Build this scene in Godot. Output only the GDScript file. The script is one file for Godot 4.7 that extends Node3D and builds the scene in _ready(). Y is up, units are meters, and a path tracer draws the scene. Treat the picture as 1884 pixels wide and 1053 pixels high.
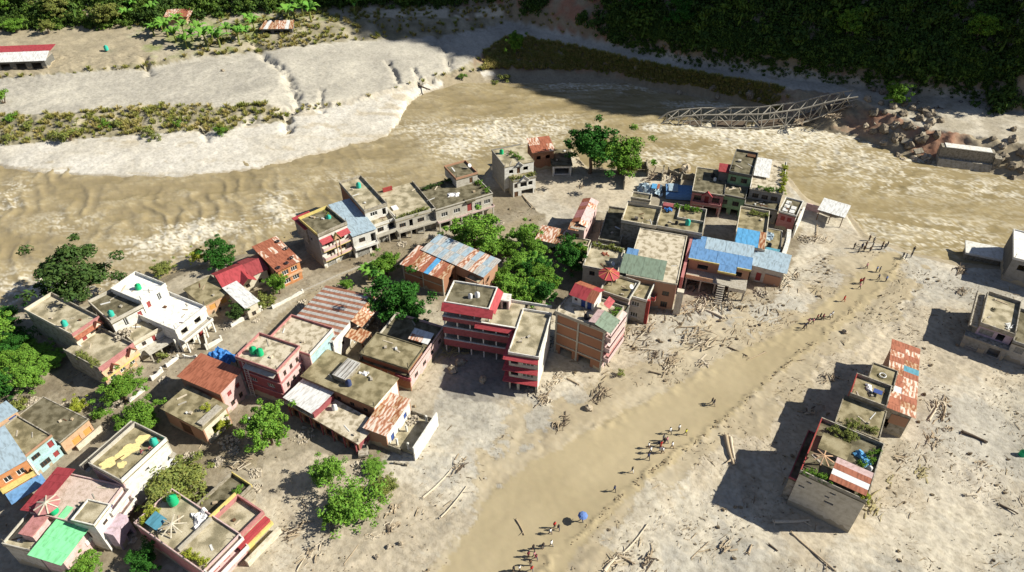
extends Node3D
# A flood-struck river town seen from the air. Units are metres, y is up, the town's mud lies at y = 0.

class G:
	var v := PackedVector3Array()
	var n := PackedVector3Array()
	var c := PackedColorArray()
	var t := PackedVector2Array()
	var k := PackedInt32Array()
	var col := Color(1, 1, 1)
	var tinted := false
	func quad(a: Vector3, b: Vector3, d: Vector3, e: Vector3) -> void:
		var m := (b - a).cross(d - a)
		if m.length_squared() < 1e-12: m = (d - a).cross(e - a)
		m = m.normalized()
		var s := v.size()
		v.append(a); v.append(b); v.append(d); v.append(e)
		for i in 4: n.append(m); c.append(col)
		t.append(Vector2(0, 1)); t.append(Vector2(1, 1)); t.append(Vector2(1, 0)); t.append(Vector2(0, 0))
		k.append_array(PackedInt32Array([s, s + 2, s + 1, s, s + 3, s + 2]))
	func tri(a: Vector3, b: Vector3, d: Vector3, m := Vector3.ZERO) -> void:
		if m == Vector3.ZERO: m = (b - a).cross(d - a).normalized()
		var s := v.size()
		v.append(a); v.append(b); v.append(d)
		for i in 3: n.append(m); c.append(col); t.append(Vector2(0, 0))
		k.append_array(PackedInt32Array([s, s + 2, s + 1]))
	func hexa(p: Array) -> void: # eight corners, 0-3 the lower ring counter-clockwise from above, 4-7 the upper ring
		quad(p[4], p[5], p[6], p[7]); quad(p[3], p[2], p[1], p[0])
		for i in 4:
			var j := (i + 1) % 4
			quad(p[i], p[j], p[4 + j], p[4 + i])
	func box(at: Vector3, size: Vector3, b := Basis.IDENTITY) -> void:
		var h := size * 0.5
		var p := []
		for y in [-1, 1]:
			for q in [[-1, 1], [1, 1], [1, -1], [-1, -1]]:
				p.append(at + b * Vector3(q[0] * h.x, y * h.y, q[1] * h.z))
		hexa(p)
	func span(x0: float, x1: float, y0: float, y1: float, z0: float, z1: float) -> void:
		box(Vector3(x0 + x1, y0 + y1, z0 + z1) * 0.5, Vector3(absf(x1 - x0), absf(y1 - y0), absf(z1 - z0)))
	func bar(p: Vector3, q: Vector3, w: float, h: float) -> void:
		var d := q - p
		var y := d.normalized()
		var x := y.cross(Vector3.UP)
		if x.length() < 0.01: x = Vector3.RIGHT
		x = x.normalized()
		box((p + q) * 0.5, Vector3(w, d.length(), h), Basis(x, y, x.cross(y)))
	func slab(p: Array, th: float) -> void: # four corners counter-clockwise from above, thickened downwards
		var lo := []
		for a in p: lo.append(a - Vector3(0, th, 0))
		hexa(lo + p)
	func tube(pts: Array, rad: Array, sides: int, cap := true) -> void:
		var rings := []
		var x := Vector3.ZERO
		for i in pts.size():
			var d: Vector3 = (pts[mini(i + 1, pts.size() - 1)] - pts[maxi(i - 1, 0)]).normalized()
			if i == 0:
				x = d.cross(Vector3.UP) if absf(d.y) < 0.95 else Vector3.RIGHT
			x = (x - d * x.dot(d)).normalized()
			var y := d.cross(x)
			var ring := []
			for s in sides:
				var a := TAU * s / sides
				ring.append((x * cos(a) + y * sin(a)))
			rings.append(ring)
		for i in pts.size() - 1:
			for s in sides:
				var s2 := (s + 1) % sides
				var q := [pts[i] + rings[i][s] * rad[i], pts[i] + rings[i][s2] * rad[i], pts[i + 1] + rings[i + 1][s2] * rad[i + 1], pts[i + 1] + rings[i + 1][s] * rad[i + 1]]
				var m := [rings[i][s], rings[i][s2], rings[i + 1][s2], rings[i + 1][s]]
				var b := v.size()
				for j in 4:
					v.append(q[j]); n.append(m[j]); c.append(col); t.append(Vector2(float(s) / sides, 0.5))
				k.append_array(PackedInt32Array([b, b + 2, b + 1, b, b + 3, b + 2]))
		if cap:
			for e in [0, pts.size() - 1]:
				for s in sides:
					var s2 := (s + 1) % sides
					var m: Vector3 = (pts[e] - pts[1 if e == 0 else e - 1]).normalized()
					tri(pts[e], pts[e] + rings[e][s2 if e == 0 else s] * rad[e], pts[e] + rings[e][s if e == 0 else s2] * rad[e], m)
	func mesh() -> ArrayMesh:
		var a := []
		a.resize(Mesh.ARRAY_MAX)
		a[Mesh.ARRAY_VERTEX] = v
		a[Mesh.ARRAY_NORMAL] = n
		if tinted: a[Mesh.ARRAY_COLOR] = c
		a[Mesh.ARRAY_TEX_UV] = t
		a[Mesh.ARRAY_INDEX] = k
		var m := ArrayMesh.new()
		m.add_surface_from_arrays(Mesh.PRIMITIVE_TRIANGLES, a)
		return m

var M := {}
var TX := {}
var names := {}
var cache := {}
var rng := RandomNumberGenerator.new()

func lin(r: float, g: float, b: float) -> Color:
	return Color(r, g, b).linear_to_srgb()

func numbered(parent: Node, called: String) -> String:
	var key := str(parent.get_instance_id()) + called
	var k: int = names.get(key, 0)
	names[key] = k + 1
	return called if k == 0 else called + "_%03d" % k

func part(parent: Node, called: String, g, mat) -> MeshInstance3D:
	var o := MeshInstance3D.new()
	o.name = numbered(parent, called)
	o.mesh = g.mesh() if g is G else g
	o.material_override = M[mat] if mat is String else mat
	parent.add_child(o, true)
	return o

func tag(o: Node, label: String, category: String, group := "", kind := "") -> Node:
	if label: o.set_meta("label", label)
	if category: o.set_meta("category", category)
	if group: o.set_meta("group", group)
	if kind: o.set_meta("kind", kind)
	return o

func thing(called: String, label: String, category: String, at: Vector3, yaw := 0.0, group := "") -> Node3D:
	var o := Node3D.new()
	o.name = numbered(self, called)
	add_child(o)
	o.position = at
	o.rotation_degrees.y = yaw
	tag(o, label, category, group)
	return o

# ---------------------------------------------------------------- textures and materials
func noise(seed_: int, freq: float, oct := 4, warp := 0.0, warpf := 0.01, type := FastNoiseLite.TYPE_SIMPLEX_SMOOTH) -> FastNoiseLite:
	var f := FastNoiseLite.new()
	f.seed = seed_
	f.noise_type = type
	f.frequency = freq
	f.fractal_octaves = oct
	if warp > 0.0:
		f.domain_warp_enabled = true
		f.domain_warp_amplitude = warp
		f.domain_warp_frequency = warpf
		f.domain_warp_fractal_type = FastNoiseLite.DOMAIN_WARP_FRACTAL_PROGRESSIVE
	return f

func tex(f: FastNoiseLite, stops: Array, size := 512, stretch := 1.0) -> ImageTexture: # stops: [at, r, g, b] linear multipliers
	var h := int(size / stretch)
	var im := f.get_seamless_image(size, h, false, false, 0.15, true)
	im.convert(Image.FORMAT_L8)
	if h != size: im.resize(size, size, Image.INTERPOLATE_CUBIC)
	var lut := []
	for i in 256:
		var x := i / 255.0
		var j := 0
		while j < stops.size() - 2 and x > stops[j + 1][0]: j += 1
		var a = stops[j]
		var b = stops[j + 1]
		var w := clampf((x - a[0]) / maxf(b[0] - a[0], 1e-4), 0, 1)
		var q := lin(lerpf(a[1], b[1], w), lerpf(a[2], b[2], w), lerpf(a[3], b[3], w))
		lut.append([mini(255, int(q.r * 255)), mini(255, int(q.g * 255)), mini(255, int(q.b * 255))])
	var src := im.get_data()
	var out := PackedByteArray()
	out.resize(src.size() * 3)
	for i in src.size():
		var q = lut[src[i]]
		out[i * 3] = q[0]; out[i * 3 + 1] = q[1]; out[i * 3 + 2] = q[2]
	var r := Image.create_from_data(size, size, false, Image.FORMAT_RGB8, out)
	r.generate_mipmaps()
	return ImageTexture.create_from_image(r)

func mat(key: String, c: Array, rough := 0.9, texture = null, metres := 6.0, world := true, tinted := false) -> StandardMaterial3D:
	var m := StandardMaterial3D.new()
	m.albedo_color = lin(c[0], c[1], c[2])
	m.roughness = rough
	m.metallic_specular = 0.3
	if texture:
		m.albedo_texture = TX[texture]
		m.texture_repeat = true
	if texture and metres > 0.0:
		m.uv1_triplanar = true
		m.uv1_world_triplanar = world
		m.uv1_scale = Vector3.ONE / metres
	m.vertex_color_use_as_albedo = tinted
	m.cull_mode = BaseMaterial3D.CULL_DISABLED
	M[key] = m
	return m

func grain_over(m: StandardMaterial3D, metres: float) -> void: # a second, finer layer of stains
	m.detail_enabled = true
	m.detail_blend_mode = BaseMaterial3D.BLEND_MODE_MUL
	m.detail_albedo = TX.stain
	m.detail_uv_layer = BaseMaterial3D.DETAIL_UV_2
	m.uv2_triplanar = true
	m.uv2_world_triplanar = true
	m.uv2_scale = Vector3.ONE / metres

func build_materials() -> void:
	TX.plaster = tex(noise(3, 0.012, 5, 30, 0.01), [[0, .62, .58, .52], [.35, .86, .84, .8], [.6, 1, 1, 1], [1, 1, .99, .97]])
	TX.dirty = tex(noise(5, 0.014, 5, 40, 0.012), [[0, .32, .3, .25], [.35, .6, .57, .5], [.55, .92, .9, .86], [1, 1, 1, 1]])
	TX.moss = tex(noise(7, 0.006, 6, 60, 0.01), [[0, .36, .345, .27], [.3, .5, .475, .39], [.45, .70, .66, .55], [.6, .9, .86, .76], [.75, 1, .97, .88], [1, 1, .98, .9]], 1024)
	var flat := Image.create(4, 4, false, Image.FORMAT_RGB8)
	flat.fill(Color(1, 1, 1))
	TX.bump_flat = ImageTexture.create_from_image(flat)
	TX.stain = tex(noise(71, 0.03, 5, 25, 0.02), [[0, .55, .53, .47], [.3, .78, .76, .72], [.5, .95, .95, .94], [1, 1, 1, 1]])
	TX.rust = tex(noise(11, 0.012, 5, 12, 0.02), [[0, .36, .15, .09], [.38, .48, .22, .13], [.5, .62, .37, .26], [.62, .82, .70, .62], [1, .95, .9, .85]], 512, 4.0)
	TX.streak = tex(noise(14, 0.012, 5, 8, 0.02), [[0, .62, .58, .55], [.35, .82, .8, .78], [.55, .97, .96, .95], [1, 1, 1, 1]], 512, 4.0)
	TX.rusty = tex(noise(12, 0.014, 5, 10, 0.02), [[0, .5, .45, .42], [.4, .74, .70, .66], [.6, .92, .9, .88], [1, 1, 1, 1]], 512, 4.0)
	TX.brick = tex(noise(13, 0.05, 3), [[0, .7, .68, .66], [.5, 1, 1, 1], [1, 1.2, 1.2, 1.2]])
	TX.mud = tex(noise(17, 0.016, 6, 55, 0.012), [[0, .70, .68, .65], [.3, .84, .83, .81], [.46, .95, .945, .94], [.62, 1, 1, 1], [1, 1, 1, 1]], 1024)
	TX.bump = tex(noise(18, 0.035, 5, 30, 0.02), [[0, 0, 0, 0], [1, 1, 1, 1]], 1024)
	TX.grit = tex(noise(19, 0.085, 4, 12, 0.03), [[0, .5, .47, .43], [.22, .78, .76, .73], [.34, .95, .945, .94], [.6, 1, 1, 1], [1, 1, 1, 1]], 1024)
	TX.wood = tex(noise(23, 0.03, 4), [[0, .55, .5, .45], [.5, .9, .88, .85], [1, 1.15, 1.15, 1.15]], 256, 1.0)
	TX.cloth = tex(noise(29, 0.02, 4, 20), [[0, .7, .72, .76], [.5, .95, .95, .96], [1, 1.15, 1.15, 1.15]], 256)
	# plain building surfaces: linear base colours
	var P := {"white": [.74, .73, .70], "cream": [.66, .60, .48], "plaster": [.52, .49, .43], "grey": [.30, .29, .27], "darkgrey": [.17, .17, .16], "pink": [.56, .27, .28], "palepink": [.66, .46, .46], "deep_pink": [.36, .085, .10], "rose": [.50, .20, .20], "lilac": [.55, .42, .52], "peach": [.62, .38, .22], "orange": [.62, .25, .08], "cyan": [.38, .60, .66], "yellow": [.68, .55, .14], "green": [.23, .42, .22], "blue": [.12, .25, .50], "red": [.40, .05, .045], "paleblue": [.35, .47, .60], "teal": [.05, .28, .26]}
	for k in P: # weathered paint: a little greyer than fresh
		var lum: float = P[k][0] * .3 + P[k][1] * .59 + P[k][2] * .11
		P[k] = [lerpf(P[k][0], lum, .16), lerpf(P[k][1], lum, .16), lerpf(P[k][2], lum, .16)]
		grain_over(mat(k, P[k], 0.85, "plaster", 7.0), 2.7)
	grain_over(mat("raw", [.36, .33, .28], .95, "dirty", 5.0), 3.3)
	grain_over(mat("stained", [.44, .41, .36], .95, "dirty", 7.0), 3.3)
	grain_over(mat("roof_moss", [.34, .305, .215], .95, "moss", 17.0), 3.3)
	grain_over(mat("roof_dark", [.20, .185, .14], .95, "moss", 14.0), 3.3)
	grain_over(mat("roof_pale", [.50, .46, .375], .95, "moss", 21.0), 3.3)
	mat("roof_white", [.78, .77, .75], .8, "plaster", 9.0)
	grain_over(mat("roof_cream", [.60, .54, .44], .95, "dirty", 12.0), 3.3)
	grain_over(mat("roof_pinkish", [.58, .47, .42], .95, "plaster", 8.0), 3.3)
	mat("mud_coat", [.40, .345, .255], .95, "stain", 2.5)
	mat("brick", [.30, .15, .09], .95, "brick", 2.5)
	mat("brick_pale", [.40, .23, .15], .95, "brick", 3.0)
	grain_over(mat("concrete", [.42, .39, .34], .9, "plaster", 4.0), 3.3)
	grain_over(mat("slab_edge", [.36, .33, .28], .9, "dirty", 4.0), 3.3)
	mat("wood_brown", [.13, .07, .04], .7, "wood", 1.0)
	mat("wood_frame_white", [.7, .7, .68], .6)
	mat("shutter", [.30, .30, .29], .55, "dirty", 3.0)
	mat("door_red", [.30, .06, .06], .6, "wood", 1.0)
	mat("door_blue", [.05, .09, .30], .6, "wood", 1.0)
	mat("door_orange", [.62, .33, .10], .6, "wood", 1.0)
	var gl := mat("glass", [.025, .03, .032], .12)
	gl.metallic_specular = 0.5
	mat("iron", [.12, .11, .10], .6, "wood", 1.0)
	mat("iron_white", [.6, .6, .58], .5)
	# corrugated sheets
	for q in [["tin_grey", [.50, .50, .49], "rusty"], ["tin_white", [.66, .67, .67], "streak"], ["tin_rust", [.75, .70, .66], "rust"], ["tin_red", [.37, .135, .08], "rusty"], ["tin_maroon", [.30, .055, .06], "streak"], ["tin_crimson", [.37, .055, .065], "streak"], ["tin_blue", [.13, .27, .50], "streak"], ["tin_skyblue", [.10, .34, .62], "streak"], ["tin_paleblue", [.34, .44, .52], "streak"], ["tin_darkgreen", [.19, .25, .19], "streak"], ["tin_green", [.20, .62, .30], "streak"], ["tin_teal", [.10, .30, .40], "streak"], ["tin_tan", [.55, .45, .33], "rust"], ["tin_brown", [.36, .17, .11], "rusty"]]:
		var m := mat(q[0], q[1], .55, q[2], 0.0)
		m.metallic_specular = 0.4
	for q in [["tank_green", [.02, .42, .18]], ["tank_teal", [.05, .46, .36]], ["tank_black", [.03, .03, .035]], ["tank_white", [.7, .7, .7]], ["tank_blue", [.05, .07, .16]]]:
		mat(q[0], q[1], .45)
	mat("tarp_blue", [.05, .20, .52], .5, "cloth", 2.0)
	mat("tarp_yellow", [.76, .62, .28], .8, "cloth", 2.0)
	mat("cloth_white", [.75, .73, .72], .9, "cloth", 2.0)
	mat("rubble", [.48, .43, .36], .95, "dirty", 2.0)
	mat("log", [.42, .34, .24], .9, "wood", 1.5)
	mat("log_dark", [.13, .10, .075], .9, "wood", 1.5)
	mat("log_pale", [.60, .53, .42], .9, "wood", 1.5)
	mat("steel", [.42, .40, .36], .6, "dirty", 2.0)
	mat("rock", [.27, .23, .18], .95, "dirty", 3.0)
	mat("rock_pale", [.44, .38, .30], .95, "dirty", 3.0)
	mat("trunk", [.16, .12, .085], .95, "wood", 1.0)
	var leafs := {"leaf": [.12, .235, .032], "leaf_dark": [.055, .10, .028], "leaf_bright": [.155, .30, .045], "leaf_olive": [.20, .23, .065], "leaf_yellow": [.32, .36, .05], "leaf_deep": [.035, .12, .02], "banana": [.13, .27, .045], "dry": [.36, .31, .17], "forest_green": [.06, .105, .028]}
	for k in leafs:
		var m := mat(k, leafs[k], .75, null, 1.0, true, true)
		m.metallic_specular = 0.2
		m.backlight_enabled = true
		m.backlight = lin(leafs[k][0] * .55, leafs[k][1] * .6, leafs[k][2] * .4)
	mat("ground", [1, 1, 1], .92, "mud", 17.0, true, true)
	M.ground.heightmap_enabled = true
	M.ground.heightmap_texture = TX.bump
	M.ground.heightmap_scale = 4.5
	M.ground.detail_enabled = true
	M.ground.detail_blend_mode = BaseMaterial3D.BLEND_MODE_MUL
	M.ground.detail_albedo = TX.grit
	M.ground.detail_uv_layer = BaseMaterial3D.DETAIL_UV_2
	M.ground.uv2_triplanar = true
	M.ground.uv2_world_triplanar = true
	M.ground.uv2_scale = Vector3.ONE / 7.7
	mat("road_mud", [.97, .97, .97], .85, null, 1.0, true, true)
	var w := mat("water", [1, 1, 1], .16, "bump_flat", 11.0, true, true)
	w.heightmap_enabled = true
	w.heightmap_texture = TX.bump
	w.heightmap_scale = 3.0
	w.metallic_specular = 0.5

# ---------------------------------------------------------------- land and river
# Lines across the valley, each a row of points (x, height, z): the land between two neighbouring lines is a plain slope.
var lines := [
	[Vector3(-177.98, 0, -100.04), Vector3(-121.91, 0, -105.54), Vector3(-107.46, 0, -109.68), Vector3(-96.56, 0, -110.7), Vector3(-87.62, 0, -113.83), Vector3(-81.06, 0, -116.33), Vector3(-77.15, 0, -120.02), Vector3(-73.7, 0, -123.84), Vector3(-67.11, 0, -126.21), Vector3(-59.46, 0, -129.86), Vector3(-51.74, 0, -134.49), Vector3(-46.4, 0, -139.78), Vector3(-40.97, 0, -146.29), Vector3(-33.52, 0, -151.18), Vector3(-23.03, 0, -157.32), Vector3(-16.06, 0, -159.44), Vector3(-7.54, 0, -162.15), Vector3(-5.51, 0, -168.88), Vector3(2.74, 0, -174.79), Vector3(16.6, 0, -176.92), Vector3(20.46, 0, -167.74), Vector3(30.77, 0, -167.17), Vector3(36.69, 0, -167.17), Vector3(50.8, 0, -163.8), Vector3(59.62, 0, -167.17), Vector3(73.51, 0, -166.6), Vector3(74.79, 0, -154.21), Vector3(76.81, 0, -149.69), Vector3(83.75, 0, -146.05), Vector3(84.23, 0, -136.67), Vector3(93.14, 0, -130.27), Vector3(102.32, 0, -125.81), Vector3(115.54, 0, -124.23), Vector3(136.89, 0, -116.69), Vector3(179.72, 0, -100.04)],
	[Vector3(-183.65, -1.9, -104.3), Vector3(-125.62, -1.9, -109.72), Vector3(-110.66, -1.9, -113.86), Vector3(-99.53, -1.9, -115.1), Vector3(-90.25, -1.9, -118.17), Vector3(-83.51, -1.9, -120.78), Vector3(-79.57, -1.9, -124.81), Vector3(-75.95, -1.9, -128.6), Vector3(-69.17, -1.9, -131.07), Vector3(-61.29, -1.9, -134.87), Vector3(-53.4, -1.9, -139.94), Vector3(-47.96, -1.9, -145.71), Vector3(-42.32, -1.9, -152.29), Vector3(-34.68, -1.9, -157.66), Vector3(-23.8, -1.9, -163.84), Vector3(-16.6, -1.9, -166.07), Vector3(-7.8, -1.9, -168.9), Vector3(-5.69, -1.9, -175.67), Vector3(2.84, -1.9, -181.86), Vector3(17.18, -1.9, -184.41), Vector3(21.14, -1.9, -174.47), Vector3(31.79, -1.9, -173.87), Vector3(37.9, -1.9, -173.87), Vector3(52.41, -1.9, -170.05), Vector3(61.59, -1.9, -173.87), Vector3(75.94, -1.9, -173.27), Vector3(77.12, -1.9, -160.04), Vector3(79.19, -1.9, -155.33), Vector3(86.32, -1.9, -151.54), Vector3(86.69, -1.9, -141.52), Vector3(95.65, -1.9, -134.45), Vector3(105.26, -1.9, -130.24), Vector3(119.07, -1.9, -129.01), Vector3(141.41, -1.9, -121.72), Vector3(186.22, -1.9, -105.1)],
	[Vector3(-258.69, -1.9, -181.86), Vector3(-169.63, -1.9, -178.11), Vector3(-143.32, -1.9, -172.68), Vector3(-132.22, -1.9, -168.9), Vector3(-116.44, -1.9, -167.19), Vector3(-90.72, -1.9, -166.07), Vector3(-69.89, -1.9, -171.21), Vector3(-47.86, -1.9, -183.45), Vector3(-36.81, -1.9, -189.68), Vector3(-34.71, -1.9, -199.04), Vector3(-33.46, -1.9, -210.23), Vector3(-29.11, -1.9, -219.41), Vector3(-11.56, -1.9, -230.96), Vector3(3.4, -1.9, -235.46), Vector3(29.67, -1.9, -233.19), Vector3(46.8, -1.9, -222.33), Vector3(61.86, -1.9, -216.16), Vector3(78.88, -1.9, -206.78), Vector3(91.94, -1.9, -194.11), Vector3(102.95, -1.9, -188.34), Vector3(110.37, -1.9, -179.04), Vector3(123.07, -1.9, -172.98), Vector3(139.02, -1.9, -164.95), Vector3(163.12, -1.9, -153.54), Vector3(213.23, -1.9, -132.74)],
	[Vector3(-259.99, -1.2, -183.79), Vector3(-170.25, -1.2, -179.67), Vector3(-143.81, -1.2, -174.16), Vector3(-132.66, -1.2, -170.33), Vector3(-116.82, -1.2, -168.6), Vector3(-91.01, -1.2, -167.46), Vector3(-70.13, -1.2, -172.68), Vector3(-48.05, -1.2, -185.08), Vector3(-36.92, -1.2, -191.07), Vector3(-34.82, -1.2, -200.56), Vector3(-33.58, -1.2, -211.89), Vector3(-29.22, -1.2, -221.22), Vector3(-11.61, -1.2, -232.93), Vector3(3.41, -1.2, -236.58), Vector3(29.72, -1.2, -234.29), Vector3(46.93, -1.2, -223.74), Vector3(62.01, -1.2, -217.5), Vector3(79.06, -1.2, -208.02), Vector3(92.11, -1.2, -195.21), Vector3(103.25, -1.2, -189.71), Vector3(110.78, -1.2, -180.61), Vector3(123.5, -1.2, -174.46), Vector3(139.46, -1.2, -166.32), Vector3(163.73, -1.2, -155.03), Vector3(213.83, -1.2, -133.95)],
	[Vector3(-263.79, 0.4, -189.05), Vector3(-172.66, 0.4, -184.74), Vector3(-147.15, 0.4, -181.52), Vector3(-125.53, 0.4, -185.4), Vector3(-107.82, 0.4, -188.72), Vector3(-87.61, 0.4, -190.75), Vector3(-72.71, 0.4, -195.61), Vector3(-64.39, 0.4, -202.48), Vector3(-51.92, 0.4, -208.16), Vector3(-35.86, 0.4, -217.72), Vector3(-17.15, 0.4, -232.84), Vector3(-7.92, 0, -236.07), Vector3(3.41, -0.4, -237.01), Vector3(29.7, -0.4, -234.71), Vector3(46.94, -0.4, -224.53), Vector3(62.03, -0.4, -218.23), Vector3(79.05, -0.4, -208.67), Vector3(92.19, -0.4, -196.11), Vector3(103.19, -0.4, -190.23), Vector3(110.82, -0.4, -181.38), Vector3(123.38, -0.4, -174.88), Vector3(139.61, -0.4, -167.26), Vector3(163.84, -0.4, -155.86), Vector3(214.23, -0.4, -135.03)],
	[Vector3(-267.34, 2.8, -194.74), Vector3(-176.66, 2.8, -192.98), Vector3(-153.96, 2.8, -195.81), Vector3(-135.05, 2.8, -197.24), Vector3(-112.74, 2.8, -203.14), Vector3(-90.45, 2.8, -201.64), Vector3(-76.03, 2.8, -203.9), Vector3(-70.96, 1.8, -202.97), Vector3(-52.05, 1.6, -209.9), Vector3(-36.02, 1.6, -220.05), Vector3(-17.22, 1.6, -235.05), Vector3(-8.13, 3, -247.01), Vector3(-0.39, 5.5, -254.95), Vector3(12.91, 5.5, -247.64), Vector3(30.22, 5.5, -237.26), Vector3(43.95, 5.5, -228.87), Vector3(57.4, 5.5, -221.35), Vector3(81.63, 5.5, -210.53), Vector3(102.92, 5.5, -204.25), Vector3(109.77, 5.2, -195.22), Vector3(118.07, 4.5, -184.21), Vector3(131.35, 4.5, -179.67), Vector3(141.77, 4.5, -175.27), Vector3(167.02, 4.5, -164.64), Vector3(217.72, 4, -142.29)],
	[Vector3(-290.17, 3.3, -218.75), Vector3(-192.43, 3.3, -217.91), Vector3(-166.93, 3.3, -219.59), Vector3(-145.94, 3.3, -223.87), Vector3(-122.53, 3.3, -228.28), Vector3(-107.4, 3.3, -237.48), Vector3(-89.96, 3.3, -242.29), Vector3(-80.82, 4.3, -244.7), Vector3(-58.92, 4.3, -250.79), Vector3(-39.66, 4.3, -252.87), Vector3(-22.22, 4.5, -256.57), Vector3(-8.43, 5.5, -261.48), Vector3(-0.4, 6.3, -264.86), Vector3(13.17, 6.3, -254.92), Vector3(30.75, 6.3, -243.53), Vector3(44.69, 6.3, -234.78), Vector3(58.34, 6.3, -226.93), Vector3(83.49, 6.3, -217.77), Vector3(105.18, 6.3, -211.15), Vector3(118.25, 6.3, -204.82), Vector3(134.29, 6, -203.17), Vector3(154.05, 6, -198.66), Vector3(184.7, 6, -191.8), Vector3(235.39, 6, -162.05)],
	[Vector3(-289.11, 5, -219.09), Vector3(-191.73, 5, -218.24), Vector3(-166.33, 5, -219.94), Vector3(-145.45, 5, -224.27), Vector3(-122.86, 5, -230.54), Vector3(-107.1, 5, -238.04), Vector3(-90.01, 5, -243.9), Vector3(-83.49, 7.5, -258.13), Vector3(-60.74, 7.5, -263.72), Vector3(-40.97, 7.5, -266.59), Vector3(-22.68, 7.5, -266.01), Vector3(-8.49, 8, -265.73), Vector3(-0.4, 9, -266.3), Vector3(13.13, 9, -256.12), Vector3(30.63, 9, -244.48), Vector3(44.48, 9, -235.55), Vector3(57.94, 9, -227.1), Vector3(82.73, 9, -217.37), Vector3(104.34, 9, -211.09), Vector3(117.41, 9, -205.07), Vector3(132.88, 9, -202.73), Vector3(152.39, 9, -198.17), Vector3(179.98, 9, -187.39), Vector3(228.01, 10, -157.86)],
	[Vector3(-322.73, 6, -254.67), Vector3(-215.66, 6, -256.28), Vector3(-186.64, 6, -257.36), Vector3(-161.67, 6, -259), Vector3(-134.23, 6, -260.1), Vector3(-111.9, 6, -271.5), Vector3(-95.04, 7.6, -271.58), Vector3(-62.85, 7.8, -275.81), Vector3(-42.18, 7.8, -277.04), Vector3(-23.26, 8, -275.21), Vector3(-8.59, 10, -271.63), Vector3(-0.4, 12, -267.98), Vector3(13.08, 12, -257.52), Vector3(30.49, 12, -245.57), Vector3(44.24, 12, -236.42), Vector3(57.41, 12, -226.85), Vector3(81.92, 12, -216.98), Vector3(103.25, 12, -210.62), Vector3(115.97, 12, -204.13), Vector3(131.23, 12, -201.77), Vector3(150.23, 12, -196.8), Vector3(172.34, 14, -180.4), Vector3(215.33, 16, -149.91)],
]
var n_low := noise(41, 0.02, 3)
var n_mid := noise(42, 0.11, 4, 6.0, 0.06)
var n_fine := noise(43, 0.45, 3, 1.2, 0.3)
var n_warp := noise(44, 0.05, 3)
var n_flow := noise(45, 0.035, 5, 22.0, 0.02)
var n_streak := noise(46, 0.05, 5, 8.0, 0.03)
# mud ridges (+) and channels (-): [points, height, half width]
var ridges := [
	[[Vector3(3.95, 0, -53.06), Vector3(10.18, 0, -58.8), Vector3(17.47, 0, -65.84), Vector3(24.25, 0, -71.41), Vector3(31, 0, -76), Vector3(39.08, 0, -82.74), Vector3(50.56, 0, -92.99), Vector3(61.09, 0, -101.89), Vector3(71.57, 0, -111.04), Vector3(83.21, 0, -121.34), Vector3(90.87, 0, -130.27)], .36, .42],
	[[Vector3(13.25, 0, -79.06), Vector3(23.67, 0, -84.9), Vector3(32.78, 0, -91.03), Vector3(41.37, 0, -97.03), Vector3(52.47, 0, -102.36), Vector3(63.93, 0, -110.53), Vector3(75, 0, -120.39), Vector3(86.62, 0, -131.31)], .26, .9],
	[[Vector3(8.68, 0, -52.47), Vector3(16.74, 0, -59.54), Vector3(26.03, 0, -66.86), Vector3(35.99, 0, -75.54), Vector3(47.66, 0, -85.28), Vector3(67.43, 0, -101.27), Vector3(92.61, 0, -126.21)], .16, .5],
	[[Vector3(-91.62, 3, -248.02), Vector3(-84.88, 3, -237.27), Vector3(-75.5, 3, -225.88), Vector3(-69.79, 3, -213.24), Vector3(-66.58, 3, -205.38), Vector3(-69.08, 3, -199.75), Vector3(-67.15, 3, -191.88)], -2.6, 1.3],
	[[Vector3(-27.26, 3, -256.3), Vector3(-23.05, 3, -244.52), Vector3(-21.53, 3, -233.54)], -2.0, 1.0],
	[[Vector3(-43.06, 3, -236.33), Vector3(-40.41, 3, -230.34), Vector3(-37.84, 3, -221.55)], -1.6, .9],
	[[Vector3(-61.54, 3, -215.28), Vector3(-59.42, 3, -203.48)], -1.3, .7],
	[[Vector3(-125.08, 3, -233.54), Vector3(-119.91, 3, -223.7)], -1.8, 1.2],
	[[Vector3(-93.26, 3, -194.34), Vector3(-89.26, 3, -185.77)], -1.6, 1.0],
	[[Vector3(-33.68, 3, -232.62), Vector3(-30.92, 3, -223.7), Vector3(-25.71, 3, -225.88)], -1.2, .7],
	[[Vector3(-49.12, 2, -248.55), Vector3(-58.16, 2, -244.57), Vector3(-71.62, 2, -235.94)], -.35, .4],
	[[Vector3(53.98, 0, -100.04), Vector3(58.59, 0, -104.41), Vector3(65.92, 0, -106.36)], .2, .5],
	[[Vector3(57.61, 0, -91.31), Vector3(64.83, 0, -94.12), Vector3(78.26, 0, -106.36), Vector3(90.05, 0, -120.39)], -.25, .5],
	[[Vector3(66.63, 0, -61.42), Vector3(73.21, 0, -64.34), Vector3(81.84, 0, -67.38), Vector3(87.78, 0, -66.86)], -.22, .8],
	[[Vector3(-11.04, 0, -83.37), Vector3(-1.17, 0, -80.88), Vector3(4.59, 0, -78.46), Vector3(5.43, 0, -74.97)], -.2, .7],
	[[Vector3(-24.57, 0, -54.17), Vector3(-19.01, 0, -61.42), Vector3(-12.83, 0, -69.47), Vector3(-7.85, 0, -78.46)], .18, .8],
]
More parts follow.
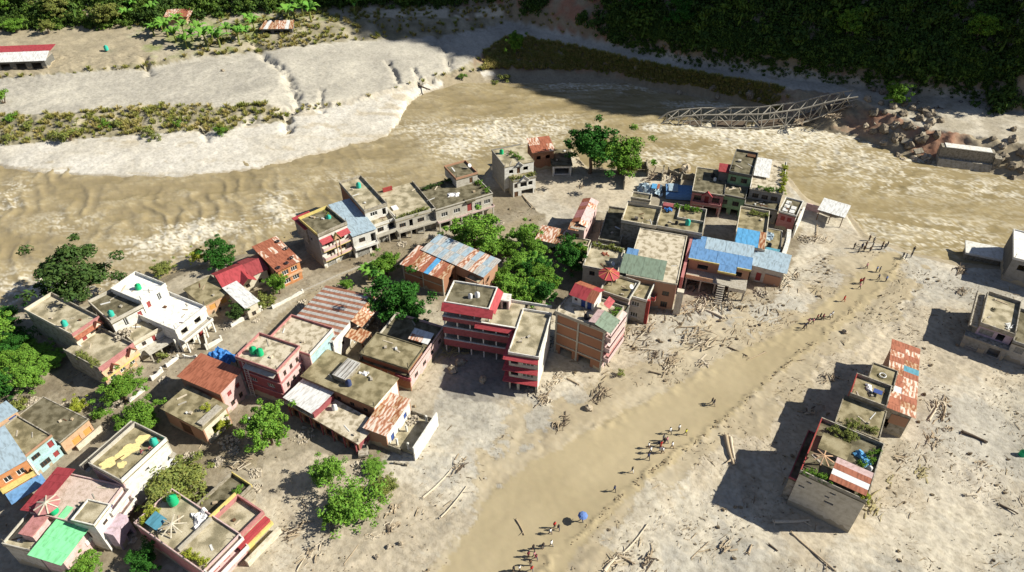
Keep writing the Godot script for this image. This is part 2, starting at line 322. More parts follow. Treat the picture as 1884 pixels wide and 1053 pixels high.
func ridge_at(x: float, z: float) -> float:
	var r := 0.0
	for q in ridges:
		var P: Array = q[0]
		var w: float = q[2] * 2.6
		var bb: Rect2 = q[3]
		if not bb.has_point(Vector2(x, z)): continue
		var wob := n_warp.get_noise_2d(x * 6.0, z * 6.0)
		for i in P.size() - 1:
			var a := Vector2(P[i].x, P[i].z)
			var b := Vector2(P[i + 1].x, P[i + 1].z)
			var ab := b - a
			var p := Vector2(x + wob * 1.2, z + wob)
			var t := clampf((p - a).dot(ab) / ab.length_squared(), 0, 1)
			var d := (p - a - ab * t).length()
			if d < w:
				var e: float = exp(-pow(d / q[2], 2.0)) * q[1] * (.6 + .9 * n_warp.get_noise_2d(x * 4.0 + 50.0, z * 4.0))
				r = maxf(r, e) if q[1] > 0 else minf(r, e)
	return r


func on_line(L: Array, x: float) -> Vector2: # (height, z)
	if x <= L[0].x: return Vector2(L[0].y, L[0].z)
	for i in L.size() - 1:
		if x <= L[i + 1].x:
			var w: float = (x - L[i].x) / maxf(L[i + 1].x - L[i].x, 0.01)
			return Vector2(lerpf(L[i].y, L[i + 1].y, w), lerpf(L[i].z, L[i + 1].z, w))
	return Vector2(L[-1].y, L[-1].z)

func column(x: float) -> Array:
	var r := []
	for L in lines: r.append(on_line(L, x))
	for i in range(1, r.size()): # keep the order from the town towards the hill
		if r[i].y > r[i - 1].y - 0.4: r[i].y = r[i - 1].y - 0.4
	return r

var zone := 0   # what the last call of land() stood on: 0 town, 1 bank, 2 river bed, 3 beach, 4 scarp, 5 field, 6 second scarp, 7 track, 8 hill
func land(x: float, z: float, c: Array) -> float:
	if z >= c[0].y:
		zone = 0
		return 0.0
	var i := 0
	while i < c.size() - 1 and z < c[i + 1].y: i += 1
	zone = i + 1
	if i < c.size() - 1:
		var w: float = (c[i].y - z) / (c[i].y - c[i + 1].y)
		var h: float = lerpf(c[i].x, c[i + 1].x, w)
		if i == 1: h -= 1.6 * sin(PI * w)
		return h
	# the valley side: steep on the right, a spur beyond the right edge of the view stands closer to the river
	var d: float = c[-1].y - z
	var steep := lerpf(0.42, 0.85, smoothstep(-60.0, 20.0, x))
	return c[-1].x + d * steep + n_low.get_noise_2d(x, z) * minf(d, 40.0) * 0.22

func spur(x: float, z: float) -> float:
	if x < 138.0: return -50.0
	var foot := -193.0 - 3.0 * sin(x * 0.03)
	var d := foot - z
	if d < 0.0: return -50.0
	return 2.0 + minf(d * 8.0, 88.0 + d * 1.05 + maxf(0.0, d - 45.0) * .9) * smoothstep(138.0, 176.0, x) + n_low.get_noise_2d(x * 2.0, z * 2.0) * 5.0

func ground_h(x: float, z: float) -> float:
	var h := land(x, z, column(x))
	var s := spur(x, z)
	if s > h:
		zone = 9
		h = s
	return h

var road_poly := PackedVector2Array([Vector2(-11.31, -51.23), Vector2(-6.32, -60.95), Vector2(-3.29, -66.86), Vector2(3.97, -72.72), Vector2(14.27, -79.66), Vector2(23.73, -85.28), Vector2(32.83, -91.31), Vector2(41.54, -97.77), Vector2(52.6, -102.83), Vector2(64.1, -111.04), Vector2(74.4, -120.39), Vector2(86.49, -131.94), Vector2(90.87, -130.27), Vector2(86.03, -122.29), Vector2(74.7, -111.73), Vector2(61.03, -100.04), Vector2(50.79, -92.7), Vector2(41.58, -84.9), Vector2(32.18, -76.7), Vector2(22.79, -68.94), Vector2(14.41, -61.61), Vector2(6.21, -51.23)])
var brown_poly := PackedVector2Array([Vector2(-11.31, -51.23), Vector2(-6.32, -60.95), Vector2(-4.53, -70), Vector2(-0.19, -78.46), Vector2(4.29, -85.28), Vector2(12.18, -91.31), Vector2(27.74, -98.52), Vector2(43.13, -104.74), Vector2(58.98, -113.12), Vector2(74.75, -128.22), Vector2(84.27, -133.42), Vector2(91.25, -130.27), Vector2(92.61, -126.21), Vector2(81.62, -113.12), Vector2(68.76, -101.89), Vector2(56.81, -92), Vector2(46.31, -84), Vector2(36.46, -75.54), Vector2(26.48, -66.86), Vector2(17.64, -60), Vector2(9, -51.23)])
var street_poly := PackedVector2Array([Vector2(-52.25, -100.04), Vector2(-49.98, -108), Vector2(-44.95, -115.79), Vector2(-37.04, -124.23), Vector2(-30.54, -130.27), Vector2(-21.06, -136.67), Vector2(-5.54, -140.01), Vector2(2.44, -145.82), Vector2(7.89, -147.01), Vector2(6.33, -140.01), Vector2(-5.41, -134.49), Vector2(-17.92, -130.27), Vector2(-27.36, -125.21), Vector2(-33.18, -115.79), Vector2(-44.35, -113.12), Vector2(-47.31, -106.36), Vector2(-49.67, -98.52), Vector2(-55.74, -90.62), Vector2(-60.33, -83.37), Vector2(-61.04, -74.97), Vector2(-56.69, -73.28), Vector2(-43.57, -76.12), Vector2(-43.26, -71.62), Vector2(-58.43, -70.54), Vector2(-67.17, -78.46), Vector2(-65.25, -88.58), Vector2(-59.92, -97.03)])
var yard_poly := PackedVector2Array([Vector2(-109.37, -113.12), Vector2(-91.74, -120.39), Vector2(-75.77, -126.21), Vector2(-50.66, -141.15), Vector2(-34.18, -155.76), Vector2(-6.34, -172.39), Vector2(7.85, -145.82), Vector2(12.25, -128.22), Vector2(6.73, -113.12), Vector2(-12.67, -108), Vector2(-14, -83.37), Vector2(-23.1, -71.62), Vector2(-35.76, -74.97), Vector2(-42.34, -71.62), Vector2(-45.64, -67.38), Vector2(-33.6, -51.23), Vector2(-84.57, -51.23), Vector2(-119.07, -106.36)])
var yard2_poly := PackedVector2Array([Vector2(9.02, -141.15), Vector2(25.99, -150.68), Vector2(54.07, -172.39), Vector2(75.21, -172.39), Vector2(69.93, -136.67), Vector2(55.5, -113.12), Vector2(33.44, -113.12), Vector2(17.13, -100.04), Vector2(9.06, -113.12)])
var wet_poly := PackedVector2Array([Vector2(-15.39, -100.04), Vector2(-12.35, -103.14), Vector2(1.95, -100.04), Vector2(3.86, -88.58), Vector2(-4.2, -85.93), Vector2(-11.3, -87.25), Vector2(-16.73, -91.31)])

func ground_colour(x: float, z: float, h: float) -> Color:
	var zn := zone
	var xw := x
	x += n_warp.get_noise_2d(x * .9, z * .9 + 300.0) * 34.0 if zn > 2 else 0.0
	var f := n_flow.get_noise_2d(xw, z)
	var m := n_mid.get_noise_2d(xw, z)
	var fi := n_fine.get_noise_2d(xw, z)
	var stk := n_streak.get_noise_2d((x - z * .9) * .22 * 1.7, (x * .9 + z) * 1.2)
	var swirl := sin(f * 46.0 + m * 5.0)
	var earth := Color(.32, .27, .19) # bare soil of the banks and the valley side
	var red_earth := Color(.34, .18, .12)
	var pale := Color(.545, .50, .405)
	var grey := Color(.44, .40, .335)
	var c := grey.lerp(pale, clampf(0.6 + f * .9 + m * 0.5 + swirl * .2, 0, 1))
	if zn == 0:
		var p := Vector2(x + n_warp.get_noise_2d(x * 5.0, z * 5.0) * .9 + fi * .5, z + n_warp.get_noise_2d(x * 5.0 + 90.0, z * 5.0) * .9 + fi * .4)
		var smooth_mud := false
		var tan_ := Color(.355, .295, .20)
		c = c.lerp(Color(.45, .40, .32), .35)
		var pt := n_flow.get_noise_2d(xw * .55 + 400.0, z * .55) + m * .12
		c = c.lerp(Color(.42, .355, .26), smoothstep(.06, .20, pt) * .65)
		c = c.lerp(Color(.385, .365, .32), smoothstep(-.08, -.22, pt) * .7)
		if Geometry2D.is_point_in_polygon(p, road_poly):
			smooth_mud = true
			on_road = true
			c = Color(.335, .275, .17).lerp(Color(.375, .31, .197), clampf(.5 + f * 1.2, 0, 1))
		elif Geometry2D.is_point_in_polygon(p + Vector2(m, f) * 9.0, brown_poly):
			c = tan_.lerp(Color(.43, .37, .268), clampf(.5 + f * 1.2 + swirl * .22, 0, 1))
			on_road = true
			return c * (1.0 + fi * .10 + stk * .16 + m * .08)
		elif Geometry2D.is_point_in_polygon(p, street_poly):
			c = Color(.25, .21, .14).lerp(Color(.31, .26, .18), clampf(.5 + f * 1.5, 0, 1))
		elif Geometry2D.is_point_in_polygon(p, yard2_poly) or Geometry2D.is_point_in_polygon(p, yard_poly):
			c = Color(.24, .20, .14).lerp(Color(.41, .365, .285), clampf(.45 + f * 1.6, 0, 1))
		elif Geometry2D.is_point_in_polygon(p, wet_poly):
			c = Color(.27, .25, .22)
		if smooth_mud: return c * (1.0 + fi * .05 + stk * .08 + m * .04)
		if m > .28: c = c.lerp(Color(.30, .26, .20), minf((m - .28) * 3.0, .5))
	elif zn <= 2:
		c = Color(.33, .28, .2)
	elif zn == 3 or zn == 4:
		c = Color(.52, .485, .42).lerp(Color(.60, .57, .515), clampf(.5 + f * 1.5, 0, 1))
		if zn == 3: c = Color(.42, .37, .29)
		var st := n_mid.get_noise_2d(x * .25, z * 1.3)
		if st > .22: c = c.lerp(Color(.45, .39, .29), minf((st - .22) * 4.0, .75))
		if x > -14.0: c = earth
	elif zn == 5 or zn == 7:
		c = Color(.24, .215, .14).lerp(Color(.38, .34, .25), clampf(.5 + m * 1.4, 0, 1))
		if x < -26.0 and x > -75.0 and zn == 5: c = Color(.47, .43, .36)
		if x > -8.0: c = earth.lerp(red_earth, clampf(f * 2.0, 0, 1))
	elif zn == 6:
		c = Color(.40, .375, .325).lerp(Color(.49, .46, .395), clampf(.5 + f * 1.6, 0, 1))
		if x > 98.0: c = Color(.50, .455, .375).lerp(Color(.36, .32, .25), clampf(.5 + m * 2.0, 0, 1))
	elif zn == 8:
		c = Color(.42, .37, .28).lerp(Color(.24, .26, .11), clampf(.5 + m * 2.0, 0, 1)) if x > -120.0 else Color(.36, .31, .22)
		if x < -8.0 and x > -62.0 and h > 7.4: c = Color(.62, .55, .42)
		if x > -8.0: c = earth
	else:
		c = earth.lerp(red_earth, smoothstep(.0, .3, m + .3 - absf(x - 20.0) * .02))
	c = c * (1.0 + fi * .16 + m * .08 + stk * (.30 if zn == 0 else .14) + swirl * (.05 if zn != 9 else 0.0))
	c.a = 1.0
	return c

var on_road := false
func sheet(g: G, x0: float, x1: float, z0: float, z1: float, step: float, sink: float, road: G = null) -> void:
	var flags := PackedByteArray()
	var nx := int(round((x1 - x0) / step))
	var nz := int(round((z0 - z1) / step))
	var base := g.v.size()
	var cols := []
	for i in nx + 1: cols.append(column(x0 + (x1 - x0) * i / nx))
	var hs := PackedFloat32Array()
	hs.resize((nx + 1) * (nz + 1))
	for j in nz + 1:
		var z := z0 + (z1 - z0) * j / nz
		for i in nx + 1:
			var x := x0 + (x1 - x0) * i / nx
			var h := land(x, z, cols[i])
			if step > .5 and zone >= 5:
				var zk := zone
				h = (land(x, z - 1.5, cols[i]) + land(x, z - .75, cols[i]) + h + land(x, z + .75, cols[i]) + land(x, z + 1.5, cols[i])) * .2
				zone = zk
			var s := spur(x, z)
			if s > h:
				h = s
				zone = 9
			var rough := 0.10
			if zone == 0:
				h -= 0.02
				var p := Vector2(x, z)
				rough = 0.035 if Geometry2D.is_point_in_polygon(p, road_poly) or Geometry2D.is_point_in_polygon(p, street_poly) else 0.10
			elif zone == 5 or zone == 7: rough = 0.30
			elif zone >= 8: rough = 0.25
			if step < 4.0 and zone != 2 and zone != 3:
				var sx := (x - z * .9) * .22
				var sz := (x * .9 + z)
				h += n_streak.get_noise_2d(sx * 2.2, sz * 1.6) * rough * 2.2 + n_mid.get_noise_2d(x * 1.7, z * 1.7) * rough * 1.3 + n_fine.get_noise_2d(x * 1.3, z * 1.3) * rough * .9
				if zone == 5 or zone == 7: h += n_mid.get_noise_2d(x * 1.4, z * .9) * .9
				h += ridge_at(x, z)
			hs[j * (nx + 1) + i] = h - sink
			g.v.append(Vector3(x, h - sink, z))
			on_road = false
			g.c.append(ground_colour(x, z, h))
			flags.append(1 if on_road else 0)
			g.t.append(Vector2(x, z))
	for j in nz + 1:
		for i in nx + 1:
			var a := hs[j * (nx + 1) + mini(i + 1, nx)] - hs[j * (nx + 1) + maxi(i - 1, 0)]
			var b := hs[mini(j + 1, nz) * (nx + 1) + i] - hs[maxi(j - 1, 0) * (nx + 1) + i]
			g.n.append(Vector3(-a, 2.0 * step, b).normalized())
	var k := PackedInt32Array()
	k.resize(nx * nz * 6)
	var q := 0
	var seen := {}
	for j in nz:
		for i in nx:
			var a := base + j * (nx + 1) + i
			var b := a + nx + 1
			if road != null:
				var f := a - base
				if flags[f] + flags[f + 1] + flags[f + nx + 1] + flags[f + nx + 2] == 4:
					var id := []
					for e in [a, b, b + 1, a + 1]:
						if not seen.has(e):
							seen[e] = road.v.size()
							road.v.append(g.v[e]); road.n.append(g.n[e]); road.c.append(g.c[e]); road.t.append(g.t[e])
						id.append(seen[e])
					road.k.append_array(PackedInt32Array([id[0], id[1], id[3], id[3], id[1], id[2]]))
					k[q] = a; k[q + 1] = a; k[q + 2] = a; k[q + 3] = a; k[q + 4] = a; k[q + 5] = a
					q += 6
					continue
			k[q] = a; k[q + 1] = b; k[q + 2] = a + 1; k[q + 3] = a + 1; k[q + 4] = b; k[q + 5] = b + 1
			q += 6
	g.k.append_array(k)

func build_land() -> void:
	for q in ridges:
		var r := Rect2(q[0][0].x, q[0][0].z, 0, 0)
		for p in q[0]: r = r.expand(Vector2(p.x, p.z))
		q.append(r.grow(4.0))
	var g := G.new()
	g.tinted = true
	var road := G.new()
	road.tinted = true
	sheet(g, -112, 112, -38, -132, 0.42, 0, road)
	sheet(g, -176, 176, -131.6, -236, 0.62, 0.01)
	sheet(g, -260, 260, -235, -330, 1.3, 0.03)
	sheet(g, -700, 700, -325, -900, 12, 0.8)
	sheet(g, -700, -111, 60, -132, 8, 0.25)
	sheet(g, 111, 700, 60, -132, 8, 0.25)
	sheet(g, -112, 112, 60, -39, 6, 0.2)
	sheet(g, -700, -175, -131, -330, 6, 0.2)
	sheet(g, 175, 700, -131, -330, 5, 0.2)
	var o := part(self, "ground", g, "ground")
	tag(o, "grey and tan flood mud, river banks and valley sides", "ground", "", "structure")
	o = part(self, "road", road, "road_mud")
	tag(o, "smooth tan mud-covered road running down to the river", "road", "", "structure")

# foam: [x, z, radius, strength, stretch along x]
var foam := [[88.62, -189.27, 9, 1.2, 3.5], [77.58, -190.28, 6, 1.2, 3], [96.27, -174.98, 7, .8, 2.5], [67.21, -194.39, 4, 1.1, 3.5], [57.33, -194.39, 3, 1.0, 4], [102.84, -164.86, 8, .55, 2.2], [47.62, -195.43, 3, 1.2, 3], [42.77, -196.14, 2, 1.2, 2], [-10.09, -190.95, 8, .8, 1.8], [-16.1, -182.73, 6, 1.0, 1.3], [-1.98, -194.39, 7, .65, 2.5], [9.74, -199.7, 7, .4, 2.5], [44.67, -178.03, 6, .8, 2], [67.7, -210.95, 5, .7, 1.2], [57.23, -210.95, 4, .8, 2.5], [36.22, -225.26, 6, .6, 3], [19.89, -227.42, 5, .6, 3], [-72.96, -143.27, 5, 1.1, 2.2], [-83.86, -136.51, 6, .9, 2.0], [-88, -135.42, 2, 1.3, 1], [-79.03, -137.61, 5, .7, 1.5], [-61.26, -155.49, 4, 1.1, 1.2], [-57.3, -148, 4, 1.0, 1], [-61.69, -151.69, 3, .9, 1], [-133.61, -160.75, 5, .6, 1], [-130.07, -152.94, 4, .6, 1], [-111.78, -145.61, 5, .45, 2], [-102.89, -122.2, 7, .5, 2.5], [-106.3, -119.37, 5, .6, 2.5], [-85.43, -118.44, 4, .5, 2], [131.58, -160.75, 8, .55, 2], [101.01, -140.97, 10, .4, 3], [90.35, -140.97, 7, .5, 3], [126.93, -174.98, 5, .5, 3], [-28.51, -196.14, 6, .4, 2.5], [-44.74, -166.25, 6, .3, 2.5], [6.11, -187.6, 4, .9, 2]]

func build_river() -> void:
	var g := G.new()
	g.tinted = true
	var n1 := noise(51, 0.09, 4, 9.0, 0.05)
	var n2 := noise(52, 0.33, 3, 3.0, 0.12)
	var nf := noise(53, 0.20, 4, 16.0, 0.05, FastNoiseLite.TYPE_SIMPLEX_SMOOTH)
	nf.fractal_type = FastNoiseLite.FRACTAL_RIDGED
	var nc := noise(54, 0.16, 4, 6.0, 0.08)
	nc.fractal_type = FastNoiseLite.FRACTAL_RIDGED
	var n4 := noise(55, 0.7, 3, 1.5, 0.4)
	var step := 0.5
	var x0 := -190.0
	var x1 := 185.0
	var z0 := -84.0
	var z1 := -228.0
	var nx := int((x1 - x0) / step)
	var nz := int((z0 - z1) / step)
	var ids := {}
	for i in nx + 1:
		var x := x0 + i * step
		var c := column(x)
		var zn: float = c[0].y + 1.0
		var zf: float = c[4].y - 1.0
		var ja := maxi(0, int((z0 - zn) / step))
		var jb := mini(nz, int((z0 - zf) / step) + 1)
		for j in range(ja, jb + 1):
			var z := z0 - j * step
			var mid := clampf(minf(zn - z, z - zf) / 9.0, 0.0, 1.0)
			var a := n1.get_noise_2d(x * .6, z * 1.3)
			var b := n2.get_noise_2d(x * .5, z * 1.1)
			var cr := nc.get_noise_2d(x * .45, z * 1.15)
			var h := (a * .40 + b * .12 + maxf(cr, 0.0) * .20) * (.3 + .7 * mid)
			# standing waves below the bend
			var train := smoothstep(-28.0, -62.0, x) * mid * (0.5 + 0.5 * n_warp.get_noise_2d(x * .8, z * .8) * 2.2)
			var ph := x * 1.15 - z * .75 + n_warp.get_noise_2d(x, z) * 7.0
			h += maxf(train, 0.0) * (pow(0.5 + 0.5 * sin(ph), 2.0) - .3) * .42
			var fo := 0.0
			for q in foam:
				var dx: float = (x - q[0]) / q[4]
				var dz: float = z - q[1]
				var d2: float = (dx * dx + dz * dz) / (q[2] * q[2])
				if d2 < 5.0: fo += q[3] * 1.3 * exp(-d2 * 1.2)
			var fn := nf.get_noise_2d(x * .42, z * 1.1)
			h += minf(fo, 1.2) * (absf(b) * .5 + n4.get_noise_2d(x * .6, z) * .12)
			var fq := n4.get_noise_2d(x, z * 1.4)
			var line := smoothstep(.18, .85, fn + fq * .35)
			var share := clampf(fo * 1.5, 0.0, 1.0) * lerpf(line, smoothstep(-.35, .35, fq + fn * .5), clampf(fo - .75, 0.0, 1.0)) * .92
			share = maxf(share, line * clampf(.04 + a * .4, 0.0, .20))
			var tone := Color(.265, .21, .113).lerp(Color(.325, .262, .148), clampf(.5 + a * 1.3 + b * .3, 0, 1))
			var foam_c := Color(.70, .65, .54)
			ids[i * 4096 + j] = g.v.size()
			g.v.append(Vector3(x, -1.5 + h, z))
			g.c.append(tone.lerp(foam_c, share))
			g.t.append(Vector2(x, z))
	for i in nx:
		for j in nz:
			var a = ids.get(i * 4096 + j)
			var b = ids.get((i + 1) * 4096 + j)
			var d = ids.get((i + 1) * 4096 + j + 1)
			var e = ids.get(i * 4096 + j + 1)
			if a != null and b != null and d != null and e != null:
				g.k.append_array(PackedInt32Array([a, e, b, b, e, d]))
	g.n.resize(g.v.size())
	for i in range(0, g.k.size(), 3):
		var a := g.k[i]
		var b := g.k[i + 1]
		var d := g.k[i + 2]
		var m := (g.v[b] - g.v[a]).cross(g.v[d] - g.v[a])
		if m.y < 0: m = -m
		g.n[a] += m; g.n[b] += m; g.n[d] += m
	for i in g.n.size(): g.n[i] = g.n[i].normalized()
	var o := part(self, "river", g, "water")
	tag(o, "fast brown river in flood with pale foam", "river", "", "structure")

# ---------------------------------------------------------------- houses
# A house's node stands at the ground below its front left corner: x runs along the front, the house lies towards -z.
func house(called: String, label: String, B: Array, group := "") -> Node3D:
	return thing(called, label, "building", Vector3(B[0][0], 0, B[0][1]), B[0][2], group)

func row(W: float, y: float, h: float, n: int, w: float, t: String, m := 0.5) -> Array: # n openings spread evenly along a wall
	var r := []
	var gap := (W - 2.0 * m - n * w) / maxf(n, 1)
	for i in n: r.append([m + gap * .5 + i * (w + gap), y, w, h, t])
	return r

func opening_fill(T: Node, p: Vector3, ux: Vector3, op: Array) -> void:
	var kind: String = op[4]
	var w: float = op[2]
	var h: float = op[3]
	if kind == "o": return
	var key := "%s %.2f %.2f" % [kind, w, h]
	if not cache.has(key):
		var g := G.new()
		var pn: G = null
		if kind == "w" or kind == "b":
			var e := 0.09
			g.span(0, e, 0, h, -.05, .05); g.span(w - e, w, 0, h, -.05, .05)
			g.span(e, w - e, 0, e, -.05, .05); g.span(e, w - e, h - e, h, -.05, .05)
			var nm := 1 if w < 1.3 else 2
			for i in nm: g.span(w * (i + 1) / (nm + 1) - .04, w * (i + 1) / (nm + 1) + .04, e, h - e, -.045, .045)
			pn = G.new()
			pn.span(e, w - e, e, h - e, -.012, .012)
			cache[key + "p"] = pn.mesh()
		elif kind == "s":
			for i in int(h / .35) + 1:
				var a := i * .35
				var b := minf(a + .35, h)
				if b - a > .02: g.hexa([Vector3(0, a, .03), Vector3(w, a, .03), Vector3(w, a, -.04), Vector3(0, a, -.04), Vector3(0, b - .01, 0), Vector3(w, b - .01, 0), Vector3(w, b - .01, -.04), Vector3(0, b - .01, -.04)])
		else:
			g.span(0, w, 0, h, -.03, .02)
			g.span(w * .15, w * .85, h * .1, h * .42, .02, .045)
			g.span(w * .15, w * .85, h * .52, h * .9, .02, .045)
		cache[key] = g.mesh()
	var mk: String = {"w": "wood_brown", "b": "wood_frame_white", "s": "shutter", "d": "wood_brown", "r": "door_red", "u": "door_blue", "y": "door_orange"}[kind]
	var o := part(T, "window" if kind in "wb" else ("shutter" if kind == "s" else "door"), cache[key], mk)
	o.transform = Transform3D(Basis(ux, Vector3.UP, ux.cross(Vector3.UP)), p + ux * op[0] + Vector3.UP * op[1] - ux.cross(Vector3.UP) * .13)
	if kind in "wb": part(o, "pane", cache[key + "p"], "glass")

func face(T: Node, called: String, mk, p0: Vector3, ux: Vector3, L: float, y0: float, y1: float, ops: Array, th := .24) -> void:
	var us := [0.0, L]
	var ys := [y0, y1]
	var good := []
	for op in ops:
		if op[0] > .02 and op[0] + op[2] < L - .02 and op[1] < y1 - .05 and op[1] + op[3] > y0:
			good.append(op)
			us.append(op[0]); us.append(op[0] + op[2])
			ys.append(maxf(op[1], y0)); ys.append(minf(op[1] + op[3], y1))
	us.sort(); ys.sort()
	var nrm := ux.cross(Vector3.UP)
	var g := G.new()
	var at := func(u: float, y: float, d: float) -> Vector3: return p0 + ux * u + Vector3.UP * y - nrm * d
	for i in us.size() - 1:
		for j in ys.size() - 1:
			if us[i + 1] - us[i] < .001 or ys[j + 1] - ys[j] < .001: continue
			var cu: float = (us[i] + us[i + 1]) * .5
			var cy: float = (ys[j] + ys[j + 1]) * .5
			var hole := false
			for op in good:
				if cu > op[0] and cu < op[0] + op[2] and cy > op[1] and cy < op[1] + op[3]: hole = true
			if hole: continue
			g.quad(at.call(us[i], ys[j], 0), at.call(us[i + 1], ys[j], 0), at.call(us[i + 1], ys[j + 1], 0), at.call(us[i], ys[j + 1], 0))
			g.quad(at.call(us[i + 1], ys[j], th), at.call(us[i], ys[j], th), at.call(us[i], ys[j + 1], th), at.call(us[i + 1], ys[j + 1], th))
	for q in [[0.0, 1], [L, -1]]:
		var a: Vector3 = at.call(q[0], y0, 0)
		var b: Vector3 = at.call(q[0], y0, th)
		if q[1] == 1: g.quad(b, a, a + Vector3.UP * (y1 - y0), b + Vector3.UP * (y1 - y0))
		else: g.quad(a, b, b + Vector3.UP * (y1 - y0), a + Vector3.UP * (y1 - y0))
	g.quad(at.call(0, y1, 0), at.call(L, y1, 0), at.call(L, y1, th), at.call(0, y1, th))
	for op in good:
		var a: float = op[0]
		var b: float = op[0] + op[2]
		var lo: float = maxf(op[1], y0)
		var hi: float = minf(op[1] + op[3], y1)
		g.quad(at.call(a, lo, 0), at.call(b, lo, 0), at.call(b, lo, th), at.call(a, lo, th))
		g.quad(at.call(a, hi, th), at.call(b, hi, th), at.call(b, hi, 0), at.call(a, hi, 0))
		g.quad(at.call(a, lo, 0), at.call(a, lo, th), at.call(a, hi, th), at.call(a, hi, 0))
		g.quad(at.call(b, lo, th), at.call(b, lo, 0), at.call(b, hi, 0), at.call(b, hi, th))
	part(T, called, g, mk)
	for op in good: opening_fill(T, p0, ux, op)
	if y0 > 0.0 or L < 1.5: return
	# dried flood mud clinging to the foot of the wall, with a ragged top
	var mud := G.new()
	var u := 0.02
	var tide := rng.randf_range(.45, 1.15)
	var last := tide
	while u < L - .05:
		var u2 := minf(u + rng.randf_range(.35, .8), L - .02)
		var nx := clampf(tide + rng.randfn() * .28, .12, 2.0)
		var free := true
		for op in good:
			if op[1] < maxf(nx, last) + .05 and u < op[0] + op[2] + .02 and u2 > op[0] - .02: free = false
		if free:
			mud.quad(at.call(u, y0, -.02), at.call(u2, y0, -.02), at.call(u2, nx, -.02), at.call(u, last, -.02))
			mud.quad(at.call(u, last, -.02), at.call(u2, nx, -.02), at.call(u2, nx, .01), at.call(u, last, .01))
		last = nx
		u = u2
	if mud.v.size() > 0: part(T, "mud_coat", mud, "mud_coat").set_meta("kind", "stuff")

func block(T: Node, r: Array, o := {}) -> void: # r: x, z, width, depth, height of the roof
	var x: float = r[0]
	var z: float = r[1]
	var W: float = r[2]
	var D: float = r[3]
	var H: float = r[4]
	var par: float = o.get("par", .7)
	var y0: float = o.get("y0", -.5)
	var y1: float = H - par if par > 0 else H
	var th := .24
	var m = o.get("m", "plaster")
	var wt := y1 - .2 if not o.get("open", false) else y1
	face(T, "wall", o.get("mf", m), Vector3(x, 0, z), Vector3.RIGHT, W, y0, wt, o.get("f", []))
	face(T, "wall", o.get("mr", m), Vector3(x + W, 0, z - th), Vector3.FORWARD, D - 2 * th, y0, wt, o.get("r", []))
	face(T, "wall", o.get("mb", m), Vector3(x + W, 0, z - D), Vector3.LEFT, W, y0, wt, o.get("b", []))
	face(T, "wall", o.get("ml", m), Vector3(x, 0, z - D + th), Vector3.BACK, D - 2 * th, y0, wt, o.get("l", []))
	for fy in o.get("floors", []):
		var fg := G.new()
		fg.span(x + th + .01, x + W - th - .01, fy - .15, fy, z - D + th + .01, z - th - .01)
		part(T, "floor_slab", fg, "concrete")
	if o.get("open", false): return
	var ov: float = o.get("over", .12)
	var g := G.new()
	g.span(x - ov, x + W + ov, y1 - .2, y1, z - D - ov, z + ov)
	part(T, "roof", g, o.get("roof", "roof_moss"))
	if W * D > 22.0 and str(o.get("roof", "roof_moss")).begins_with("roof"): # odds and ends left on the roof
		for i in 2 + rng.randi() % 4:
			var bg := G.new()
			var at := Vector3(x + rng.randf_range(.8, W - .8), y1, z - rng.randf_range(.8, D - .8))
			var tw := Basis(Vector3.UP, rng.randf() * TAU)
			if rng.randf() < .6: bg.box(at + Vector3(0, .05, 0), Vector3(rng.randf_range(.8, 2.2), .08, rng.randf_range(.12, .35)), tw)
			else: bg.box(at + Vector3(0, .16, 0), Vector3(rng.randf_range(.3, .7), .3, rng.randf_range(.3, .6)), tw)
			part(T, "loose_board" if bg.v[0].y < y1 + .12 and bg.v[2].y < y1 + .12 else "crate", bg, ["wood_brown", "log", "log_pale", "rubble", "tin_white", "concrete"][rng.randi() % 6])
		for i in 2:
			var rb := G.new()
			for e in 3: rb.bar(Vector3(x + .1 + i * (W - .2) + e * .06, y1, z - .1), Vector3(x + .1 + i * (W - .2) + e * .07, y1 + .9 + par, z - .1 - e * .04), .035, .035)
			part(T, "rebar", rb, "iron")
	if par > 0:
		parapet(T, x, z, W, D, y1, par, o.get("ps", "flrb"), o.get("pm", m), ov - .03, o.get("pt", .16), o)

func parapet(T: Node, x: float, z: float, W: float, D: float, y: float, h: float, sides: String, mk, ov := .0, t := .16, o := {}) -> void:
	var y1 := y + h
	for s in sides:
		var g := G.new()
		if s == "f": g.span(x - ov, x + W + ov, y + .002, y1, z + ov - t, z + ov)
		if s == "b": g.span(x - ov, x + W + ov, y + .002, y1 - .01, z - D - ov, z - D - ov + t)
		if s == "l": g.span(x - ov, x - ov + t, y + .002, y1 - .02, z - D - ov + t + .005, z + ov - t - .005)
		if s == "r": g.span(x + W + ov - t, x + W + ov, y + .002, y1 - .02, z - D - ov + t + .005, z + ov - t - .005)
		part(T, "parapet", g, o.get("pm" + s, mk))

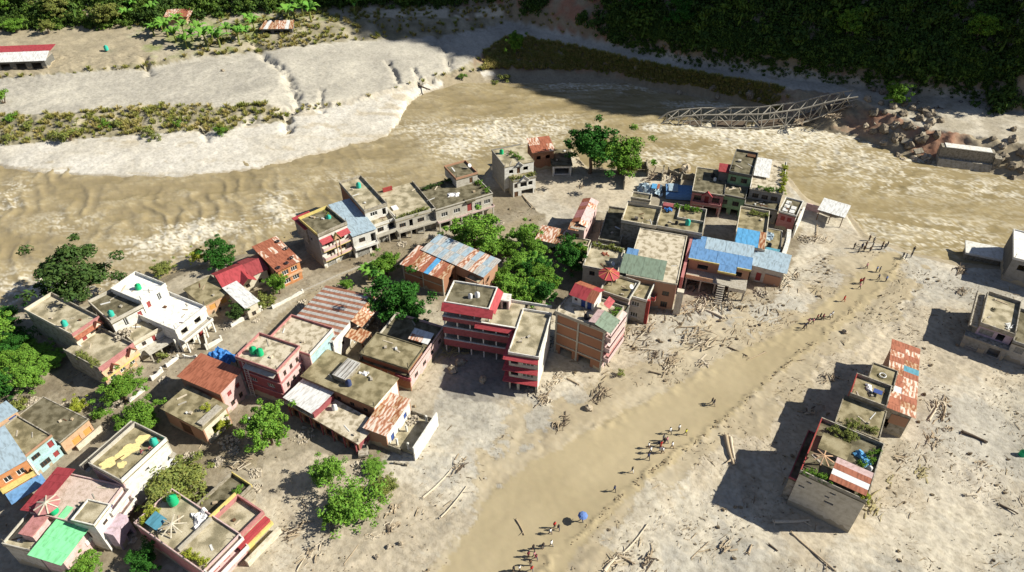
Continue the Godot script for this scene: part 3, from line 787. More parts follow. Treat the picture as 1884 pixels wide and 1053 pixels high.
# a sloping roof of separate sheets: four corners (front left, front right, back right, back left), nu sheets along the front, nv up the slope
func sheets(T: Node, p: Array, nu: int, nv: int, mats: Array, pick = null, lift := .03) -> void:
	for j in nv:
		for i in nu:
			var q := []
			for c in [[i, j], [i + 1, j], [i + 1, j + 1], [i, j + 1]]:
				var u := float(c[0]) / nu
				var v := float(c[1]) / nv
				q.append(p[0].lerp(p[1], u).lerp(p[3].lerp(p[2], u), v))
			var e := (q[1] - q[0]).normalized() * .03 as Vector3
			var up := Vector3.UP * (lift * ((i * 2 + j) % 3) * .5 + rng.randf() * .02)
			q[0] += up - e; q[1] += up * .4 + e; q[2] += up * .4 + e - Vector3.UP * .01; q[3] += up - e - Vector3.UP * .01
			var g := G.new()
			g.slab(q, .03)
			var su: float = (q[1] - q[0]).length() / 4.0
			var sv: float = (q[3] - q[0]).length() / 4.0
			var off := Vector2(rng.randf(), rng.randf())
			for a in g.t.size(): g.t[a] = g.t[a] * Vector2(su, sv) + off
			var mk = mats[pick.call(i, j)] if pick else mats[rng.randi() % mats.size()]
			part(T, "roof_sheet", g, mk)

func add(T: Node, called: String, mk, f: Callable) -> MeshInstance3D:
	var g := G.new()
	f.call(g)
	return part(T, called, g, mk)

func bx(T: Node, called: String, mk, x0: float, x1: float, y0: float, y1: float, z0: float, z1: float) -> MeshInstance3D:
	var g := G.new()
	g.span(x0, x1, y0, y1, z0, z1)
	return part(T, called, g, mk)

func balcony(T: Node, x0: float, x1: float, y: float, z: float, d: float, rail, slab_m = "concrete", h := .85) -> void: # on a front wall
	bx(T, "balcony_slab", slab_m, x0, x1, y - .18, y, z + .01, z + d)
	bx(T, "balcony_rail", rail, x0 + .02, x1 - .02, y + .002, y + h, z + d - .14, z + d - .02)
	bx(T, "balcony_rail", rail, x0 + .02, x0 + .14, y + .002, y + h - .01, z + .02, z + d - .15)
	bx(T, "balcony_rail", rail, x1 - .14, x1 - .02, y + .002, y + h - .01, z + .02, z + d - .15)

func balcony_r(T: Node, z0: float, z1: float, y: float, x: float, d: float, rail, slab_m = "concrete", h := .85) -> void: # on a right wall, z0 > z1
	bx(T, "balcony_slab", slab_m, x + .01, x + d, y - .18, y, z1, z0)
	bx(T, "balcony_rail", rail, x + d - .14, x + d - .02, y + .002, y + h, z1 + .02, z0 - .02)
	bx(T, "balcony_rail", rail, x + .02, x + d - .15, y + .002, y + h - .01, z0 - .14, z0 - .02)
	bx(T, "balcony_rail", rail, x + .02, x + d - .15, y + .002, y + h - .01, z1 + .02, z1 + .14)

func awning(T: Node, mk, x0: float, x1: float, y: float, z: float, d: float, drop: float) -> void:
	var g := G.new()
	g.slab([Vector3(x0, y - drop, z + d), Vector3(x1, y - drop, z + d), Vector3(x1, y, z), Vector3(x0, y, z)], .10)
	part(T, "awning", g, mk)

func awning_r(T: Node, mk, z0: float, z1: float, y: float, x: float, d: float, drop: float) -> void:
	var g := G.new()
	g.slab([Vector3(x, y, z0), Vector3(x + d, y - drop, z0), Vector3(x + d, y - drop, z1), Vector3(x, y, z1)], .10)
	part(T, "awning", g, mk)

func pediment(T: Node, mk, x: float, w: float, y: float, h: float, z: float, roof_m) -> void: # a little gable standing on a front wall
	var g := G.new()
	for s in [0.0, -.3]: pass
	var a := Vector3(x - w * .5, y, z)
	var b := Vector3(x + w * .5, y, z)
	var t := Vector3(x, y + h, z)
	var k := Vector3(0, 0, -.22)
	g.tri(a, b, t); g.tri(b + k, a + k, t + k)
	g.quad(b, b + k, t + k, t); g.quad(a + k, a, t, t + k)
	part(T, "gable", g, mk)
	var r := G.new()
	var f := Vector3(0, 0, .25)
	var e := Vector3(0, .10, 0)
	r.slab([a + f + e - Vector3(.15, .1, 0), t + f + e, t + k - f + e, a + k - f + e - Vector3(.15, .1, 0)], .09)
	r.slab([t + f + e, b + f + e + Vector3(.15, -.1, 0), b + k - f + e + Vector3(.15, -.1, 0), t + k - f + e], .09)
	part(T, "gable_roof", r, roof_m)

func columns(T: Node, xs: Array, z: float, y0: float, y1: float, w: float, mk) -> void:
	for x in xs: bx(T, "column", mk, x - w * .5, x + w * .5, y0, y1, z - w * .5, z + w * .5)

func spread(a: float, b: float, n: int) -> Array:
	var r := []
	for i in n: r.append(lerpf(a, b, float(i) / maxf(n - 1, 1)))
	return r

# a gable roof over a block, ridge along x
func gable(T: Node, x: float, z: float, W: float, D: float, y: float, rise: float, mats: Array, wall_m, ov := .35) -> void:
	var n := maxi(2, int(W / 1.3))
	var zr := z - D * .5
	sheets(T, [Vector3(x - ov, y - rise * ov / (D * .5), z + ov), Vector3(x + W + ov, y - rise * ov / (D * .5), z + ov), Vector3(x + W + ov, y + rise, zr), Vector3(x - ov, y + rise, zr)], n, 1, mats)
	sheets(T, [Vector3(x + W + ov, y - rise * ov / (D * .5), z - D - ov), Vector3(x - ov, y - rise * ov / (D * .5), z - D - ov), Vector3(x - ov, y + rise, zr), Vector3(x + W + ov, y + rise, zr)], n, 1, mats)
	for e in [[x, 1.0], [x + W, -1.0]]:
		var g := G.new()
		var k := Vector3(.2 * e[1], 0, 0)
		var a := Vector3(e[0], y - .02, z - .02)
		var b := Vector3(e[0], y - .02, z - D + .02)
		var t := Vector3(e[0], y + rise - .06, zr)
		g.tri(a, t, b); g.tri(a + k, b + k, t + k)
		part(T, "gable", g, wall_m)

func tank(at: Vector3, colour: String, label: String, s := 1.0) -> void:
	var T := thing("water_tank", label, "water tank", at, 0, "water tanks on the rooftops")
	var g := G.new()
	var pts := []
	var rad := []
	for q in [[0, .52], [.08, .55], [.3, .55], [.34, .52], [.40, .55], [.62, .55], [.66, .52], [.72, .55], [.95, .55], [1.08, .44], [1.16, .26]]:
		pts.append(Vector3(0, q[0] * s, 0)); rad.append(q[1] * s)
	g.tube(pts, rad, 14)
	part(T, "tank_body", g, "tank_" + colour)
	var l := G.new()
	l.tube([Vector3(0, 1.165 * s, 0), Vector3(0, 1.26 * s, 0), Vector3(0, 1.30 * s, 0)], [.23 * s, .23 * s, .12 * s], 12)
	part(T, "lid", l, "tank_" + colour)

func dish(at: Vector3, label: String) -> void:
	var T := thing("satellite_dish", label, "satellite dish", at, 40, "satellite dishes on the rooftops")
	add(T, "post", "iron", func(g): g.bar(Vector3.ZERO, Vector3(0, .7, 0), .06, .06))
	var g := G.new()
	for i in 12:
		var a := TAU * i / 12
		var b := TAU * (i + 1) / 12
		var f := func(r: float, d: float, t: float) -> Vector3: return Vector3(0, .85, 0) + Basis(Vector3.RIGHT, -.7) * Vector3(cos(t) * r, sin(t) * r, d)
		g.quad(f.call(.25, .04, a), f.call(.5, .14, a), f.call(.5, .14, b), f.call(.25, .04, b))
		g.tri(f.call(0, 0, 0), f.call(.25, .04, a), f.call(.25, .04, b))
	part(T, "dish", g, "tank_white")

func build_houses() -> void:
	houses_left()
	houses_river_row()
	houses_middle()
	houses_far_right()
	houses_bottom_left()
	houses_right()

func houses_left() -> void:
	var B := [[-75.89, -89.62, 60.83], [0, -0, 7.38, 10.27, 5.2], [2.25, -9.3, 5.66, 14.56, 7.6]]
	var T := house("terraced_house", "long grey-walled house with two mossy terraces and orange-yellow gabled front", B)
	var W: float = B[1][2]
	block(T, B[1], {m = "stained", mf = "peach", roof = "roof_pale", f = row(W, .9, 1.3, 3, 1.1, "b"), pm = "stained", pmf = "rose", ps = "flr", floors = [2.6]})
	block(T, B[2], {m = "stained", mf = "cream", roof = "roof_pale", f = [[3.0, 4.9, 1.6, 1.6, "w"], [1.2, 4.6, .9, 1.9, "r"]], pm = "stained", pmf = "rose", pml = "cream", pmb = "cream", y0 = -.5, floors = [4.4]})
	bx(T, "band", "rose", .1, W - .1, 4.1, 4.55, .02, .30)
	awning(T, "peach", .0, W, 4.1, .02, 1.0, 1.0)
	bx(T, "band", "yellow", .0, W, 2.65, 3.05, .01, 1.05)
	pediment(T, "cream", W * .84, 1.9, 4.0, 1.35, 1.0, "tin_red")
	pediment(T, "cream", W * .30, 1.5, 3.6, 1.0, .9, "tin_red")
	var x2: float = B[2][0]
	awning(T, "tin_red", x2, x2 + B[2][2], 6.75, B[2][1] + .03, .9, .45)
	pediment(T, "cream", x2 + B[2][2] * .80, 1.7, 6.2, 1.2, B[2][1] + .85, "tin_red")
	bx(T, "pedestal", "stained", x2 + .3, x2 + 1.5, 6.91, 7.6, B[2][1] - 3.8, B[2][1] - 2.6)
	tank(T.to_global(Vector3(x2 + .9, 7.6, B[2][1] - 3.2)), "teal", "teal water tank on the left parapet of the long grey-walled house")
	plant_row(T, Vector3(.6, 4.55, -1.0), Vector3(.6, 4.55, -6.5), 7, "potted_shrub", "leaf_olive", "bushy potted shrub along the left edge of the long house's lower terrace", "potted shrubs on the long house's terrace")

	B = [[-72.41, -96.56, 49.62], [0, -0, 6.47, 5.79, 5], [-0.79, -5.39, 6.22, 9.18, 7.8]]
	T = house("terraced_house", "cream house with small red windows between the long grey house and white house", B)
	W = B[1][2]
	block(T, B[1], {m = "white", roof = "roof_pale", f = [[1.2, 2.9, .8, 1.0, "w"], [3.3, 2.6, .7, 1.4, "r"], [4.6, .1, 1.5, 2.0, "o"]], pm = "cream", floors = [2.4]})
	block(T, B[2], {m = "stained", mf = "white", roof = "roof_dark", f = [[4.9, 5.0, .8, 1.6, "r"], [2.0, 4.9, .8, 1.9, "b"]], pm = "plaster", pml = "cream", floors = [4.4]})
	bx(T, "band", "plaster", 0, W, 2.35, 2.6, .01, .5)
	bx(T, "porch_slab", "plaster", 1.0, W - .2, 2.1, 2.34, .02, 2.4)
	columns(T, [1.3, 3.4, W - .5], 2.1, -.3, 2.1, .28, "concrete")
	bx(T, "pedestal", "stained", B[2][0] + .3, B[2][0] + 1.5, 7.11, 7.9, B[2][1] - 1.8, B[2][1] - .6)
	tank(T.to_global(Vector3(B[2][0] + .9, 7.9, B[2][1] - 1.2)), "teal", "teal water tank on a block by the cream house's dark roof")
	rubble_heap(T.to_global(Vector3(-.2, 5.0, -3.5)), 1.6, .8, "heap of broken concrete on the cream house's lower roof edge")

	B = [[-65.04, -98.94, 63.23], [0, -0, 7.71, 10.05, 6], [1.39, -9.57, 5.99, 8.48, 8.6]]
	T = house("white_house", "bright white flat-roofed house with broken open ground floor and porch posts", B)
	W = B[1][2]
	block(T, B[1], {m = "white", roof = "roof_white", pm = "white", f = [[1.0, 3.5, 1.5, 1.3, "o"], [4.4, 3.5, 1.5, 1.3, "o"], [1.0, .2, 1.8, 2.1, "o"], [4.2, .2, 1.2, 2.1, "r"]], l = [[2.0, 3.6, 1.0, 1.0, "w"], [6.0, .3, 2.2, 2.2, "o"]], floors = [3.0]})
	block(T, B[2], {m = "white", roof = "roof_white", pm = "white", f = [[.8, 5.9, .8, 1.5, "r"], [3.4, 5.8, .9, 1.8, "b"]], floors = [5.2]})
	balcony(T, 0, W - .2, 2.95, 0, 1.5, "white", "concrete", .5)
	columns(T, [.4, 3.0, 5.2, W - .6], 1.3, -.3, 2.77, .26, "white")
	bx(T, "broken_rail", "white", -.6, -.35, -.4, 3.4, -1.0, -.7)
	tank(T.to_global(Vector3(4.2, 7.92, -13.6)), "green", "bright green water tank on the white house's upper roof", 1.05)
	# compound walls in front
	for q in [[Vector3(-60.69, 0, -99.55), Vector3(-58.51, 0, -102), 1.3], [Vector3(-63.84, 0, -106.37), Vector3(-60.5, 0, -99.72), 1.3], [Vector3(-66.87, 0, -101.65), Vector3(-65.13, 0, -98.86), 2.0], [Vector3(-64.28, 0, -97.15), Vector3(-61.79, 0, -96.98), .9], [Vector3(-66.81, 0, -94.82), Vector3(-65.49, 0, -97.15), .8], [Vector3(-68.31, 0, -91.28), Vector3(-67.28, 0, -93.52), 1.1], [Vector3(-57.61, 0, -105.97), Vector3(-55.16, 0, -108.99), 1.2], [Vector3(-54.64, 0, -108.99), Vector3(-52.88, 0, -111.12), 1.1], [Vector3(-50.68, 0, -111.71), Vector3(-45.57, 0, -116.96), .8], [Vector3(-70.33, 0, -86.03), Vector3(-68.9, 0, -88.58), 1.0]]:
		free_wall(q[0], q[1], q[2], "white", "broken cream compound wall near %s" % near(q[0]), "compound walls along the street")

	B = [[-63.55, -109.06, 48.23], [0, -0, 5.79, 7.63, 3.4]]
	T = house("small_house", "small peach-fronted house with orange shutters under a mossy flat roof", B)
	block(T, B[1], {m = "stained", mf = "peach", roof = "roof_moss", par = 0.0, over = .3, f = [[.9, 1.2, 1.4, 1.3, "y"], [3.4, 1.2, 1.4, 1.3, "y"], [2.6, -.1, .6, .9, "o"]]})
	B = [[-54.54, -108.07, 46.42], [0, -0, 2.53, 8.41, 3.6]]
	T = house("tin_roofed_house", "narrow cream house under a clean pale grey tin roof", B)
	block(T, B[1], {m = "cream", par = 0.0, roof = "concrete", over = .02, f = [[.8, .6, .9, 1.1, "w"]]})
	sheets(T, [Vector3(-.4, 3.75, .5), Vector3(B[1][2] + .4, 3.75, .5), Vector3(B[1][2] + .4, 4.0, -B[1][3] - .3), Vector3(-.4, 4.0, -B[1][3] - .3)], 3, 3, ["tin_white", "tin_grey", "tin_white"])
	B = [[-61.01, -114.48, 39.96], [0, -0, 9.59, 6.14, 3.5]]
	T = house("gabled_house", "low cream house with maroon and red tin gables beside the orange house", B)
	W = B[1][2]
	var D: float = B[1][3]
	block(T, B[1], {m = "cream", par = 0.0, roof = "concrete", over = .0, f = row(W, .9, 1.0, 3, .9, "w")})
	gable(T, 0, 0, W * .55, D, 3.55, 1.5, ["tin_crimson", "tin_maroon"], "cream")
	gable(T, W * .55 + .7, 0, W * .45 - .7, D, 3.75, 1.1, ["tin_maroon"], "cream")
	T.add_child(porch_gable(Vector3(W * .5, 3.2, .2), 3.4, 3.0, 1.3))

	B = [[-50.47, -118.52, 42.52], [0, -0, 5.22, 10.43, 4.8]]
	T = house("two_storey_house", "two-storey orange-fronted house under a rusty red tin roof", B)
	W = B[1][2]
	D = B[1][3]
	block(T, B[1], {m = "brick_pale", mf = "orange", par = 0.0, roof = "concrete", over = .0, f = row(W, 2.9, 1.2, 2, 1.5, "b") + row(W, .5, 1.2, 2, 1.5, "b"), l = row(D, 2.8, 1.0, 3, .9, "w"), floors = [2.3]})
	bx(T, "band", "peach", -.1, W + .1, 2.2, 2.45, .01, .55)
	sheets(T, [Vector3(-.4, 4.95, .5), Vector3(W + .4, 4.95, .5), Vector3(W + .4, 5.6, -D - .3), Vector3(-.4, 5.6, -D - .3)], 5, 4, ["tin_red", "tin_red", "tin_red", "tin_rust"])
	for k in 5: tyre(T.to_global(Vector3([.5, 2.6, 4.2, 5.0, 4.8][k], [5.15, 5.15, 5.3, 5.5, 5.6][k], [-.4, -.6, -1.4, -5.0, -8.5][k])), "old black tyre weighing down the orange house's rusty roof")

func porch_gable(at: Vector3, w: float, d: float, rise: float) -> Node3D:
	var n := MeshInstance3D.new()
	n.name = "porch_roof"
	var g := G.new()
	var t := at + Vector3(0, rise, 0)
	g.slab([at + Vector3(-w * .5, 0, d * .5), t + Vector3(0, 0, d * .5), t + Vector3(0, 0, -d), at + Vector3(-w * .5, 0, -d)], .08)
	g.slab([t + Vector3(0, 0, d * .5), at + Vector3(w * .5, 0, d * .5), at + Vector3(w * .5, 0, -d), t + Vector3(0, 0, -d)], .08)
	n.mesh = g.mesh()
	n.material_override = M.tin_crimson
	return n

func houses_river_row() -> void:
	var B := [[-42.43, -125.48, 41.49], [0, -0, 7.19, 8.63, 9.5]]
	var T := house("balcony_house", "three-storey house with yellow parapet, red awnings and arched white balconies", B)
	var W: float = B[1][2]
	var D: float = B[1][3]
	block(T, B[1], {m = "stained", ml = "grey", mf = "white", roof = "roof_dark", par = .7, pm = "yellow", pmr = "stained", pmf = "stained", f = row(W, 5.6, 1.4, 2, 1.8, "w", .5) + row(W, 3.0, 1.4, 2, 1.8, "w", .5) + [[.8, -.2, 2.2, 2.2, "s"], [4.0, -.2, 2.4, 2.2, "s"]], l = row(D, 5.6, .8, 1, .8, "o"), floors = [2.4, 5.1]})
	for y in [2.45, 5.1]: balcony(T, .1, W - .1, y, 0, 1.1, "palepink", "yellow", .75)
	awning(T, "tin_crimson", 0, W * .42, 7.9, .02, 1.2, .7)
	awning(T, "tin_crimson", W * .60, W, 7.9, .02, 1.2, .7)
	pediment(T, "peach", W * .52, 1.7, 7.0, 1.6, 1.1, "yellow")
	bx(T, "pilaster", "peach", W * .45, W * .47, 2.6, 7.0, 1.0, 1.25)
	bx(T, "pilaster", "peach", W * .57, W * .59, 2.6, 7.0, 1.0, 1.25)
	block(T, [-.3, -D + 3.2, 3.6, 5.2, 8.4], {m = "stained", roof = "tin_crimson", par = 0.0, over = .4, y0 = 4.0})
	tank(T.to_global(Vector3(5.4, 8.2, -4.9)), "teal", "teal water tank on the yellow-parapet house by the river", 1.1)
	plant_row(T, Vector3(W - .8, 8.1, -1.0), Vector3(W - .8, 8.1, -D + .5), 5, "potted_shrub", "leaf_olive", "small potted shrub on the yellow-parapet house's roof", "potted shrubs on the yellow-parapet roof")

	B = [[-36.05, -129.2, 31.93], [0, -0, 5.7, 14.5, 6.3]]
	T = house("shop_house", "white two-storey shop house under a pale blue-grey tin roof", B)
	W = B[1][2]
	D = B[1][3]
	block(T, B[1], {m = "white", roof = "tin_paleblue", par = 0.0, over = .1, f = [[1.4, 3.8, 1.5, 1.2, "w"], [4.3, 3.0, 1.2, 2.3, "o"], [.5, -.3, 3.0, 2.4, "s"], [4.1, -.3, 1.3, 2.4, "o"]], floors = [2.6]})
	sheets(T, [Vector3(-.1, 6.35, .4), Vector3(W + .1, 6.35, .4), Vector3(W + .1, 6.6, -D), Vector3(-.1, 6.6, -D)], 4, 4, ["tin_paleblue"])
	balcony(T, 0, W, 2.75, 0, .9, "white", "white", .4)

	B = [[-32.06, -134.56, 33.28], [0, -0, 5.76, 6.54, 5.6], [-0.67, -2.8, 5.64, 14.75, 8.4]]
	T = house("tall_narrow_house", "tall narrow white house with bare brick side and pale roof terrace", B)
	W = B[1][2]
	block(T, B[1], {m = "white", ml = "brick_pale", roof = "roof_pale", f = [[.7, 3.1, 1.6, 1.2, "w"], [3.6, 2.9, 1.7, 1.9, "o"], [.5, -.3, 2.2, 2.2, "s"], [3.4, -.3, 1.8, 2.3, "o"]], floors = [2.5]})
	block(T, B[2], {m = "plaster", ml = "brick", mf = "white", roof = "roof_pale", par = .7, pm = "stained", f = [[1.2, 6.0, 1.8, 1.1, "b"], [4.3, 5.4, .9, 1.8, "o"]], floors = [5.0]})
	balcony(T, 0, W - .2, 2.6, 0, 1.1, "plaster", "concrete", .8)
	columns(T, [.3, 3.0, W - .4], 1.0, -.3, 2.42, .22, "concrete")
	tank(T.to_global(Vector3(2.6, 7.75, -13.6)), "teal", "teal water tank at the back of the tall narrow house's roof", 1.1)

	B = [[-27.26, -136.44, 28.78], [0, -0, 10.15, 14.21, 5.8]]
	T = house("row_house", "cream row house whose roof edge is overgrown with shrubs", B)
	W = B[1][2]
	D = B[1][3]
	block(T, B[1], {m = "plaster", roof = "roof_pale", par = .6, ps = "flr", pmr = "stained", f = [[.8, 3.1, 1.6, 1.1, "w"], [3.3, 2.7, .9, 1.9, "o"], [5.4, 3.1, 1.7, 1.1, "w"], [7.6, 2.8, 2.2, 1.8, "s"], [.4, -.3, 1.8, 2.2, "o"], [3.6, -.3, 1.2, 2.2, "o"], [5.2, -.3, 3.2, 2.2, "s"]], floors = [2.4]})
	balcony(T, 0, W, 2.5, 0, 1.1, "plaster", "concrete", .35)
	columns(T, [.3, 3.2, 6.5, W - .4], .9, -.3, 2.3, .25, "concrete")
	plant_row(T, Vector3(1.0, 5.2, -.9), Vector3(W - 2.0, 5.2, -.9), 9, "roof_shrub", "leaf_olive", "wild shrub growing along the cream row house's roof edge", "shrubs on the row house's roof edge")
	bx(T, "stair_head", "red", 2.0, 4.4, 5.2, 6.3, -D + .6, -D + 1.0)
	bx(T, "bench", "cloth_white", 1.2, 2.6, 5.22, 5.5, -6.2, -4.4)

	B = [[-18.19, -140.58, 29.02], [0, -0, 15.29, 11.35, 5.8], [8.71, -6.64, 5.87, 6.81, 8.4]]
	T = house("row_house", "wide cream row house with dark mossy roof and small brick-topped penthouse", B)
	W = B[1][2]
	D = B[1][3]
	block(T, B[1], {m = "plaster", roof = "roof_dark", par = .25, ps = "fr", f = row(W * .5, 3.1, 1.2, 2, 1.7, "b") + [[8.3, 2.5, 1.3, 2.2, "r"], [10.4, 3.1, 1.7, 1.2, "b"], [12.9, 3.1, 1.7, 1.2, "b"], [1.0, -.3, 2.4, 2.2, "o"], [4.6, -.3, 3.4, 2.2, "o"], [9.4, -.3, 2.2, 2.2, "o"]], floors = [2.4]})
	balcony(T, 0, W, 2.45, 0, 1.2, "palepink", "concrete", .3)
	columns(T, spread(.4, W - .4, 6), 1.0, -.3, 2.25, .3, "plaster")
	bx(T, "porch_block", "roof_dark", 7.9, 10.3, 5.3, 5.75, -1.0, .6)
	block(T, B[2], {m = "plaster", roof = "roof_dark", y0 = 5.5, par = .5, pm = "brick_pale", f = [[3.6, 5.8, .9, 1.6, "d"]]})
	plant_row(T, Vector3(1.5, 5.55, -9.5), Vector3(8.5, 5.55, -10.2), 8, "roof_shrub", "leaf_dark", "dark green shrub on the back of the mossy row house's roof", "shrubs on the mossy row house's roof")
	plant_row(T, Vector3(W - 1.0, 5.55, -1.0), Vector3(W - 1.0, 5.55, -9.0), 7, "roof_shrub", "leaf", "leafy vine shrub on the right edge of the mossy row house's roof", "vines on the mossy row house's right edge")
	tarp_heap(T.to_global(Vector3(6.5, 5.6, -4.2)), 1.5, "cloth_white", "pale pink cloth lying on the dark mossy roof")
	dish(T.to_global(Vector3(14.0, 8.0, -9.8)), "white satellite dish on the brick-topped penthouse")

	B = [[0.32, -154.93, 22.32], [0, -0, 6.28, 6.81, 5], [-1.18, -2.92, 8.11, 9.04, 8]]
	T = house("damaged_house", "battered grey house with torn white upper front and overgrown balcony", B)
	W = B[1][2]
	block(T, B[1], {m = "grey", mf = "white", roof = "roof_moss", par = .3, ps = "f", f = [[.3, 2.6, .9, 1.3, "w"], [2.0, 2.5, 1.8, 1.3, "o"], [4.2, 2.6, 1.2, 1.2, "o"], [2.3, -.3, 3.3, 1.8, "o"], [.3, -.3, 1.1, 1.8, "d"]], floors = [2.0]})
	block(T, B[2], {m = "grey", mf = "white", roof = "roof_pale", par = .35, ps = "lb", f = [[1.2, 5.3, 1.2, 1.1, "o"], [3.4, 4.9, .9, 1.8, "d"], [5.2, 5.4, 1.3, 1.1, "o"]], floors = [4.7]})
	pediment(T, "white", W * .48, 2.8, 4.4, 1.4, .35, "tin_grey")
	pediment(T, "white", B[2][0] + 4.0, 2.2, 7.2, 1.0, B[2][1] + .3, "tin_grey")
	plant_row(T, Vector3(.6, 4.75, -.8), Vector3(W - .5, 4.75, -1.0), 6, "balcony_shrub", "leaf_olive", "shrub growing on the damaged house's balcony roof", "shrubs on the damaged house's balcony")
	tank(T.to_global(Vector3(.6, 7.65, -9.5)), "green", "green water tank on the damaged house's roof")
	plant_row(T, Vector3(2.6, 7.65, -8.0), Vector3(3.4, 7.65, -5.0), 3, "roof_shrub", "leaf", "small shrub beside the damaged house's green tank", "shrubs on the damaged house's roof")

	B = [[5.66, -168.27, 13.69], [0, -0, 5.83, 5.73, 5.5]]
	T = house("brick_house", "dim brick house under a rust-red tin roof beside the river trees", B)
	W = B[1][2]
	D = B[1][3]
	block(T, B[1], {m = "brick", par = 0.0, roof = "concrete", over = .0, f = [[1.0, 3.2, 1.2, 1.1, "o"], [3.6, 3.2, 1.2, 1.1, "o"]]})
	sheets(T, [Vector3(-.3, 5.6, .3), Vector3(W + .3, 5.6, .3), Vector3(W + .3, 6.7, -D - .3), Vector3(-.3, 6.7, -D - .3)], 4, 2, ["tin_red", "tin_red", "tin_rust"])
	B = [[10.97, -166.06, 2.61], [0, -0, 4.92, 8.37, 3]]
	T = house("low_house", "low dark-roofed house with white pillared front by the river trees", B)
	W = B[1][2]
	D = B[1][3]
	block(T, B[1], {m = "grey", mf = "white", par = 0.0, roof = "roof_dark", over = .4, f = [[.6, .2, 3.8, 1.8, "o"]]})
	columns(T, [.1, W - .1], .5, -.3, 2.8, .35, "white")

func houses_middle() -> void:
	# two tin-roofed brick buildings by the street
	var B := [[-23.8, -120.72, -28.14], [0, -0, 10.31, 6.62, 5]]
	var T := house("brick_house", "bare brick house under patchy rust and blue tin sheets", B)
	var W: float = B[1][2]
	var D: float = B[1][3]
	block(T, B[1], {m = "brick", par = 0.0, roof = "concrete", over = .0, f = [[4.2, 2.2, .9, 1.0, "w"]], r = [[2.0, 2.0, 2.0, 1.4, "o"]]})
	bx(T, "beam", "concrete", -.04, W + .04, 2.6, 2.85, .004, .06)
	columns(T, [.1, W * .5, W - .1], -.06, -.3, 4.8, .28, "concrete")
	sheets(T, [Vector3(-.4, 5.1, .5), Vector3(W + .4, 5.1, .5), Vector3(W + .4, 5.5, -D - .2), Vector3(-.4, 5.5, -D - .2)], 9, 2, ["tin_rust", "tin_red", "tin_tan", "tin_skyblue"], func(i, j): return 3 if i == 5 else (i * 7 + j * 3) % 3)
	B = [[-19.5, -125.34, -34.32], [0, -0, 16.35, 5.13, 5.5]]
	T = house("tin_roofed_shed", "long shed under a broad grey tin roof with rust patches", B)
	W = B[1][2]
	D = B[1][3]
	block(T, B[1], {m = "brick_pale", par = 0.0, roof = "concrete", over = .0, f = row(W, .2, 2.2, 4, 2.4, "o")})
	sheets(T, [Vector3(-.4, 5.6, .7), Vector3(W + .4, 5.6, .7), Vector3(W + .4, 6.0, -D - .8), Vector3(-.4, 6.0, -D - .8)], 12, 2, ["tin_grey", "tin_paleblue", "tin_rust"], func(i, j): return 2 if i in [7, 9] else (i + j) % 2)
	block(T, [W - 3.6, 1.6, 3.4, 2.6, 4.4], {m = "brick_pale", par = .3, roof = "roof_pale", y0 = -.3})

	# the striped tin roof
	B = [[-44.08, -99.73, -23.04], [0, -0, 10.87, 14.11, 5]]
	T = house("hall", "hall under a large tin roof striped in grey and rust", B)
	W = B[1][2]
	D = B[1][3]
	block(T, B[1], {m = "grey", mr = "white", par = 0.0, roof = "concrete", over = .0, r = [[2.4, 2.6, .8, 1.0, "w"], [6.0, .2, 3.0, 2.6, "o"]]})
	sheets(T, [Vector3(-.6, 5.1, .4), Vector3(W + .2, 6.3, .4), Vector3(W + .2, 6.3, -D - .4), Vector3(-.6, 5.1, -D - .4)], 2, 20, ["tin_grey", "tin_brown"], func(i, j): return j % 2)
	sheets(T, [Vector3(W + .2, 6.28, -6.2), Vector3(W + 2.6, 5.4, -6.2), Vector3(W + 2.6, 5.4, -D - .3), Vector3(W + .2, 6.28, -D - .3)], 1, 7, ["tin_rust", "tin_tan"])
	add(T, "gable", "white", func(g): g.hexa([Vector3(W, 4.8, -.1), Vector3(W + .2, 4.8, -.1), Vector3(W + .2, 4.8, -6), Vector3(W, 4.8, -6), Vector3(W, 6.15, -.1), Vector3(W + .18, 6.15, -.1), Vector3(W + .18, 6.15, -6), Vector3(W, 6.15, -6)]))
	sheets(T, [Vector3(W + .4, 4.6, -3.4), Vector3(W + 4.4, 4.2, -3.4), Vector3(W + 4.4, 4.4, -6.6), Vector3(W + .4, 4.8, -6.6)], 2, 1, ["tin_tan", "roof_moss"])
	columns(T, [W + 4.2], -3.6, -.3, 4.15, .2, "wood_brown")
	columns(T, [W + 4.2], -6.4, -.3, 4.2, .2, "wood_brown")

	# tall pink house with the cream terrace
	B = [[-49.16, -88.52, -23.04], [0, -0, 8.65, 6.34, 9.5]]
	T = house("pink_house", "tall pink house with red-trimmed cream roof terrace and pale blue end wall", B)
	W = B[1][2]
	D = B[1][3]
	block(T, B[1], {m = "pink", mf = "deep_pink", mr = "palepink", roof = "roof_cream", par = .55, pm = "rose", over = .25, f = [[1.6, 6.6, 1.5, 1.0, "b"], [5.4, 6.6, 1.6, 1.0, "b"], [1.6, 3.8, 1.5, 1.0, "b"], [5.4, 3.8, 1.6, 1.0, "b"]], r = row(D, 6.4, 1.2, 3, .7, "w") + row(D, 3.4, 1.2, 3, .7, "w"), floors = [3.0, 6.0]})
	block(T, [1.2, -D - .02, W + .9, 7.6, 8.2], {m = "palepink", mr = "cyan", roof = "roof_cream", par = .5, pm = "rose", pmr = "white", y0 = -.5, floors = [3.0, 6.0]})
	bx(T, "band", "rose", -.2, W + .3, 5.8, 6.05, .01, .22)
	bx(T, "band", "rose", -.2, W + .3, 3.0, 3.2, .01, .22)
	bx(T, "band", "rose", W + .01, W + .3, 5.8, 6.05, -D + .1, .0)
	awning(T, "plaster", 1.6, W - .4, 8.2, .02, .9, .25)
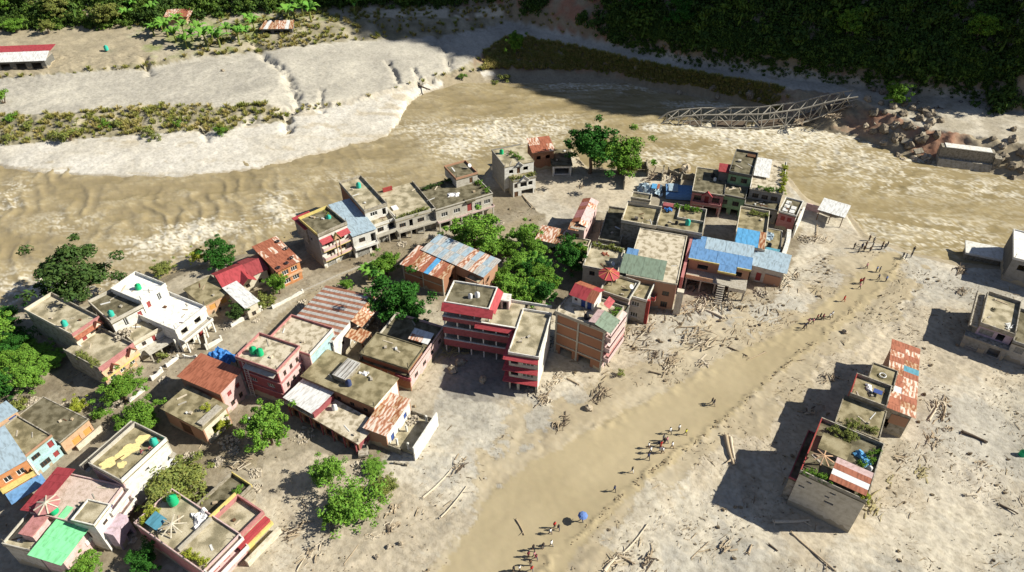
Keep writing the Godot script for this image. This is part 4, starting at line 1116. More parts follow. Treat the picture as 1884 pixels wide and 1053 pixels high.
	add(T, "ladder", "iron_white", func(g):
		for x in [1.0, 1.9]: g.bar(Vector3(x, -.2, .6), Vector3(x, 8.9, .12), .08, .08)
		for i in 14: g.bar(Vector3(1.0, .3 + i * .6, .57 - i * .033), Vector3(1.9, .3 + i * .6, .57 - i * .033), .06, .06))
	tank(T.to_global(Vector3(1.9, 8.95, -2.2)), "green", "green water tank at the edge of the tall pink house's terrace, beside its twin", 1.15)
	tank(T.to_global(Vector3(3.3, 8.95, -2.3)), "green", "green water tank at the edge of the tall pink house's terrace, beside its twin", 1.15)
	# red tin strip behind it
	sheets(T, [Vector3(-2.4, 4.0, -2.6), Vector3(-.2, 4.4, -2.6), Vector3(-.2, 4.4, -9.5), Vector3(-2.4, 4.0, -9.5)], 1, 5, ["tin_red"])
	var tb := thing("tarpaulin", "crumpled blue tarpaulin draped over posts beside the tall pink house", "tarpaulin", Vector3(-55.29, 3.4, -94.82), -25)
	crumple(tb, 5.0, 2.6, 1.1, "tarp_blue")
	for k in 4: bx(tb, "post", "wood_brown", [-2, 1.9, -2, 1.9][k] - .06, [-2, 1.9, -2, 1.9][k] + .06, -3.6, -.25, [-1, -1, 1, 1][k] - .06, [-1, -1, 1, 1][k] + .06)

	# brown roofs below
	B = [[-59.66, -86.84, -25.34], [0, -0, 9.17, 5.21, 6]]
	T = house("two_storey_house", "pale pink two-storey house under a brick-red tin roof", B)
	W = B[1][2]
	D = B[1][3]
	block(T, B[1], {m = "palepink", mf = "brick_pale", par = 0.0, roof = "concrete", over = .0, r = row(D, 3.4, 1.1, 2, .9, "r") + row(D, .8, 1.2, 2, .9, "w"), floors = [2.8]})
	sheets(T, [Vector3(-.4, 6.1, .4), Vector3(W + .4, 6.1, .4), Vector3(W + .4, 6.5, -D - .5), Vector3(-.4, 6.5, -D - .5)], 7, 2, ["tin_red", "tin_red", "tin_red", "tin_red", "tin_grey"])
	B = [[-60.89, -80.7, -28.35], [0, -0, 9.45, 3.24, 4.6]]
	T = house("flat_roofed_house", "small brick house with overhanging mossy roof and planter box", B)
	W = B[1][2]
	D = B[1][3] + 2.2
	block(T, [0, 0, W, D, 4.6], {m = "brick_pale", mr = "cream", par = 0.0, roof = "roof_moss", over = .35, f = [[3.4, .2, 2.6, 2.8, "d"]], r = [[1.4, .8, 2.0, 2.2, "o"]]})
	bx(T, "planter", "concrete", W - 1.4, W - .1, 4.602, 5.0, -4.8, -.3)
	plant_row(T, Vector3(W - 2.6, 4.62, -3.6), Vector3(W - 2.0, 4.62, -3.9), 1, "roof_shrub", "leaf_yellow", "round yellow-green shrub on the small brick house's mossy roof")
	rubble_heap(T.to_global(Vector3(W + 2.5, 0, -2.0)), 1.8, .5, "mound of mud and broken brick beside the small brick house")

	# mossy flat roof, white tin roof and low front
	B = [[-37.93, -87.4, -27.01], [0, -0, 15.65, 6.03, 5.5]]
	T = house("flat_roofed_house", "wide house with brown mossy flat roof and boxed skylight", B)
	W = B[1][2]
	D = B[1][3] + 1.2
	block(T, [0, 0, W, D, 5.5], {m = "brick", mr = "white", par = 0.0, roof = "roof_moss", over = .25, f = row(W, 2.9, 1.0, 5, .9, "w"), floors = [2.6]})
	block(T, [5.6, -2.0, 2.6, 4.4, 6.7], {m = "raw", roof = "tin_grey", par = 0.0, over = .1, y0 = 5.4})
	for k in 4: bx(T, "glazing_bar", "iron", 5.7 + k * .8, 5.76 + k * .8, 6.702, 6.78, -6.2, -2.1)
	tank(T.to_global(Vector3(8.9, 5.52, -2.0)), "blue", "dark blue water tank beside the boxed skylight")
	tarp_heap(T.to_global(Vector3(9.4, 5.52, -5.6)), .9, "cloth_white", "small white sheet left beside the boxed skylight")
	B = [[-40.15, -83.25, -32.3], [0, -0, 16.73, 4.77, 4]]
	T = house("low_house", "low red-brown house with white tin roof and muddy cream terrace", B)
	W = B[1][2]
	D = B[1][3]
	block(T, [0, 0, W, D, 3.2], {m = "deep_pink", mf = "brick", par = 0.0, roof = "roof_cream", over = .3, f = row(W, .1, 2.0, 6, 1.5, "o")})
	sheets(T, [Vector3(-.5, 4.2, .2), Vector3(6.6, 4.2, .2), Vector3(6.6, 4.6, -5.4), Vector3(-.5, 4.6, -5.4)], 6, 1, ["tin_white", "tin_white"])
	bx(T, "wall", "deep_pink", 6.5, 6.9, 3.2, 4.3, -4.8, .1)
	bx(T, "wall", "brick", -.3, 6.4, 3.2, 4.05, -.3, -.1)
	columns(T, spread(.6, W - .4, 7), .3, -.3, 3.0, .2, "deep_pink")
	tank(T.to_global(Vector3(8.4, 3.22, -3.3)), "white", "small white water tank in the shade under the mossy-roofed house", .9)
	# unfinished house with white wall
	B = [[-25.07, -76.8, -23.55], [0, -0, 9.39, 8.13, 4.2]]
	T = house("unfinished_house", "unfinished house half under streaked rusty tin, half roofless behind white wall", B)
	W = B[1][2]
	D = B[1][3]
	block(T, [0, 0, 4.1, D, 4.0], {m = "brick_pale", mr = "white", par = 0.0, roof = "concrete", over = .0, r = [[1.0, .4, 1.0, 2.0, "u"], [5.4, 1.6, 1.0, 1.4, "u"]]})
	sheets(T, [Vector3(-.3, 4.15, .3), Vector3(4.3, 4.15, .3), Vector3(4.3, 4.4, -D - .2), Vector3(-.3, 4.4, -D - .2)], 4, 3, ["tin_rust", "tin_tan", "tin_rust"])
	bx(T, "wall", "white", W - .1, W + .15, -.5, 3.6, -D, .2)
	bx(T, "wall", "raw", 4.15, W - .12, -.5, 1.7, -D - .1, -D + .12)
	bx(T, "floor", "roof_pale", 4.15, W - .12, .3, .9, -D + .14, -.6)
	for q in [[5.4, -1.0], [5.4, -4.2], [7.6, -1.0], [7.6, -7.4], [W - .4, -2.6], [W - .4, -5.2]]:
		bx(T, "column", "white", q[0] - .15, q[0] + .15, .3, 2.6, q[1] - .15, q[1] + .15)
	bx(T, "wall", "raw", 4.2, 6.6, -.5, 1.6, -.1, .1)
	rubble_heap(T.to_global(Vector3(4.8, .9, -D + 1.2)), 1.6, .7, "heap of plaster and sheets beside the streaked rusty roof")
	free_wall(Vector3(-19.85, 0, -72.34), Vector3(-17.79, 0, -71.91), .5, "raw", "low broken wall stub before the roofless white-walled house")
	var car := thing("pickup_truck", "mud-covered grey vehicle stuck beside the low red-brown house", "vehicle", Vector3(-25.62, 0, -75.32), 10)
	vehicle(car)

	# house between the hall and the hotel
	B = [[-28.59, -92.66, -22.6], [0, -0, 10.57, 13.83, 4.6]]
	T = house("brick_house", "brick house with mossy overhanging roof and pink street wall beside the hotel", B)
	W = B[1][2]
	D = B[1][3]
	block(T, B[1], {m = "brick", mr = "palepink", par = .5, ps = "rlb", pm = "palepink", pml = "plaster", roof = "roof_dark", f = row(W, 2.3, 1.1, 6, .6, "b"), r = row(D, 1.6, 1.1, 4, 1.2, "w"), floors = []})
	block(T, [.6, -.4, W - 1.0, 5.4, 6.0], {m = "brick", par = .2, pm = "roof_dark", roof = "roof_moss", over = .45, y0 = 4.0})
	bx(T, "band", "deep_pink", W * .72, W + .35, 3.0, 3.7, .01, .4)
	sheets(T, [Vector3(6.2, 5.2, -7.6), Vector3(10.4, 5.2, -7.6), Vector3(10.4, 5.6, -10.4), Vector3(6.2, 5.6, -10.4)], 3, 2, ["tin_white", "tin_rust", "tin_white"])
	for q in [[6.4, -7.8], [10.2, -7.8], [6.4, -10.2], [10.2, -10.2]]: bx(T, "post", "wood_brown", q[0] - .07, q[0] + .07, 4.1, 5.15, q[1] - .07, q[1] + .07)
	hotel()
	brick_tower()

func hotel() -> void:
	var B := [[-0.57, -89.22, -13.47], [0, -0, 5.41, 11.85, 9.85], [-14.54, -6.66, 14.59, 6.91, 9.85], [-14.21, -7.01, 8.75, 6.37, 12.9]]
	var T := house("hotel", "L-shaped red and white hotel with open galleries round a mud-filled court", B)
	var R: Array = B[1]
	var A: Array = B[2]
	var W: float = R[2]
	var D: float = R[3]
	var z0: float = A[1]
	var xa: float = A[0]
	# right wing
	block(T, R, {m = "white", mf = "plaster", ml = "deep_pink", roof = "roof_pale", par = .5, pm = "white", pmr = "white", over = .15, f = [[.35, 6.9, 1.4, 1.2, "o"], [2.5, 6.9, 2.2, 1.3, "b"], [.35, 3.9, 1.4, 1.2, "o"], [2.5, 3.9, 2.2, 1.3, "b"], [2.0, -.2, 3.0, 2.2, "o"], [.3, -.2, 1.2, 2.2, "o"]], floors = [3.2, 6.2], r = []})
	for y in [8.9, 6.1, 3.2]: awning(T, "tin_crimson", -.9, W + .05, y + .2, .02, .9, .5)
	for y in [6.1, 3.2, 8.9]:
		add(T, "awning", "tin_crimson", func(g): g.slab([Vector3(-1.1, y - .35, .8), Vector3(-.02, y + .2, .0), Vector3(-.02, y + .2, z0 + .1), Vector3(-1.1, y - .35, z0 + .1)], .1))
	# gallery wing: open bays between floor slabs
	var L: float = W * .0 + (-xa)
	var d: float = A[3]
	for k in 3:
		var fy: float = 3.25 * k + 3.0
		if k < 2: bx(T, "floor_slab", "concrete", xa, -.02, fy - .2, fy, z0 - d, z0)
		bx(T, "gallery_front", "deep_pink", xa, -.02, fy - .95, fy + .75 if k < 2 else fy + .1, z0 + .01, z0 + .28)
		bx(T, "ledge", "white", xa - .05, -.05, fy + .752 if k < 2 else fy + .102, fy + .84 if k < 2 else fy + .2, z0 - .02, z0 + .32)
		columns(T, spread(xa + .2, -1.6, 6), z0 - .2, fy - 3.2, fy - .2, .24, "white")
	bx(T, "wall", "plaster", xa + .1, -.05, -.4, 9.3, z0 - 2.4, z0 - 2.1)
	bx(T, "wall", "white", xa, -.03, -.4, 9.3, z0 - d, z0 - d + .2)
	bx(T, "wall", "deep_pink", xa, xa + .2, -.4, 9.3, z0 - d + .22, z0 - 2.0)
	bx(T, "roof", "roof_pale", xa + 8.2, -.02, 9.3, 9.5, z0 - d - .1, z0 + .1)
	awning(T, "tin_crimson", xa + 6.5, -.8, 9.3, z0 + .3, .8, .55)
	bx(T, "parapet", "white", xa + 8.8, W - .2, 9.5, 10.1, z0 - d - .1, z0 - d + .08)
	# raised top storey at the left end
	var U: Array = B[3]
	var xb: float = U[0]
	bx(T, "floor_slab", "concrete", xa - .05, xa + 9.0, 9.25, 9.48, z0 - d - .05, z0 + .05)
	block(T, [xb + .3, U[1] - 1.9, U[2] - .5, U[3] - 1.9, 12.3], {m = "plaster", par = 0.0, roof = "concrete", over = .02, y0 = 9.4, f = row(U[2], 10.3, 1.2, 3, 1.3, "w")})
	bx(T, "roof", "roof_dark", xb - .05, xb + U[2] + .05, 12.3, 12.5, U[1] - U[3] - .05, U[1] + .05)
	columns(T, spread(xb + .2, xb + U[2] - .2, 4), U[1] - .2, 9.5, 12.3, .22, "white")
	parapet(T, xb, U[1], U[2], U[3], 12.5, .4, "flrb", "white", .03, .2)
	awning(T, "tin_crimson", xb - .3, xb + U[2] + .9, 12.7, U[1] + .1, 1.2, 1.1)
	awning_r(T, "tin_crimson", U[1] + .1, U[1] - U[3], 12.7, xb + U[2] + .06, 1.1, .9)
	block(T, [xa + 10.2, z0 - 4.6, 1.6, 2.0, 11.7], {m = "palepink", par = 0.0, roof = "white", y0 = 9.4, over = .08, f = [[.4, 9.5, .8, 1.8, "o"]]})
	tank(T.to_global(Vector3(xb + 4.4, 12.5, U[1] - 2.6)), "white", "white water tank with blue band on the hotel's raised roof", .8)
	tank(T.to_global(Vector3(xb + 5.6, 12.5, U[1] - 3.2)), "white", "plain white water tank on the hotel's raised roof by a bent mast", .9)
	add(T, "mast", "iron", func(g): g.bar(Vector3(xb + 5.2, 12.5, U[1] - 4.2), Vector3(xb + 5.3, 15.6, U[1] - 4.2), .07, .07))

func brick_tower() -> void:
	var B := [[8.38, -98.9, -31.4], [0, -0, 10.17, 7.51, 11]]
	var T := house("brick_tower_house", "four-storey bare brick house with concrete frame and pink street balconies", B)
	var W: float = B[1][2]
	var D: float = B[1][3]
	block(T, B[1], {m = "brick", ml = "darkgrey", mr = "palepink", par = .5, pm = "concrete", roof = "roof_cream", over = .25, f = [[1.2, -.2, 2.6, 2.2, "o"], [5.2, -.2, 2.6, 2.2, "o"]], l = row(D, 1.0, 1.6, 3, 1.4, "o") + row(D, 4.0, 1.6, 3, 1.4, "o") + row(D, 7.0, 1.6, 3, 1.4, "o"), r = row(D, 3.4, 1.6, 3, 1.3, "w") + row(D, 6.2, 1.6, 3, 1.3, "w") + row(D, .1, 2.0, 2, 2.2, "s"), floors = [2.6, 5.3, 8.0]})
	columns(T, [.15, W * .47, W - .15], .02, -.4, 10.3, .34, "concrete")
	for y in [2.5, 5.2, 7.9]:
		bx(T, "beam", "concrete", -.1, W + .1, y, y + .28, .004, .16)
		balcony_r(T, -.2, -D + .2, y + .25, W, 1.2, "palepink", "concrete", .9)
		awning_r(T, "palepink" if y > 3.0 else "rose", -.1, -D + .1, y + 2.4, W + .02, 1.1, .45)
	bx(T, "infill", "concrete", .4, W - .4, -.4, .0, .004, .12)
	# roof room with red gable, sheet-roofed shelters
	block(T, [1.2, -4.0, 4.6, 3.2, 13.2], {m = "white", par = 0.0, roof = "concrete", over = .0, y0 = 10.45, f = [[.5, 11.4, .6, .6, "w"], [1.9, 10.5, .9, 2.0, "u"], [3.2, 10.5, .9, 2.0, "u"]]})
	gable(T, 1.2, -3.4, 4.6, 4.2, 13.2, 1.0, ["tin_crimson", "tin_red"], "white", .3)
	sheets(T, [Vector3(W - 3.2, 12.0, .6), Vector3(W - 1.9, 12.3, .6), Vector3(W - 1.9, 12.3, -3.4), Vector3(W - 3.2, 12.0, -3.4)], 1, 2, ["palepink"])
	sheets(T, [Vector3(W - 1.85, 12.3, .9), Vector3(W + 1.4, 11.4, .9), Vector3(W + 1.4, 11.4, -3.4), Vector3(W - 1.85, 12.3, -3.4)], 2, 2, ["tin_darkgreen"])
	for q in [[W - 3.0, .3], [W + 1.2, .3], [W + 1.2, -3.2], [W - 3.0, -3.2]]: bx(T, "post", "iron", q[0] - .06, q[0] + .06, 10.5, 11.5, q[1] - .06, q[1] + .06)
	sheets(T, [Vector3(W - 2.6, 12.9, -4.2), Vector3(W - 1.4, 12.3, -4.2), Vector3(W - 1.4, 12.3, -6.8), Vector3(W - 2.6, 12.9, -6.8)], 1, 2, ["tin_crimson"])
	plant_row(T, Vector3(W - .8, 10.55, -4.2), Vector3(W - .6, 10.55, -6.2), 3, "potted_shrub", "leaf", "leafy potted shrub on the brick tower house's roof", "potted shrubs on the brick tower roof")
	tank(T.to_global(Vector3(W * .55, 10.52, -1.4)), "black", "black water tank on the brick tower house's cream roof", .9)
	debris_pile(T.to_global(Vector3(-1.6, 0, -2.0)), 2.2, 26, "iron", "tangle of bent rods and sticks beside the brick tower house")

	# terrace house behind, red kiosk roof, and the grey and red front
	B = [[15.29, -119.05, -17.77], [0, -0, 7.18, 8.59, 6]]
	var U := house("terrace_house", "house with cluttered pale roof terrace edged in vines", B)
	W = B[1][2]
	D = B[1][3]
	block(U, B[1], {m = "plaster", ml = "stained", roof = "roof_pale", par = .6, floors = [2.8], f = row(W, 3.6, 1.2, 2, 1.2, "w")})
	plant_row(U, Vector3(.6, 5.45, -D + .4), Vector3(W - .3, 5.45, -D + .5), 7, "vine", "leaf_olive", "vine along the back parapet of the cluttered pale terrace", "vines round the cluttered terrace")
	tarp_heap(U.to_global(Vector3(3.6, 5.45, -5.8)), .9, "tin_red", "rusty upturned basin on the cluttered pale terrace")
	dish(U.to_global(Vector3(W - 1.2, 5.45, -2.0)), "white satellite dish on the cluttered pale terrace")
	B = [[17.89, -109.72, -28.17], [0, -0, 6.29, 6.27, 7]]
	U = house("terrace_house", "house with mossy terrace and orange-red kiosk roof", B)
	W = B[1][2]
	D = B[1][3]
	block(U, B[1], {m = "plaster", mr = "palepink", roof = "roof_moss", par = .6, floors = [3.2], r = row(D, 4.0, 1.4, 2, 1.2, "w")})
	kiosk(U, Vector3(.2, 6.4, -4.2), 2.3, "tin_crimson", "orange")
	dish(U.to_global(Vector3(W - .9, 6.4, -3.6)), "white satellite dish on the mossy terrace by the kiosk roof")
	block(U, [W * .15, 2.3, W * .9, 2.2, 5.6], {m = "darkgrey", roof = "roof_dark", par = .3, y0 = -.3})
	B = [[23.94, -108.38, -23.91], [0, -0, 3.45, 7.61, 6.6]]
	U = house("street_house", "grey street house with white window grilles and two bright red pillars", B)
	W = B[1][2]
	D = B[1][3]
	block(U, B[1], {m = "grey", mf = "plaster", roof = "roof_moss", par = .6, pm = "white", r = row(D, 4.0, 1.3, 3, 1.2, "b") + row(D, 1.2, 1.3, 3, 1.2, "b"), f = [[.5, 4.1, 1.6, 1.2, "b"], [.5, 1.2, 1.6, 1.2, "b"]], floors = [3.1]})
	for z in [-.15, -D + .2]: bx(U, "pillar", "red", W + .01, W + .7, -.4, 6.4, z - .5, z + .1)
	balcony_r(U, -D + .1, -D * .55, 3.2, W, 1.0, "red", "concrete", .9)
	plant_row(U, Vector3(.6, 6.05, -D + .6), Vector3(W - .3, 6.05, -D + .8), 5, "potted_shrub", "leaf", "potted shrub under the green corrugated shelter", "potted shrubs under the green shelter")
	# wide cream roof
	B = [[23.82, -114, -17.35], [0, -0, 10.39, 17.45, 7.5]]
	U = house("flat_roofed_house", "large house with broad swept cream roof and green corrugated shelter", B)
	W = B[1][2]
	D = B[1][3]
	block(U, [0, 0, W, D, 7.5], {m = "plaster", mf = "brick_pale", mr = "rose", roof = "roof_cream", par = .18, pm = "cream", ps = "flrb", f = [[W - 2.6, 3.8, 1.4, 1.2, "w"], [W - 2.6, .6, 1.4, 1.6, "w"]], floors = [3.6]})
	sheets(U, [Vector3(-1.6, 7.5, -.2), Vector3(W * .72, 7.5, -.2), Vector3(W * .72, 8.6, -5.6), Vector3(-1.6, 8.6, -5.6)], 8, 1, ["tin_darkgreen"])
	for x in spread(-1.4, W * .70, 4): bx(U, "post", "iron", x - .06, x + .06, 5.0, 7.45, -.5, -.38)
	sheets(U, [Vector3(-1.2, 8.5, -5.7), Vector3(1.2, 8.5, -5.7), Vector3(1.2, 8.9, -7.4), Vector3(-1.2, 8.9, -7.4)], 2, 1, ["tin_blue"])
	bx(U, "parapet", "cream", -2.0, -1.75, 6.0, 7.6, -8.0, 2.0)
	add(U, "buttress", "cream", func(g): g.hexa([Vector3(W + .3, -.4, 1.0), Vector3(W + 1.7, -.4, 1.0), Vector3(W + 1.7, -.4, -.6), Vector3(W + .3, -.4, -.6), Vector3(W + .3, 6.0, .6), Vector3(W + 1.7, 6.0, .6), Vector3(W + 1.7, 6.0, -.6), Vector3(W + .3, 6.0, -.6)]))

func kiosk(T: Node, at: Vector3, r: float, mk, trim) -> void:
	var g := G.new()
	var e := G.new()
	for i in 8:
		var a := TAU * i / 8
		var b := TAU * (i + 1) / 8
		var p := at + Vector3(cos(a) * r, 1.7, -sin(a) * r)
		var q := at + Vector3(cos(b) * r, 1.7, -sin(b) * r)
		var t := at + Vector3(0, 2.6, 0)
		g.tri(p, q, t)
		g.tri(q - Vector3(0, .06, 0), p - Vector3(0, .06, 0), t - Vector3(0, .06, 0))
		e.bar(p + Vector3(0, .04, 0), t + Vector3(0, .05, 0), .14, .10)
	part(T, "kiosk_roof", g, mk)
	part(T, "roof_rib", e, trim)
	for i in 4:
		var a := TAU * (i + .5) / 4
		bx(T, "post", "concrete", at.x + cos(a) * r * .7 - .08, at.x + cos(a) * r * .7 + .08, at.y, at.y + 1.9, at.z + sin(a) * r * .7 - .08, at.z + sin(a) * r * .7 + .08)

func houses_far_right() -> void:
	var B := [[24.9, -132.51, -17.72], [0, -0, 7.84, 8.1, 8.5], [7.84, -0.2, 10.11, 9.99, 8.5]]
	var T := house("concrete_house", "grey concrete house with stepped parapets and flat dark roof", B)
	block(T, B[1], {m = "darkgrey", mf = "stained", roof = "roof_moss", par = .8, pm = "cream", pt = .2, floors = [4.0], f = [[5.4, 6.3, .7, .7, "w"]]})
	block(T, [.6, -B[1][3] - .02, 4.4, 2.4, 9.8], {m = "cream", roof = "roof_dark", par = .4})
	bx(T, "pipe", "iron", 2.6, 3.4, 7.7, 8.3, -2.6, -1.8)
	T = house("concrete_house", "concrete house whose brown roof is split by low walls and holds tanks", [[B[0][0], B[0][1], B[0][2]]])
	var R: Array = B[2]
	block(T, R, {m = "stained", mf = "raw", roof = "roof_moss", par = .7, pm = "plaster", floors = [4.0]})
	bx(T, "low_wall", "plaster", R[0] + 4.0, R[0] + 4.2, 7.8, 8.4, -R[3] + .2, -5.0)
	bx(T, "low_wall", "plaster", R[0] + 4.2, R[0] + R[2] - .2, 7.8, 8.4, -5.2, -5.0)
	bx(T, "shed", "deep_pink", R[0] + .2, R[0] + 2.6, 7.8, 8.7, -R[3] + .1, -R[3] + 1.6)
	tank(T.to_global(Vector3(R[0] + 6.6, 7.8, -3.6)), "teal", "white-topped teal water tank on the split brown roof", 1.1)
	tank(T.to_global(Vector3(R[0] + 4.2, 7.8, -3.0)), "black", "small dark water tank beside the white-topped teal one", .7)
	tank(T.to_global(Vector3(R[0] + 2.2, 7.8, -.8)), "black", "small dark water tank on the front edge of the split brown roof", .8)
	plant_row(T, Vector3(R[0] + 3.2, 7.85, -R[3] + .4), Vector3(R[0] + 8.4, 7.85, -R[3] + .4), 6, "roof_shrub", "leaf", "shrub along the back wall of the split brown roof", "shrubs on the split brown roof")
	var tb := thing("tarpaulin", "small bright blue tarpaulin on the split brown roof", "tarpaulin", T.to_global(Vector3(R[0] + 1.6, 8.5, -7.6)), 0)
	crumple(tb, 1.4, 1.6, .4, "tarp_blue")
	# courtyard ground and houses around it
	B = [[54.12, -153.03, -22.05], [0, -0, 5.49, 12.03, 9]]
	T = house("tall_house", "tall house with black stained roof and pale green front", B)
	var W: float = B[1][2]
	block(T, B[1], {m = "darkgrey", mf = "green", roof = "roof_dark", par = .6, pm = "darkgrey", floors = [3.0, 6.0], f = [[.6, 6.3, 1.4, 1.3, "w"], [3.2, 6.3, 1.5, 1.3, "w"]]})
	block(T, [-.6, 5.6, W + .4, 5.58, 5.6], {m = "grey", mf = "green", roof = "roof_dark", par = .25, f = [[.5, 2.8, 1.5, 1.3, "w"], [3.2, 2.8, 1.6, 1.3, "w"], [.6, .0, 1.6, 1.8, "o"], [3.2, .0, 1.8, 1.8, "o"]], floors = [2.4]})
	bx(T, "crate", "plaster", 1.2, 2.0, 8.42, 8.9, -7.0, -6.2)
	bx(T, "debris_board", "wood_brown", 3.0, 5.2, 8.42, 8.7, -11.2, -9.8)
	B = [[58.59, -148.51, -19.83], [0, -0, 7.66, 16.27, 7]]
	T = house("grey_house", "grey-fronted riverside house with pale swept roof edged by vines", B)
	W = B[1][2]
	var D: float = B[1][3]
	block(T, B[1], {m = "grey", roof = "roof_cream", par = .25, ps = "lr", pm = "white", floors = [3.4], f = row(W, 4.4, 1.2, 3, 1.5, "w")})
	block(T, [-.4, 3.4, W + .2, 3.38, 4.2], {m = "grey", roof = "roof_dark", par = .25, f = row(W, 1.4, 1.2, 3, 1.5, "o")})
	sheets(T, [Vector3(.2, 7.3, -5.6), Vector3(4.0, 7.3, -5.6), Vector3(4.0, 7.6, -14.8), Vector3(.2, 7.6, -14.8)], 4, 4, ["tin_white"])
	plant_row(T, Vector3(W - .2, 6.8, -.6), Vector3(W - .2, 6.8, -13.0), 9, "vine", "leaf_yellow", "yellow-green vine hanging on the riverside house's right edge", "vines on the riverside house")
	plant_row(T, Vector3(2.4, 6.8, -.5), Vector3(W - 1.0, 6.8, -.6), 5, "roof_shrub", "leaf", "green shrub on the front edge of the riverside house's roof", "shrubs on the riverside house's front edge")
	B = [[44.61, -148.78, -16.57], [0, -0, 7.61, 11.85, 6]]
	T = house("pink_house", "small pink house with grey flat roof and maroon shelter by the river", B)
	W = B[1][2]
	D = B[1][3]
	block(T, B[1], {m = "stained", mf = "rose", roof = "roof_dark", par = .3, pm = "cream", pmr = "darkgrey", floors = [3.0], f = [[.6, 3.4, 1.8, 1.4, "w"], [5.0, 3.4, 1.8, 1.4, "w"], [3.2, 3.0, 1.0, 1.9, "r"], [3.4, -.2, 3.2, 2.1, "o"]]})
	pediment(T, "rose", 3.7, 2.4, 5.2, 1.2, .4, "tin_crimson")
	balcony(T, .3, W - .3, 2.8, 0, 1.0, "rose", "concrete", .7)
	columns(T, [3.2, W - .4], .8, -.3, 2.6, .3, "palepink")
	block(T, [5.6, -D + 4.6, 3.2, 3.6, 8.4], {m = "darkgrey", par = 0.0, roof = "tin_maroon", over = .3, y0 = 5.4})
	tank(T.to_global(Vector3(4.2, 5.75, -D + 3.6)), "black", "black water tank beside the maroon shelter on the pink riverside house", .9)
	tank(T.to_global(Vector3(4.9, 5.75, -D + 5.2)), "white", "white water drum beside the black tank on the pink riverside house", .7)
	B = [[64.11, -141.36, -29.96], [0, -0, 4.03, 7.07, 5]]
	T = house("small_house", "small house with dark roof carrying pale solar panels", B)
	W = B[1][2]
	D = B[1][3]
	block(T, B[1], {m = "rose", mr = "white", roof = "roof_dark", par = .4, pm = "white", f = row(W, 2.6, 1.2, 2, 1.0, "r")})
	for k in 5:
		bx(T, "roof_panel", "tin_white", .5 + (k % 2) * 1.6, 1.7 + (k % 2) * 1.6, 4.75, 4.82, -2.2 - (k / 2) * 1.8, -.8 - (k / 2) * 1.8)
	add(T, "side_wall", "white", func(g): g.span(W + .5, W + .9, -.4, 3.6, -D, 2.0))
	B = [[49.75, -127.21, -19.32], [0, -0, 10.83, 16.18, 6]]
	T = house("courtyard_house", "courtyard house with bright blue tin sheets and thick white curved parapet", B)
	W = B[1][2]
	D = B[1][3]
	block(T, [0, 0, 6.6, D, 5.6], {m = "plaster", ml = "grey", roof = "roof_moss", par = .6, pm = "cream", f = [[.4, 2.6, 1.4, 1.4, "o"], [2.6, 2.6, 1.4, 1.4, "o"]], floors = [3.0]})
	sheets(T, [Vector3(.1, 5.9, .3), Vector3(6.4, 5.9, .3), Vector3(6.4, 6.5, -5.4), Vector3(.1, 6.5, -5.4)], 5, 1, ["tin_skyblue", "tin_skyblue", "tin_skyblue", "tin_skyblue", "tin_tan"], func(i, j): return 4 if i == 4 else i % 4)
	plant_row(T, Vector3(2.6, 5.05, -D + 2.0), Vector3(6.0, 5.05, -D + 1.6), 6, "roof_shrub", "leaf_olive", "scruffy shrub on the courtyard house's back terrace", "shrubs on the courtyard house's terrace")
	block(T, [6.7, -1.6, 3.4, 9.4, 4.2], {m = "plaster", roof = "roof_moss", par = .2})
	bx(T, "deck_sheet", "tin_teal", 5.6, 10.2, 4.4, 4.5, -2.8, .2)
	add(T, "curved_parapet", "white", func(g):
		var pts := []
		for i in 8: pts.append(Vector3(10.1 + sin(i / 7.0 * PI * .6) * 1.0, 0, .4 - i * 1.6))
		for i in 7:
			var a: Vector3 = pts[i]
			var b: Vector3 = pts[i + 1]
			g.hexa([a + Vector3(0, -.4, 0), a + Vector3(.9, -.4, 0), b + Vector3(.9, -.4, 0), b + Vector3(0, -.4, 0), a + Vector3(0, 5.0, 0), a + Vector3(.9, 5.0, 0), b + Vector3(.9, 5.0, 0), b + Vector3(0, 5.0, 0)]))
	tank(T.to_global(Vector3(7.6, 4.2, -3.4)), "black", "black water tank beside the courtyard house's blue sheets", .9)
	tb = thing("tarpaulin", "pale blue tarpaulin hung in the courtyard house's right yard", "tarpaulin", T.to_global(Vector3(7.4, 5.2, -6.6)), -17)
	crumple(tb, 1.8, 3.0, .5, "tin_paleblue")
	# long blue-roofed shop with orange trim
	B = [[38.52, -121.28, -18.74], [0, -0, 12.79, 7.71, 6.5]]
	T = house("market_hall", "long blue-roofed hall with orange trim and open muddy ground floor", B)
	W = B[1][2]
	D = B[1][3]
	block(T, [0, 0, W, D, 6.2], {m = "palepink", mf = "brick_pale", ml = "palepink", par = 0.0, roof = "concrete", over = .0, f = row(W, .0, 2.9, 4, 2.6, "o") + [[2.0, 3.8, 2.2, 1.2, "o"], [9.6, 3.8, 1.8, 1.2, "o"]], floors = [3.3]})
	sheets(T, [Vector3(-.2, 6.3, .2), Vector3(W + .2, 6.3, .2), Vector3(W + .2, 6.9, -D - .3), Vector3(-.2, 6.9, -D - .3)], 9, 2, ["tin_blue", "tin_paleblue", "tin_blue"], func(i, j): return 1 if j == 1 and i > 1 else 0)
	sheets(T, [Vector3(W * .50, 5.9, 2.2), Vector3(W * .78, 5.9, 2.2), Vector3(W * .78, 6.28, .2), Vector3(W * .50, 6.28, .2)], 2, 1, ["tin_blue"])
	bx(T, "trim", "yellow", -.2, W * .5, 6.1, 6.4, .25, .45)
	bx(T, "trim", "yellow", W * .49, W * .79, 5.6, 6.0, 2.22, 2.4)
	bx(T, "trim", "yellow", W * .79, W + .2, 6.0, 6.4, .25, .45)
	bx(T, "gallery_slab", "concrete", .0, W, 3.1, 3.35, .02, 3.4)
